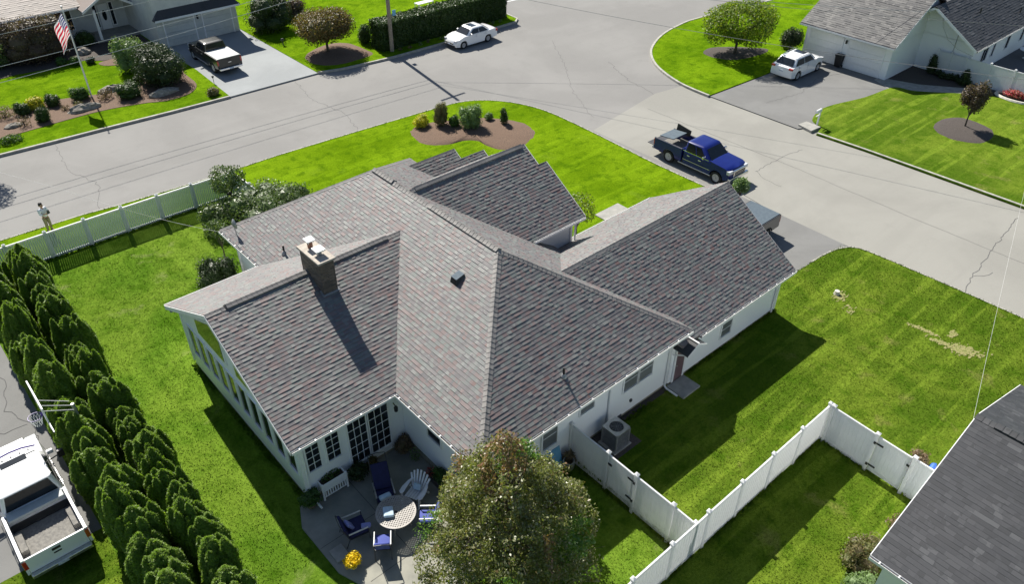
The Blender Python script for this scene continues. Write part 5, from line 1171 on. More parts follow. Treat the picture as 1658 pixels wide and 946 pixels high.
mb = MB(); mb.tube([(0, 0, 0), (0, 0, 5), (0, 0, 11)], [.17, .15, .12], 12); part(mb, 'pole', M['pole'], up_)
mb = MB(); mb.box(-1.1, 1.1, -.05, .05, 10.2, 10.32); part(mb, 'crossarm', M['pole'], up_)
sg = thing('pole_sign', (24.3, 40.3, 3.1), 'small blue sign fixed to the wooden utility pole', 'sign'); mb = MB(); mb.box(-.02, .3, -.02, .02, -.22, .22); part(mb, 'sign_panel', M['blue_board'], sg, bevel=.01)
def wire(pts, sag, label, r=.013, mat='wire', grp='overhead wires across the streets'):
    L = []
    for a, b in zip(pts[:-1], pts[1:]):
        for i in range(20):
            t = i/20; L.append((a[0]+(b[0]-a[0])*t, a[1]+(b[1]-a[1])*t, a[2]+(b[2]-a[2])*t-4*sag*t*(1-t)))
    L.append(pts[-1]); mb = MB(); mb.tube(L, r, 5); return solo(mb, 'overhead_wire', M[mat], label, 'wire', grp)
wire([(-30, 40.6, 7.6), (24.06, 40.46, 8.3)], .55, 'uppermost of the three overhead wires in front of the upper left house', .014, 'wirew')
wire([(-30, 40.4, 5.9), (24.06, 40.3, 7.0)], .75, 'middle overhead wire, crossing the flag', .016, 'wirew')
wire([(-30, 40.4, 4.7), (24.06, 40.3, 6.4)], .75, 'lowest overhead wire, passing in front of the dark pickup truck', .016, 'wirew')
wire([(24.06, 40.46, 6.6), (42, -9, 6.8)], .9, 'lower dark wire crossing the street in front of the top right garage', .014)
wire([(24.06, 40.46, 7.6), (46, -4, 8.2)], .8, 'upper dark wire crossing the corner lawn beside the yellow-green tree', .012)
wire([(24.06, 40.46, 7.2), (52.45, 10.2, 4.6)], .5, 'pale service wire ending at the gable of the top right house', .014, 'wirew')
wire([(12.43, -9.9, 4.6), (14.5, -9.4, 4.6), (26.5, -5.5, 6.2)][0:1]+[(49.0, 1.3, 10.2)], .9, 'pale wire rising from the dark-roofed house over the right lawn', .004, 'wirew')
wire([(.25, 18.1, 3.3), (-5, 25.5, 4.6), (-14, 40, 7)], .25, 'thin service cable running from the roof corner over the picket fence', .005, 'wirew')
# mailbox, slab, bin, little lights
mbx = thing('mailbox', (37.95, 10.0, .03), 'white mailbox on a white post beside the driveway entrance', 'mailbox')
mb = MB(); mb.box(-.05, .05, -.05, .05, 0, 1.0); part(mb, 'post', M['white_metal'], mbx, bevel=.01)
mb = MB(); mb.box(-.42, .12, -.02, .02, .72, .78); part(mb, 'arm', M['white_metal'], mbx)
mb = MB(); mb.loft([[(x, y*.085, 1.0+z) for y, z in ((-1, 0), (1, 0), (1, .12), (.7, .19), (0, .22), (-.7, .19), (-1, .12))] for x in (-.5, .05)]); bx__ = part(mb, 'box', M['white_metal'], mbx)
mb = MB(); mb.box(-.515, -.50, -.08, .08, 1.0, 1.17); part(mb, 'box_door', M['trim'], bx__)
mb = MB(); mb.prism([(36.75, 9.7), (37.8, 9.62), (37.85, 10.75), (37.0, 10.85)], -.3, .09); solo(mb, 'stone_slab', M['concrete'], 'raised stone slab at the foot of the white mailbox', 'slab', bevel=.02)
bn = thing('wheeled_bin', (48.75, 14.75, -.03), 'black wheeled bin between the two garage doors of the top right house', 'bin')
mb = MB(); mb.loft([[(x*s_, y*s_, z) for x, y in ((-.26, -.28), (.26, -.28), (.26, .28), (-.26, .28))] for s_, z in ((.8, .08), (1, .95))]); part(mb, 'tub', M['bin'], bn, bevel=.02)
mb = MB(); mb.box(-.3, .3, -.3, .3, .95, 1.03); part(mb, 'lid', M['bin'], bn, bevel=.02)
for s_ in (-1, 1): mb = MB(); mb.lathe([(.09, -.03), (.09, .03)], (.24, s_*.24, .09), 12, 'y'); part(mb, 'wheel', M['rubber'], bn)
sl_ = thing('garden_light', (10.2, 43.7, .03), 'small dark garden light at the driveway edge across the street', 'lamp'); mb = MB(); mb.tube([(0, 0, 0), (0, 0, .4)], .02, 6); part(mb, 'stake', M['black'], sl_); mb = MB(); mb.lathe([(.05, .38), (.08, .46), (.1, .5), (.02, .56)], n=10); part(mb, 'lamp_head', M['black'], sl_)
sl_ = thing('garden_light', (18.0, 47.5, .03), 'small dark garden ornament on the grass right of the pale driveway', 'ornament'); mb = MB(); mb.tube([(0, 0, 0), (.02, 0, .35)], .05, 6); mb.blob((0, 0, .45), (.16, .12, .14), 8, 6, .15); part(mb, 'figure', M['darkgrey'], sl_)
# basketball hoop over the left driveway
bh = thing('basketball_hoop', (-8.6, 12.2, 0), 'basketball hoop with white backboard sticking out of the evergreen hedge over the left driveway', 'basketball hoop')
mb = MB(); mb.box(-1.30, -1.25, -.9, .93, 2.95, 3.95); part(mb, 'backboard', M['white_metal'], bh, bevel=.01)
mb = MB(); mb.tube([(-1.27, -.9, 3.3), (-1.27, -1.5, 3.3)], .025, 6); part(mb, 'side_bar', M['galv'], bh); mb = MB(); mb.tube([(-.35, 0, -.05), (-.35, 0, 2.9)], .06, 8); part(mb, 'pole', M['galv'], bh)
for y in (-.35, 0, .35):
    mb = MB(); mb.tube([(-.4, y*.8, 2.85), (-1.25, y, 3.4)], .015, 6); part(mb, 'support_arm', M['wirew'], bh)
mb = MB(); mb.tube([(-1.55+.23*math.cos(a), .23*math.sin(a), 3.05) for a in [2*PI*k/20 for k in range(21)]], .011, 6); mb.box(-1.38, -1.3, -.06, .06, 3.0, 3.1); rm = part(mb, 'rim', M['purple'], bh)
mb = MB()
for k in range(12):
    a = 2*PI*k/12
    for s_ in (-1, 1): mb.tube([(-1.55+.23*math.cos(a), .23*math.sin(a), 3.04), (-1.55+.17*math.cos(a+s_*.26), .17*math.sin(a+s_*.26), 2.85), (-1.55+.12*math.cos(a), .12*math.sin(a), 2.66)], .007, 4)
nn = part(mb, 'net', M['white_metal'], rm); nn['kind'] = 'stuff'
# bench-like white structure behind the hedge
wb_ = thing('garden_bench', (33.0, 48.2, .03), 'white low bench on the grass behind the clipped hedge at the top', 'bench')
for k in range(4): mb = MB(); mb.box(-.9, .9, -.35+k*.19, -.35+k*.19+.12, .36, .4); part(mb, 'slat', M['white_metal'], wb_)
for x in (-.8, .8):
    for y in (-.3, .3): mb = MB(); mb.box(x-.04, x+.04, y-.04, y+.04, 0, .36); part(mb, 'leg', M['white_metal'], wb_)
# tan stump on the side lawn
mb = MB(); mb.lathe([(.16, -.05), (.13, .1), (.12, .2), (.001, .21)], (21.7, -.95, 0), 10); solo(mb, 'tree_stump', M['potw'], 'small pale stump in a dry spot on the right-hand lawn', 'stump')
# air conditioner
ac = thing('air_conditioner', (6.42, -.32, 0), 'square grey air conditioner unit with a round fan on top beside the house wall', 'air conditioner'); ac.scale = (.86, .86, .92)
mb = MB(); mb.box(-.56, .56, -.52, .52, .0, .07); part(mb, 'pad', M['concrete'], ac, bevel=.01)
mb = MB(); mb.box(-.40, .40, -.40, .40, .08, .98); part(mb, 'core', M['black'], ac)
mb = MB(); 
for k in range(24):
    z = .13+k*.033
    for (x0, x1, y0, y1) in ((-.43, .43, -.43, -.41), (-.43, .43, .41, .43), (-.43, -.41, -.41, .41), (.41, .43, -.41, .41)): mb.box(x0, x1, y0, y1, z, z+.014)
lv = part(mb, 'louvre_grille', M['galv'], ac); lv['kind'] = 'stuff'
for x in (-.42, .42):
    for y in (-.42, .42): mb = MB(); mb.box(x-.035, x+.035, y-.035, y+.035, .07, .98); part(mb, 'corner_post', M['galv'], ac, bevel=.01)
mb = MB(); n_ = 28; vs = []
for z in (.96, 1.03):
    vs += [(.46*max(-1, min(1, 1.35*math.cos(2*PI*k/n_))), .46*max(-1, min(1, 1.35*math.sin(2*PI*k/n_))), z) for k in range(n_)]
    vs += [(.33*math.cos(2*PI*k/n_), .33*math.sin(2*PI*k/n_), z) for k in range(n_)]
fs = []
for k in range(n_):
    q = (k+1) % n_; fs += [(2*n_+k, 2*n_+q, 3*n_+q, 3*n_+k), (k, q, 2*n_+q, 2*n_+k), (n_+q, n_+k, 3*n_+k, 3*n_+q)]
mb.add(vs, fs); part(mb, 'top_panel', M['metal'], ac)
for k in range(3):
    a = 2*PI*k/3; mb = MB(); mb.add([(.04*math.cos(a), .04*math.sin(a), .985), (.30*math.cos(a-.35), .30*math.sin(a-.35), .975), (.30*math.cos(a+.35), .30*math.sin(a+.35), 1.0)], [(0, 1, 2)]); part(mb, 'fan_blade', M['darkgrey'], ac)
mb = MB()
for rr in (.1, .17, .24, .31): mb.tube([(rr*math.cos(2*PI*k/24), rr*math.sin(2*PI*k/24), 1.035) for k in range(25)], .004, 4)
for k in range(6): a = PI*k/6; mb.tube([(-.33*math.cos(a), -.33*math.sin(a), 1.033), (.33*math.cos(a), .33*math.sin(a), 1.033)], .004, 4)
gg = part(mb, 'fan_guard', M['galv'], ac); gg['kind'] = 'stuff'
# blue board and white bin in the corner by the fence, blue tarp by house D
mb = MB(); T = Matrix.Translation((3.35, .15, 0)) @ Matrix.Rotation(R(-16), 4, 'X'); mb.box(0, .75, 0, .04, 0, 1.0, T); solo(mb, 'leaning_board', M['blue_board'], 'light blue board leaning on the house wall behind the round tree', 'board', bevel=.01)
pb = thing('pot', (4.15, -.05, 0), 'pale rounded tub between the blue board and the fence', 'tub'); mb = MB(); mb.lathe([(.13, 0), (.2, .1), (.24, .4), (.22, .5), (.19, .5), (.17, .2), (.001, .15)], n=14); part(mb, 'tub_body', M['metal'], pb, smooth=True)
tp = thing('blue_cover', (12.95, -10.05, 0), 'bright blue folded cover standing between the gate and the dark roof', 'tarp')
mb = MB(); mb.add([(-.5, -.2, 0), (.5, -.2, 0), (.5, .35, 0), (-.5, .35, 0), (-.45, 0, .7), (.5, .05, 1.0), (.45, .2, .95), (-.4, .15, .65)], [(0, 1, 5, 4), (1, 2, 6, 5), (2, 3, 7, 6), (3, 0, 4, 7), (4, 5, 6, 7)]); part(mb, 'cover_cloth', M['blue_tarp'], tp, bevel=.04, smooth=True); tp.location = (13.35, -9.35, 0)

# ================================================================== PLANTS
def boxhedge(name, label, loc, x0, x1, y0, y1, h, mat, n, size, cat='hedge'):
    o = thing(name, loc, label, cat); L, D = x1-x0, y1-y0
    # surface points: top, front, back, ends
    areas = np.array([L*D, L*h, L*h, D*h, D*h]); k = rng.choice(5, n, p=areas/areas.sum()); u = rng.random(n); v = rng.random(n); P = np.zeros((n, 3)); Nn = np.zeros((n, 3))
    for f, (pf, nf) in enumerate((((lambda u, v: (x0+L*u, y0+D*v, h+0*u)), (0, 0, 1)), ((lambda u, v: (x0+L*u, y0+0*u, h*v)), (0, -1, 0)), ((lambda u, v: (x0+L*u, y1+0*u, h*v)), (0, 1, 0)), ((lambda u, v: (x0+0*u, y0+D*u, h*v)), (-1, 0, 0)), ((lambda u, v: (x1+0*u, y0+D*u, h*v)), (1, 0, 0)))):
        s_ = k == f; P[s_] = np.stack(pf(u[s_], v[s_]), 1); Nn[s_] = nf
    P += rng.normal(0, .035, P.shape)+Nn*(.06*np.sin(P[:, :1]*3.1)*np.cos(P[:, 2:3]*4))
    P[:, 2] = np.maximum(P[:, 2], .03)
    link('foliage', leafmesh('foliage', P, Nn, size, M[mat], 1, .8, .2), o)
    mb = MB(); mb.box(x0+.09, x1-.09, y0+.09, y1-.09, .03, h-.09); part(mb, 'inner_growth', M[mat], o)
    return o
boxhedge('clipped_hedge', 'long dark green clipped hedge behind the parked white sedan', (0, 0, .03), 23.3, 36.7, 40.7, 42.3, 2.25, 'lf_hedge', 30000, .13)
ORD_ = ['first', 'second', 'third', 'fourth', 'fifth', 'sixth', 'seventh', 'eighth', 'ninth', 'tenth', 'eleventh', 'twelfth']
for i in range(12):
    x = 24.6+i*1.0+random.uniform(-.2, .2)
    shrub('border_plant', '%s border plant from the left under the long clipped hedge' % ORD_[i], 'plant', (x, 40.1+random.uniform(-.1, .15), .03), .22, .18, .3, random.choice(['lf_pale', 'lf_brown', 'lf_olive']), 90, .09, nl=4, group='small border plants under the clipped hedge', core=False)
# evergreen columns of the double hedge: five variants, many copies
def arbor(h, rad, tips):
    Ps, Ns, As = [], [], []; core = MB(); lobes = [(0, 0, h, rad*.62)]
    for i in range(tips):
        a = 2*PI*i/tips+random.uniform(-.4, .4); rr = rad*random.uniform(.42, .78); lobes.append((rr*math.cos(a), rr*math.sin(a), h*random.uniform(.62, .98), rad*random.uniform(.26, .42)))
    for (cx, cy, hh, r) in lobes:
        n = int(4200*r*hh); t = rng.random(n)**.7; z = hh*t
        prof = r*np.where(t < .7, .85+.15*np.sin(t/.7*PI*.6), np.clip(1-((t-.7)/.3)**1.5, 0, 1)**.8)*(.95+.10*np.sin(z*8+cx*9)); a = rng.random(n)*2*PI; q = 1-.2*rng.random(n)
        q *= 1+.10*np.sin(a*5+z*2.5+cx*20)
        P = np.stack([cx+prof*q*np.cos(a), cy+prof*q*np.sin(a), z+.03+rng.normal(0, .02, n)], 1); Ps.append(P)
        Ns.append(np.stack([np.cos(a), np.sin(a), .35+1.6*np.clip(t-.7, 0, 1)], 1)); As.append(np.tile([0, 0, 1.], (n, 1))+.6*np.stack([np.cos(a), np.sin(a), 0*a], 1))
        core.lathe([(r*.7, 0), (r*.78, hh*.4), (r*.72, hh*.72), (r*.45, hh*.88), (.001, hh*.94)], (cx, cy, .02), 9)
    P = np.concatenate(Ps); return leafmesh('foliage', P, np.concatenate(Ns), .068, M['lf_arb'], 1.9, .75, .55, np.concatenate(As)), core
ORD = ['first', 'second', 'third', 'fourth', 'fifth', 'sixth', 'seventh', 'eighth', 'ninth', 'tenth', 'eleventh', 'twelfth', 'thirteenth', 'fourteenth', 'fifteenth', 'sixteenth', 'seventeenth', 'eighteenth', 'nineteenth', 'twentieth', 'twenty-first', 'twenty-second', 'twenty-third', 'twenty-fourth', 'twenty-fifth', 'twenty-sixth', 'twenty-seventh']
AV = []
for i in range(5):
    AV.append((arbor(2.7+.13*i, .74, 13+i % 3)))
cores = [c.mesh('inner_growth', M['lf_arb']) for _, c in AV]
tr = MB(); tr.tube([(0, 0, -.05), (0, 0, 1.4)], [.07, .04], 7); trunkm = tr.mesh('trunk', M['bark'])
k = 0
for row, (xc, ya, yb, cnt) in enumerate(((-7.62, 3.3, 26.1, 27), (-9.12, 3.9, 25.6, 25))):
    for i in range(cnt):
        y = ya+(yb-ya)*i/(cnt-1); v = random.randrange(5)
        side = 'lawn side' if row == 0 else 'driveway side'
        if row == 1 and 8.9 < y < 9.6: continue
        o = thing('evergreen_tree', (xc+random.uniform(-.12, .12), y+random.uniform(-.12, .12), gz(xc, y)), '%s evergreen from the near end of the hedge row on the %s' % (ORD[i], side), 'evergreen', 'evergreens of the hedge row on the %s' % side, random.uniform(0, 6.28))
        o.scale = (random.uniform(.78, 1.05), random.uniform(.78, 1.05), random.uniform(.70, 1.0)*(1.06 if row else 1))
        link('foliage', AV[v][0], o); link('inner_growth', cores[v], o); link('trunk', trunkm, o)
# bare twigs and weeds between the two rows
for (x, y, wh) in ((-8.2, 9.4, 'second'), (-8.25, 8.4, 'third'), (-8.3, 13.2, 'farthest'), (-8.3, 7.4, 'nearest')):
    o = thing('dead_shrub', (x, y, -.25), '%s of the bare tangled twig clumps between the two evergreen rows' % wh, 'shrub', 'bare twigs between the hedge rows'); mb = MB()
    for j in range(16):
        a = random.uniform(0, 6.28); r_ = random.uniform(.2, .6); mb.tube([(0, 0, 0), (r_*.4*math.cos(a), r_*.4*math.sin(a), random.uniform(.5, 1)), (r_*math.cos(a+.5), r_*math.sin(a+.5), random.uniform(.9, 1.8))], [.015, .01, .006], 4)
    t_ = part(mb, 'twigs', M['cap'], o); t_['kind'] = 'stuff'
# --- big tree in the foreground by the patio
ft = thing('ornamental_pear_tree', (-.5, -1.9, -.25), 'big round tree with glossy leaves turning red at the top, beside the patio', 'tree')
lb = [(0, 0, 3.0, 1.9, 1.8, 1.7), (.1, .1, 4.4, 1.5, 1.4, 1.5), (-.1, .15, 5.5, .95, .9, 1.1), (-.15, 0, 6.3, .42, .42, .6)]
for (zz0, rr0, nn0, sz0, hz0) in ((1.9, 2.15, 9, .85, .75), (3.0, 2.05, 9, .88, .9), (3.9, 1.6, 8, .78, .85), (4.8, 1.05, 6, .62, .75), (5.6, .55, 4, .45, .6)):
    for i in range(nn0):
        a = 2*PI*i/nn0+random.uniform(-.3, .3)+zz0; r_ = rr0*random.uniform(.82, 1.12); q = random.uniform(.8, 1.15)
        lb.append((r_*math.cos(a), r_*math.sin(a), zz0+random.uniform(-.3, .3), sz0*q, sz0*q, hz0*q))
for i in range(26):
    q = random.choice(lb[4:]); a = math.atan2(q[1], q[0])+random.uniform(-.4, .4); r_ = math.hypot(q[0], q[1])+q[3]*.75; lb.append((r_*math.cos(a), r_*math.sin(a), q[2]+random.uniform(-.5, .6), .28, .28, .34))
P, Nn = cloud(lb, 120000, .6)
# carve gaps between branches so the crown is open and uneven
ph = np.sin(P[:, 0]*3.7+P[:, 2]*2.1)+np.sin(P[:, 1]*4.1-P[:, 2]*2.7+1)+np.sin(P[:, 0]*2.3+P[:, 1]*2.9+.6)
keep = (ph > -.75) | (rng.random(len(P)) < .12); P, Nn = P[keep], Nn[keep]
P += .17*np.stack([np.sin(P[:, 2]*6), np.cos(P[:, 0]*6), np.sin(P[:, 1]*6)], 1)
redf = (np.sin(P[:, 0]*2.2+2.0)+np.cos(P[:, 1]*2.6)+(P[:, 2]-4.2)*.42) > 1.5
grn = (~redf) & ((np.sin(P[:, 0]*1.9-.6)+np.cos(P[:, 1]*1.7+P[:, 2]) > 1.35))
for s_, mt_ in ((~redf & ~grn, 'lf_pear'), (redf, 'lf_pearred'), (grn, 'lf_peargreen')):
    link('foliage', leafmesh('foliage', P[s_], Nn[s_], .078, M[mt_], 1.2, 1.0, .25), ft)
mb = MB(); mb.tube([(0, 0, -.1), (.03, 0, 1.2), (0, .05, 3.0), (.03, .05, 5.0), (0, 0, 6.3)], [.17, .14, .10, .06, .02], 10)
tk = part(mb, 'trunk', M['bark'], ft, smooth=True)
for q in lb[4::2]:
    mb = MB(); z0_ = max(1.1, q[2]-1.5); mb.tube([(0, 0, z0_), (q[0]*.5, q[1]*.5, z0_+(q[2]-z0_)*.6), (q[0]*.95, q[1]*.95, q[2]+.1)], [.06, .04, .012], 6); part(mb, 'limb', M['bark'], ft)
for i in range(60):
    a = random.uniform(0, 6.28); q = random.choice(lb); mb = MB() if i == 0 else mb
    mb.tube([(q[0]*.6, q[1]*.6, q[2]-.2), (q[0]+q[3]*.9*math.cos(a), q[1]+q[4]*.9*math.sin(a), q[2]+random.uniform(-.3, .5))], [.014, .005], 4)
t_ = part(mb, 'twigs', M['bark'], ft); t_['kind'] = 'stuff'
# --- parcel B
shrub('round_topped_tree', 'wide dome-shaped tree with bronze leaves on a mulch mound by the pole', 'tree', (19.9, 43.5, .03), 2.75, 2.5, 3.5, 'lf_bronze', 22000, .13, .55, .10, nl=18, jitter=.9)
shrub('small_conifer', 'small dark conical evergreen right of the bronze dome-shaped tree', 'evergreen', (23.5, 43.6, .03), .65, .65, 1.6, 'lf_hedge', 3000, .09, nl=6)
shrub('yellow_green_shrub', 'loose yellow-green shrub between the small conifer and the hedge', 'shrub', (24.0, 42.7, .03), .5, .45, .8, 'lf_yg', 700, .10, nl=5)
shrub('weeping_shrub', 'dense drooping green shrub at the right corner of the two-storey garage wing', 'shrub', (19.0, 51.6, .03), 2.2, 2.0, 3.0, 'lf_dark', 7000, .12, nl=10)
shrub('bronze_shrub', 'purplish shrub behind the drooping green shrub at the top', 'shrub', (22.0, 53.0, .03), 1.3, 1.2, 1.9, 'lf_plum', 4000, .12, nl=8)
shrub('rhododendron', 'tall dark shrub with a brownish sunlit top before the left front windows', 'shrub', (1.8, 57.0, .03), 2.8, 1.9, 3.6, 'lf_plum', 15000, .12, nl=12)
shrub('big_mounded_shrub', 'large dark mounded shrub at the end of the mulch bed beside the pale driveway', 'shrub', (7.3, 46.3, .05), 1.9, 2.3, 3.1, 'lf_dark', 15000, .10, nl=12)
shrub('pale_shrub', 'pale green feathery shrub touching the large mounded shrub', 'shrub', (6.6, 49.9, .05), 1.35, 1.35, 2.6, 'lf_pale', 5000, .11, nl=9)
shrub('flat_topped_shrub', 'low flat-topped dark green shrub in the mulch bed left of the mounded shrub', 'shrub', (4.5, 45.1, .05), 1.0, .9, 1.1, 'lf_hedge', 5000, .07, nl=9)
shrub('yellow_shrub', 'bright yellow shrub among the round bushes in the mulch bed', 'shrub', (-1.2, 47.5, .05), .75, .6, .8, 'lf_yel', 1600, .10, nl=6)
shrub('round_bush', 'dark round bush just right of the bright yellow shrub', 'bush', (-.1, 47.2, .05), .55, .55, .8, 'lf_hedge', 2600, .07, nl=7)
shrub('round_bush', 'dark round bush just left of the bright yellow shrub', 'bush', (-2.1, 47.0, .05), .55, .55, .8, 'lf_hedge', 2600, .07, nl=7)
shrub('round_bush', 'dark tall-sided bush nearest the street in the mulch bed', 'bush', (-1.4, 44.9, .05), .55, .5, 1.0, 'lf_hedge', 2600, .07, nl=7)
shrub('round_bush', 'green bush at the foot of the flagpole', 'bush', (1.75, 47.1, .05), .75, .6, .9, 'lf_green', 2600, .08, nl=7)
shrub('straggly_plant', 'reddish straggly plant right of the flagpole in the mulch bed', 'plant', (3.1, 46.0, .05), .6, .5, .7, 'lf_brown', 900, .08, nl=6, core=False)
shrub('straggly_plant', 'olive straggly plant at the left end of the mulch bed', 'plant', (-3.2, 47.4, .05), .9, .7, .8, 'lf_olive', 1400, .08, nl=7, core=False)
shrub('straggly_plant', 'thin dark straggly plant near the kerb at the left end of the bed', 'plant', (-2.6, 45.0, .05), .5, .45, .7, 'lf_brown', 500, .07, nl=5, core=False)
shrub('straggly_plant', 'small brown tuft between the flat grey rock and the round bushes', 'plant', (.3, 45.9, .05), .35, .3, .4, 'lf_brown', 300, .07, nl=4, core=False)
shrub('straggly_plant', 'small green tuft above the flat grey rock', 'plant', (1.2, 45.9, .05), .4, .35, .4, 'lf_olive', 350, .07, nl=4, core=False)
shrub('grass_clump', 'tuft of long grass by the street left of the mulch bed', 'plant', (-4.0, 43.0, .03), .9, .6, .5, 'lf_green', 1400, .10, nl=6, core=False)
shrub('corner_plant', 'spiky plant in the kerb corner beside the pale driveway', 'plant', (9.2, 41.6, .03), .55, .5, .6, 'lf_olive', 1000, .09, nl=6)
shrub('pale_flower_bush', 'loose bush with pale leaves at the left edge below the upper left house', 'bush', (-1.2, 57.6, .03), 1.3, 1.3, 2.3, 'lf_pale', 3500, .13, nl=9)
shrub('dark_bush', 'dark bush at the left picture edge beside the shaded bed', 'bush', (-3.6, 53.8, .03), 1.4, 1.2, 1.6, 'lf_dark', 4000, .10, nl=8)
shrub('round_shaded_bush', 'round olive bush in the shade under the front windows', 'bush', (5.7, 58.0, .03), .8, .75, 1.3, 'lf_hedge', 3000, .08, nl=7)
shrub('white_flower_plant', 'pale yellow flowering plant in the shade beside the porch', 'plant', (6.9, 54.2, .05), .35, .35, .8, 'lf_pale', 400, .09, nl=4, core=False)
for (x, y, s_, wh) in ((3.6, 54.2, .5, 'at the far edge of the oval lawn, middle one'), (4.6, 53.7, .4, 'at the far edge of the oval lawn, rightmost'), (2.8, 54.8, .5, 'at the far edge of the oval lawn, leftmost'), (8.2, 51.2, .5, 'beside the pale feathery shrub, farther one'), (8.8, 50.0, .45, 'beside the pale feathery shrub, nearer one'), (5.9, 47.3, .45, 'at the right tip of the oval lawn'), (8.7, 48.9, .5, 'behind the large mounded shrub')):
    shrub('bed_plant', 'low leafy plant '+wh, 'plant', (x, y, .05), s_, s_, s_*1.3, random.choice(['lf_dark', 'lf_olive', 'lf_green']), 600, .08, nl=5, group='low plants in the bed by the oval lawn')
for (x, y, dx, dy, h, lab) in ((1.3, 45.05, 1.15, .42, .42, 'long flat grey rock below the flagpole in the mulch bed'), (3.9, 47.2, .95, .4, .38, 'grey rock at the lawn edge right of the flagpole'), (6.6, 44.1, 1.1, .4, .38, 'grey rock in front of the large mounded shrub'), (-3.2, 45.3, .6, .3, .25, 'small pale rock at the left end of the bed'), (4.9, 56.2, .55, .45, .5, 'pale boulder in the shade under the tall dark shrub')):
    mb = MB(); mb.blob((0, 0, 0), (dx, dy, h), 14, 8, .13); o = solo(mb, 'rock', M['rock'], lab, 'rock'); o.location = (x, y, .05)
# off-frame street tree whose shadow reaches the road on the left
shrub('street_tree', 'tree beyond the left picture edge whose leafy shadow falls on the street', 'tree', (-6.4, 43.2, .03), 1.9, 1.9, 8.2, 'lf_green', 8000, .16, 4.4, .13, nl=12, core=False)
# --- our front bed and foundation plants
shrub('yellow_flower_shrub', 'bright yellow shrub at the left end of the front mulch bed', 'shrub', (17.5, 27.5, .08), .68, .6, .8, 'lf_yel', 2200, .08, nl=6)
shrub('upright_shrub', 'tall brown-tipped upright shrub beside the yellow shrub', 'shrub', (18.55, 26.7, .1), .6, .5, 1.65, 'lf_olive', 3000, .08, nl=8)
shrub('leafy_plant', 'green broad-leaved plant between the upright shrub and the pale round shrub', 'plant', (19.15, 26.0, .1), .45, .45, .8, 'lf_green', 800, .10, nl=5)
shrub('hydrangea', 'round shrub with whitish leaves in the middle of the front mulch bed', 'shrub', (19.85, 25.1, .12), .85, .8, 1.6, 'lf_pale', 4000, .09, nl=9)
shrub('small_bush', 'little grey-green bush right of the whitish round shrub', 'bush', (21.6, 25.3, .1), .38, .35, .5, 'lf_pale', 700, .07, nl=5)
shrub('column_shrub', 'small dark column-shaped shrub near the right end of the front mulch bed', 'shrub', (21.95, 24.1, .1), .32, .32, 1.15, 'lf_hedge', 1800, .07, nl=6)
for i in range(9):
    shrub('fading_hydrangea', '%s low flower shrub from the left along the front wall' % ORD_[i], 'shrub', (4.6+i*.92, 20.1+random.uniform(-.1, .2)+i*.02, .03), .55, .5, .75+.04*i, random.choice(['lf_brown', 'lf_olive', 'lf_olive', 'lf_green']), 700, .09, nl=6, group='low flower shrubs along the front wall')
shrub('small_front_tree', 'small multi-stemmed yellow-green tree by the front walk', 'tree', (15.6, 10.9, .03), 1.05, 1.0, 2.5, 'lf_yg', 2400, .11, .9, .035, nl=9, core=False)
shrub('leafy_bed_plant', 'low leafy green clump under the small front tree', 'plant', (14.9, 9.6, .03), .9, .7, .7, 'lf_green', 1500, .09, nl=6)
shrub('leafy_bed_plant', 'low green clump at the corner of the front walk', 'plant', (16.2, 10.1, .03), .6, .5, .5, 'lf_yg', 800, .09, nl=5)
shrub('potted_topiary', 'light green topped shrub on a stem behind our garage roof', 'shrub', (24.45, 6.95, 0), .5, .5, 2.15, 'lf_pale', 1800, .09, 1.0, .05, nl=7)
# --- shrubs by the picket fence
shrub('flowering_tree', 'airy small tree with glossy leaves rising above the picket fence corner', 'tree', (3.0, 25.5, 0), 1.15, 1.05, 2.9, 'lf_rhodo', 3000, .11, 1.2, .05, nl=10, core=False)
shrub('glossy_shrub', 'broad glossy-leaved shrub filling the corner beside the roof edge', 'shrub', (3.9, 22.9, 0), 2.1, 2.2, 2.3, 'lf_rhodo', 12000, .11, nl=12)
shrub('glossy_shrub', 'lower glossy shrub between the picket fence and the broad glossy shrub', 'shrub', (1.9, 24.2, 0), 1.3, 1.3, 1.6, 'lf_rhodo', 4500, .11, nl=8)
shrub('glossy_shrub', 'glossy shrub on the street side of the white fence end', 'shrub', (5.4, 22.6, 0), 1.2, 1.3, 2.0, 'lf_rhodo', 4500, .11, nl=9)
shrub('thin_tree', 'thin leafy sapling leaning in front of the left roof corner', 'tree', (.55, 21.3, 0), .75, .7, 2.4, 'lf_rhodo', 1100, .10, 1.1, .03, nl=7, core=False)
shrub('round_dark_bush', 'large round dark bush at the left corner of the house', 'bush', (-.8, 19.0, -.1), 1.1, 1.1, 2.1, 'lf_dark', 10000, .07, nl=10)
shrub('small_green_bush', 'small green bush between the round dark bush and the house wall', 'bush', (.0, 17.6, -.15), .35, .35, .8, 'lf_green', 500, .08, nl=4)
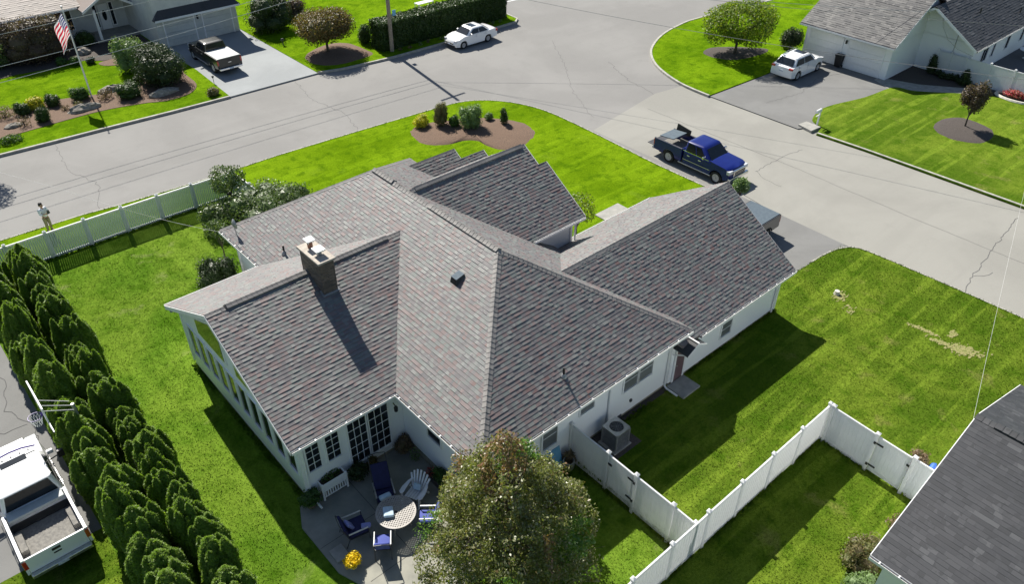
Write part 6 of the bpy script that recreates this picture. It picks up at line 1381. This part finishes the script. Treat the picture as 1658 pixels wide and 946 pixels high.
# --- upper right
shrub('corner_tree', 'rounded yellow-green tree on the corner lawn at the top right', 'tree', (44.7, 21.6, .03), 3.0, 2.8, 4.2, 'lf_yg', 26000, .16, .35, .10, nl=18, jitter=.9, core=False)
shrub('drooping_dark_tree', 'small dark drooping tree at the garage corner beside the SUV', 'tree', (48.3, 18.9, .03), .9, .9, 2.2, 'lf_dark', 4000, .10, .3, .05, nl=7)
shrub('yellow_green_bush', 'yellow-green bush behind the small dark drooping tree', 'bush', (49.2, 19.6, .03), .7, .6, 1.1, 'lf_yg', 900, .10, nl=5)
shrub('plum_tree', 'small brownish-leaved tree in the round mulch bed on the right lawn', 'tree', (45.2, 3.2, .1), .95, .9, 3.15, 'lf_plum', 5000, .11, .9, .05, nl=10)
for (x, y, h, lab) in ((53.0, 9.3, 1.5, 'dark upright shrub against the gable wall of the top right house'), (52.6, 6.6, 1.3, 'dark upright shrub in front of the white fence at the top right')):
    shrub('upright_dark_shrub', lab, 'shrub', (x, y, 0), .42, .42, h, 'lf_dark', 1500, .09, nl=6)
for i in range(6): shrub('low_shaded_shrub', '%s low shaded shrub from the left along the top right gable wall' % ORD_[i], 'shrub', (52.9+random.uniform(-.2, .2), 8.7-i*.45, 0), .35, .35, .5, 'lf_dark', 400, .08, nl=4, group='low shaded shrubs by the top right wall')
shrub('red_flowers', 'red and pink flowers in a low stone-edged bed by the white fence', 'flowers', (52.9, 3.0, .12), .5, 1.0, .5, 'lf_red', 1500, .09, nl=6)
mb = MB(); ring = [(52.9+1.0*math.cos(a)*.75, 2.9+1.35*math.sin(a), .06) for a in [2*PI*k/24 for k in range(25)]]; mb.tube(ring, .12, 6); solo(mb, 'bed_edging', M['potw'], 'curved pale stone edging round the red flowers', 'edging')
pt = thing('patio_table', (61.9, 5.6, .04), 'pale patio table on the dark pavers of the top right yard', 'table')
mb = MB(); mb.lathe([(.7, .70), (.72, .72), (.70, .74), (.001, .74)], n=18); part(mb, 'table_top', M['trim'], pt); mb = MB(); mb.tube([(0, 0, 0), (0, 0, .7)], .05, 8); mb.lathe([(.3, 0), (.28, .04), (.05, .05)], n=12); part(mb, 'pedestal', M['metal'], pt)
# --- right-hand lawn, near the dark-roofed house
shrub('weedy_shrub', 'leafy olive shrub below the eaves corner of the dark-roofed house', 'shrub', (8.6, -9.4, 0), .85, .75, 1.3, 'lf_olive', 2800, .08, nl=8)
shrub('weedy_shrub', 'pale green weedy shrub at the bottom edge by the dark-roofed house', 'shrub', (7.6, -9.9, 0), .7, .6, .9, 'lf_pale', 1500, .08, nl=7)
shrub('brown_shrub', 'dry brownish shrub beside the bright blue cover', 'shrub', (13.9, -8.75, 0), .65, .5, .9, 'lf_brown', 1200, .08, nl=6)
shrub('brown_shrub', 'small dead-looking shrub at the dark roof edge near the gate', 'shrub', (11.0, -9.4, 0), .4, .3, .5, 'lf_brown', 300, .08, nl=4, core=False)
shrub('grassy_clump', 'dry grassy clump against the house wall beside the fence', 'plant', (4.35, .1, 0), .25, .2, .7, 'lf_brown', 300, .12, nl=4, core=False, asp=2.2)

_before = set(COL.objects)
# ================================================================== PATIO FURNITURE
def cush(parent, c, s, rot, mat, name): 
    mb = MB(); T = Matrix.Translation(c) @ Matrix.Rotation(rot[2], 4, 'Z') @ Matrix.Rotation(rot[1], 4, 'Y') @ Matrix.Rotation(rot[0], 4, 'X'); mb.box(-s[0]/2, s[0]/2, -s[1]/2, s[1]/2, -s[2]/2, s[2]/2, T); return part(mb, name, M[mat], parent, bevel=min(s)*.38, seg=3, smooth=True)
def armchair(name, label, loc, rz, cm, w_=.6, dp=.62, bh=.62, back=R(20), frame='darkgrey', arm='metal'):
    """faces +x"""
    o = thing(name, (loc[0], loc[1], .05), label, 'chair', None, rz); hw = w_/2
    cush(o, (0, 0, .43), (dp, w_-.04, .11), (0, 0, 0), cm, 'seat_cushion'); cush(o, (-dp/2-.06, 0, .43+bh/2), (.10, w_-.04, bh), (0, -back, 0), cm, 'back_cushion')
    for s_ in (-1, 1):
        mb = MB(); mb.tube([(dp/2, s_*hw, 0), (dp/2-.02, s_*hw, .60), (dp/2-.12, s_*hw, .65), (-dp/2-.05, s_*hw, .64)], .017, 6); part(mb, 'arm_frame', M[frame], o)
        mb = MB(); mb.tube([(dp/2-.02, s_*hw, .655), (-dp/2-.02, s_*hw, .655)], .03, 6); part(mb, 'armrest', M[arm], o)
        mb = MB(); mb.tube([(-dp/2-.16, s_*hw, 0), (-dp/2, s_*hw, .4), (-dp/2-.06-bh*math.sin(back), s_*hw*.95, .45+bh)], .017, 6); part(mb, 'rear_leg', M[frame], o)
    mb = MB(); mb.tube([(-dp/2-.08-bh*math.sin(back), -hw*.95, .45+bh), (-dp/2-.10-bh*math.sin(back), 0, .50+bh), (-dp/2-.08-bh*math.sin(back), hw*.95, .45+bh)], .016, 6); part(mb, 'back_rail', M[frame], o)
    mb = MB(); mb.box(-dp/2, dp/2, -hw, hw, .34, .37); part(mb, 'seat_frame', M[frame], o)
    return o
tb_ = thing('patio_round_table', (-2.13, 2.12, .05), 'round openwork metal table in the middle of the patio', 'table')
n_ = 40; mb = MB(); rg = [[((.66+dx)*math.cos(2*PI*k/n_), (.66+dx)*math.sin(2*PI*k/n_), .70+dz) for k in range(n_+1)] for dx, dz in ((0, 0), (.05, 0), (.05, .03), (0, .03))]
mb.loft([[r[k] for r in rg] for k in range(n_+1)]); part(mb, 'rim', M['tablemetal'], tb_)
mb = MB(); R_ = .67
for an in (R(35), R(125)):
    c, s_ = math.cos(an), math.sin(an)
    for i in range(-8, 9):
        q = i*.078; L = math.sqrt(max(0, R_*R_-q*q)); a = (-s_*q-c*L, c*q-s_*L); b = (-s_*q+c*L, c*q+s_*L); d_ = (-s_*.019, c*.019)
        mb.prism([(a[0]-d_[0], a[1]-d_[1]), (b[0]-d_[0], b[1]-d_[1]), (b[0]+d_[0], b[1]+d_[1]), (a[0]+d_[0], a[1]+d_[1])], .705+(.001 if an > 1 else 0), .722+(.002 if an > 1 else 0))
l_ = part(mb, 'lattice_top', M['tablemetal'], tb_); l_['kind'] = 'stuff'
mb = MB(); mb.lathe([(.05, .69), (.05, .725), (.02, .73)], n=10); part(mb, 'umbrella_hole_ring', M['black'], tb_)
for k in range(4): a = PI/4+k*PI/2; mb = MB(); mb.tube([(.45*math.cos(a), .45*math.sin(a), .7), (.36*math.cos(a), .36*math.sin(a), .35), (.5*math.cos(a), .5*math.sin(a), 0)], .022, 6); part(mb, 'leg', M['tablemetal'], tb_)
pl = thing('pillow', (-2.36, 2.23, .85), 'pale blue pillow lying on the round openwork table', 'pillow', None, R(-28)); cush(pl, (0, 0, 0), (.36, .44, .13), (0, R(8), 0), 'pillow', 'cushion')
ch_ = armchair('cushioned_recliner', 'navy high-backed patio chair with blue pillows behind the round table', (-1.85, 3.28), R(-112), 'navy', .66, .72, .95, R(38)); 
pl = thing('pillow', (-1.72, 3.53, .72), 'lavender blue pillow on the back of the navy high-backed chair', 'pillow', None, R(-112)); cush(pl, (-.02, 0, 0), (.10, .44, .34), (0, R(-42), 0), 'lav', 'cushion')
pl = thing('pillow', (-1.98, 3.03, .62), 'pale blue pillow on the seat of the navy high-backed chair', 'pillow', None, R(-100)); cush(pl, (0, 0, 0), (.22, .44, .13), (0, R(-10), 0), 'pillow', 'cushion')
armchair('patio_loveseat', 'navy cushioned armchair with two lavender pillows at the left of the patio', (-3.42, 2.72), R(-12), 'navy', .78, .70, .50, R(15), arm='potw')
pl = thing('pillow', (-3.55, 2.72, .66), 'lavender pillow leaning on the left navy armchair back', 'pillow', None, R(-12)); cush(pl, (-.08, .08, 0), (.12, .32, .40), (0, R(-30), R(10)), 'lav', 'cushion')
pl = thing('pillow', (-3.16, 2.46, .58), 'small pale lavender pillow on the seat edge of the left navy armchair', 'pillow', None, R(-30)); cush(pl, (0, 0, 0), (.34, .20, .12), (0, 0, 0), 'lav', 'cushion')
armchair('patio_chair', 'blue cushioned metal chair below the round table, nearest the yellow flowers', (-3.06, 1.58), R(55), 'blue_c', .56, .56, .5, R(18), arm='galv')
armchair('patio_chair', 'blue cushioned metal chair between the round table and the big tree', (-1.3, 1.42), R(140), 'blue_c', .56, .56, .5, R(18), arm='metal')
ad = thing('slatted_lounge_chair', (-.98, 2.62, .05), 'white plastic slatted chair with wide curved arms right of the table', 'chair', None, R(-155))
for k in range(5): mb = MB(); mb.box(-.25, .32, -.26+k*.105, -.26+k*.105+.09, .0, .02, Matrix.Translation((0, 0, .33)) @ Matrix.Rotation(R(-10), 4, 'Y')); part(mb, 'seat_slat', M['plastic_white'], ad, bevel=.005)
for k in range(7):
    a = (k-3)*R(5.5); hgt = .74-abs(k-3)**2*.022; T = Matrix.Translation((-.25, (k-3)*.075, .30)) @ Matrix.Rotation(R(-26), 4, 'Y') @ Matrix.Rotation(-a, 4, 'X'); mb = MB(); mb.box(-.012, .012, -.038, .038, 0, hgt, T); part(mb, 'back_slat', M['plastic_white'], ad, bevel=.008)
for s_ in (-1, 1):
    mb = MB(); rg = [[(x, s_*(y-w2), z), (x, s_*(y+w2), z), (x, s_*(y+w2), z+.025), (x, s_*(y-w2), z+.025)] for x, y, z, w2 in ((.36, .36, .52, .03), (.30, .38, .53, .085), (.05, .39, .53, .08), (-.25, .36, .53, .05), (-.42, .28, .55, .035))]; mb.loft(rg); part(mb, 'arm', M['plastic_white'], ad, smooth=True)
    mb = MB(); mb.loft([[(x-.045, s_*.33, z), (x+.045, s_*.33, z), (x+.045, s_*.37, z), (x-.045, s_*.37, z)] for x, z in ((.34, 0), (.31, .53))]); part(mb, 'leg', M['plastic_white'], ad)
    mb = MB(); mb.loft([[(x-.045, s_*.30, z), (x+.045, s_*.30, z), (x+.045, s_*.34, z), (x-.045, s_*.34, z)] for x, z in ((-.42, 0), (-.22, .36))]); part(mb, 'leg', M['plastic_white'], ad)
pl = thing('towel', (-.93, 2.62, .50), 'light blue folded towel on the white slatted chair', 'towel', None, R(-155)); cush(pl, (-.12, 0, .04), (.10, .30, .24), (0, R(-26), 0), 'pillow', 'cloth')
# white planter box on legs
pb = thing('planter_box', (-3.02, 5.03, .05), 'white raised wooden planter box with a slatted shelf by the sun-room corner', 'planter')
for (x0, x1, y0, y1) in ((-.5, .5, -.30, -.265), (-.5, .5, .20, .235), (-.5, -.465, -.265, .20), (.465, .5, -.265, .20)): mb = MB(); mb.box(x0, x1, y0, y1, .45, .78); part(mb, 'side_panel', M['white_metal'], pb)
for x in (-.49, .49):
    for y in (-.30, .23): mb = MB(); mb.box(x-.035, x+.035, y-.03, y+.03, 0, .84); l_ = part(mb, 'leg', M['white_metal'], pb, bevel=.006)
mb = MB(); mb.box(-.465, .465, -.265, .2, .62, .70); part(mb, 'soil', M['soil'], pb)
for k in range(9): mb = MB(); mb.box(-.42+k*.10, -.42+k*.10+.05, -.29, -.27, .14, .42); part(mb, 'shelf_slat', M['white_metal'], pb)
mb = MB(); mb.box(-.46, .46, -.295, -.265, .10, .14); mb.box(-.46, .46, -.295, -.265, .40, .44); part(mb, 'shelf_rail', M['white_metal'], pb)
shrub('planter_greens', 'low green plants growing in the white planter box', 'plant', (-3.02, 5.0, .72), .42, .2, .25, 'lf_green', 500, .07, nl=6, stemr=.01, core=False)
def potted(label, x, y, pr, phh, mat, rx, h, lf, n, pm='pot', flat=False):
    o = thing('plant_pot', (x, y, .05), label[0], 'pot'); mb = MB(); mb.lathe([(pr*.7, 0), (pr, phh*.9), (pr*1.08, phh), (pr*.95, phh), (pr*.85, phh*.8), (.001, phh*.8)], n=16); part(mb, 'pot_body', M[pm], o, smooth=True)
    mb = MB(); mb.lathe([(pr*.84, phh*.82), (.001, phh*.84)], n=14); part(mb, 'soil', M['soil'], o)
    return shrub('potted_plant', label[1], 'plant', (x, y, .05+phh*.8), rx, rx, h, lf, n, .06 if flat else .08, nl=6, stemr=.012)
potted(('pale pot holding the yellow chrysanthemums', 'mound of bright yellow chrysanthemums at the patio edge'), -4.22, 1.72, .20, .25, 'x', .33, .42, 'lf_mum', 1800, 'potw', True)
potted(('dark pot in the corner where sun room and lawn meet', 'leafy green plant at the corner below the white planter box'), -4.0, 4.85, .24, .3, 'x', .45, .5, 'lf_green', 900)
potted(('dark pot under the patio doors', 'bushy dark green plant under the patio doors'), -2.05, 4.75, .22, .25, 'x', .42, .6, 'lf_dark', 1200)
potted(('small pot beside the patio doors', 'small shrub with reddish flowers beside the patio doors'), -1.35, 4.85, .18, .2, 'x', .25, .4, 'lf_bronze', 400)
potted(('brown pot in the inner corner of the patio', 'dark reddish bushy plant in the inner corner of the patio'), .0, 4.75, .22, .25, 'x', .42, .55, 'lf_brown', 900)
shrub('corner_plant', 'thin pale-leaved plant beside the reddish bush in the patio corner', 'plant', (.1, 4.1, .05), .22, .22, .7, 'lf_pale', 200, .07, nl=4, core=False, stemr=.012)
rp_ = thing('flower_trough', (.12, 2.3, .05), 'long flower trough against the house wall behind the round tree', 'planter'); mb = MB(); mb.box(-.22, .22, -.75, .75, 0, .3); part(mb, 'trough', M['darkgrey'], rp_, bevel=.02)
shrub('trough_flowers', 'leafy plants with orange-red flowers in the long trough', 'flowers', (.12, 2.3, .3), .3, .75, .6, 'lf_green', 1400, .08, nl=9)
shrub('red_trough_flowers', 'cluster of orange-red flowers at the near end of the trough', 'flowers', (-.02, 2.95, .3), .2, .25, .45, 'lf_red', 260, .07, nl=4, core=False)
for o in [o for o in COL.objects if o not in _before and o.parent is None]: o.location.x += .09; o.location.y += .16; o.location.z -= .25
# ================================================================== THE PERSON on the grass strip by the street
def skinmesh(name, mat, joints, bones, parent, sub=1):
    me = bpy.data.meshes.new(name); idx = {k: i for i, k in enumerate(joints)}
    me.from_pydata([joints[k][0] for k in joints], [(idx[a], idx[b]) for a, b in bones], []); me.materials.append(M[mat])
    o = link(name, me, parent); a = o.modifiers.new('skin', 'SKIN'); a.use_smooth_shade = True; sv = me.skin_vertices[0]
    for k in joints: r_ = joints[k][1]; sv.data[idx[k]].radius = (r_, r_) if isinstance(r_, float) else r_
    sv.data[0].use_root = True
    b = o.modifiers.new('sub', 'SUBSURF'); b.levels = sub; b.render_levels = sub; return o
PR = thing('person', (-5.33, 30.15, 0), 'person in white shirt and khaki trousers standing by the street, hands at chest height', 'person', None, R(-62))
# faces +x ; y left
J = {'pelvis': ((0, 0, .93), (.13, .10)), 'waist': ((.0, 0, 1.08), (.125, .10)), 'chest': ((.01, 0, 1.28), (.15, .11)), 'neck0': ((0, 0, 1.44), (.07, .06)), 'neck': ((.01, 0, 1.50), .052), 'head0': ((.03, 0, 1.57), (.075, .085)), 'head1': ((.035, 0, 1.66), (.078, .095)), 'head2': ((.02, 0, 1.74), .06), 'nose': ((.125, 0, 1.615), .013)}
B_ = [('pelvis', 'waist'), ('waist', 'chest'), ('chest', 'neck0'), ('neck0', 'neck'), ('neck', 'head0'), ('head0', 'head1'), ('head1', 'head2'), ('head0', 'nose')]
for s_, n_ in ((1, 'L'), (-1, 'R')):
    J.update({'sh'+n_: ((0, s_*.18, 1.40), .062), 'el'+n_: ((.03, s_*.24, 1.13), .045), 'wr'+n_: ((.27, s_*.09, 1.19), .028), 'pa'+n_: ((.33, s_*.06, 1.22), (.038, .018))})
    B_ += [('chest', 'sh'+n_), ('sh'+n_, 'el'+n_), ('el'+n_, 'wr'+n_), ('wr'+n_, 'pa'+n_)]
    for f in range(4):
        J['f%d%s' % (f, n_)] = ((.365+.004*f, s_*(.045-.004*f), 1.255-.019*f), .008); J['g%d%s' % (f, n_)] = ((.375+.003*f, s_*(.012), 1.262-.019*f), .0075); B_ += [('pa'+n_, 'f%d%s' % (f, n_)), ('f%d%s' % (f, n_), 'g%d%s' % (f, n_))]
    J['t'+n_] = ((.33, s_*.035, 1.275), .010); B_.append(('pa'+n_, 't'+n_))
    J.update({'hi'+n_: ((0, s_*.09, .86), .085), 'kn'+n_: ((.02, s_*.11, .49), .055), 'an'+n_: ((-.02, s_*.12, .10), .037), 'to'+n_: ((.14, s_*.14, .04), .032)}); B_ += [('pelvis', 'hi'+n_), ('hi'+n_, 'kn'+n_), ('kn'+n_, 'an'+n_), ('an'+n_, 'to'+n_)]
body = skinmesh('body', 'skin', J, B_, PR, 2)
for s_ in (-1, 1):
    mb = MB(); mb.blob((.107, s_*.032, 1.645), (.012, .014, .009), 6, 5); part(mb, 'eye', M['black'], body); mb = MB(); mb.blob((.03, s_*.088, 1.625), (.02, .012, .03), 6, 5); part(mb, 'ear', M['skin'], body)
mb = MB(); mb.blob((.112, 0, 1.575), (.008, .025, .007), 6, 5); part(mb, 'mouth', M['terr'], body)
up2 = lambda r_, a: tuple(q+a for q in r_) if isinstance(r_, tuple) else r_+a
K = {k: (J[k][0], up2(J[k][1], .02)) for k in ('waist', 'chest', 'neck0', 'shL', 'shR', 'elL', 'elR')}; K['hem'] = ((0, 0, .90), (.165, .13))
for n_, s_ in (('L', 1), ('R', -1)): K['cu'+n_] = ((.16, s_*.155, 1.165), .045)
skinmesh('shirt', 'shirt', {k: K[k] for k in ('hem', 'waist', 'chest', 'neck0', 'shL', 'elL', 'cuL', 'shR', 'elR', 'cuR')}, [('hem', 'waist'), ('waist', 'chest'), ('chest', 'neck0'), ('chest', 'shL'), ('shL', 'elL'), ('elL', 'cuL'), ('chest', 'shR'), ('shR', 'elR'), ('elR', 'cuR')], PR, 2)
K = {'pelvis': ((0, 0, .95), (.145, .115))}
for n_, s_ in (('L', 1), ('R', -1)): K.update({'hi'+n_: ((0, s_*.092, .84), .108), 'kn'+n_: ((.02, s_*.11, .49), .080), 'an'+n_: ((-.02, s_*.12, .12), .062)})
skinmesh('trousers', 'khaki', K, [('pelvis', 'hiL'), ('hiL', 'knL'), ('knL', 'anL'), ('pelvis', 'hiR'), ('hiR', 'knR'), ('knR', 'anR')], PR, 2)
for s_ in (-1, 1): mb = MB(); mb.loft([[(x, s_*.13-w2, z0_), (x, s_*.13+w2, z0_), (x, s_*.13+w2*.8, z1_), (x, s_*.13-w2*.8, z1_)] for x, w2, z0_, z1_ in ((-.10, .04, 0, .09), (.0, .048, 0, .12), (.12, .05, 0, .07), (.20, .035, 0, .045))]); part(mb, 'shoe', M['black'], PR, bevel=.012, smooth=True)
mb = MB(); mb.blob((-.005, 0, 1.70), (.108, .098, .09), 12, 8, .03); mb.blob((-.055, 0, 1.63), (.06, .088, .10), 10, 7, .03); part(mb, 'hair', M['hair'], PR, smooth=True)
cl_ = thing('handheld_controller', (-5.33, 30.15, 0), 'small dark handheld controller held by the person at the street', 'controller', None, R(-62)); mb = MB(); mb.box(.36, .40, -.09, .09, 1.19, 1.29); mb.box(.375, .39, -.08, .08, 1.28, 1.40); part(mb, 'device', M['darkgrey'], cl_, bevel=.008)

# ================================================================== GRASS BLADES on the near lawns
def blades(name, mat, n, x0, x1, y0, y1, bad, wt=None):
    x = rng.uniform(x0, x1, n); y = rng.uniform(y0, y1, n); keep = np.ones(n, bool)
    for (a, b, c, d) in bad: keep &= ~((x > a) & (x < b) & (y > c) & (y < d))
    if wt is not None: keep &= wt(x, y)
    x, y = x[keep], y[keep]; z = np.array([gz(a, b) for a, b in zip(x, y)])+.012; k = len(x); a = rng.random(k)*6.283
    P = np.stack([x, y, z], 1); Nn = np.stack([np.cos(a), np.sin(a), np.full(k, 1.1)], 1); A = np.tile([0, 0, 1.], (k, 1))
    o = link(name, leafmesh(name, P, Nn, .042, M[mat], 1.3, .25, 0, A)); o['kind'] = 'stuff'; return o
blades('grass', 'lawn_back', 60000, -7.0, 4.6, -5.4, 26.9, [(-4.7, .6, -1.2, 5.4), (-3.9, .5, 5.2, 15), (.4, 4.7, .2, 19), (-9, -4.3, -6, 3)])
edge = lambda x, y: y < 1.2-.0*(x) if False else (y < np.where(x > 18.3, np.where(x > 26, -.5-(x-26)*8, 1.2), 0.1))
blades('grass', 'lawn_side', 75000, 4.7, 26.6, -13, 1.3, [(5.4, 7.4, -1, .5), (10.3, 11.5, -.6, .4), (6.9, 18, -30, -9.9)], edge)
blades('grass', 'lawn_side', 9000, -13, -6.8, 2, 8.8, [])

def blade_line(name, pts, mat, per_m, wd, size, z=0.0, off=.02):
    Ps = []
    for a, b in zip(pts[:-1], pts[1:]):
        L = math.dist(a, b); k = int(L*per_m); t = rng.random(k); x = a[0]+(b[0]-a[0])*t; y = a[1]+(b[1]-a[1])*t; n = (-(b[1]-a[1])/L, (b[0]-a[0])/L); q = rng.normal(0, wd, k)
        x += n[0]*q; y += n[1]*q; keep = rng.random(k) < .5+.5*np.sin(t*L*1.7+a[0])*np.sin(t*L*.6); x, y = x[keep], y[keep]
        Ps.append(np.stack([x, y, np.array([gz(u, v) for u, v in zip(x, y)])+z+off*rng.random(len(x))], 1))
    P = np.concatenate(Ps); k = len(P); a = rng.random(k)*6.283
    o = link(name, leafmesh(name, P, np.stack([np.cos(a), np.sin(a), np.full(k, .5)], 1), size, M[mat], 1.5, .3, 0, np.tile([0, 0, 1.], (k, 1)))); o['kind'] = 'stuff'
blade_line('uncut_grass', [(13, -5.46), (-2.3, -5.46)], 'lawn_side', 330, .05, .11, off=.09)
blade_line('uncut_grass', [(12.65, -5.5), (12.5, -9.9)], 'lawn_side', 330, .05, .11, off=.09)
blade_line('uncut_grass', [(4.66, .3), (4.6, -5.4)], 'lawn_side', 330, .05, .11, off=.09)
blade_line('uncut_grass', [(-9, 27.25), (3.9, 27.1)], 'lawn_back', 200, .05, .12, off=.08)
blade_line('uncut_grass', [(-3.95, 5.3), (-3.95, 15.0), (.3, 15.0)], 'lawn_back', 200, .05, .12, off=.08)
blade_line('uncut_grass', [(7.5, .15), (10.2, .15)], 'lawn_side', 200, .06, .10, off=.06)
blade_line('uncut_grass', [(11.6, .3), (18.3, .3), (18.3, 1.4)], 'lawn_side', 250, .06, .10, off=.06)
blade_line('ragged_grass_edge', eA, 'lawn', 110, .035, .055, off=.005)
blade_line('ragged_grass_edge', kR, 'lawn_side', 140, .04, .055, off=.005)
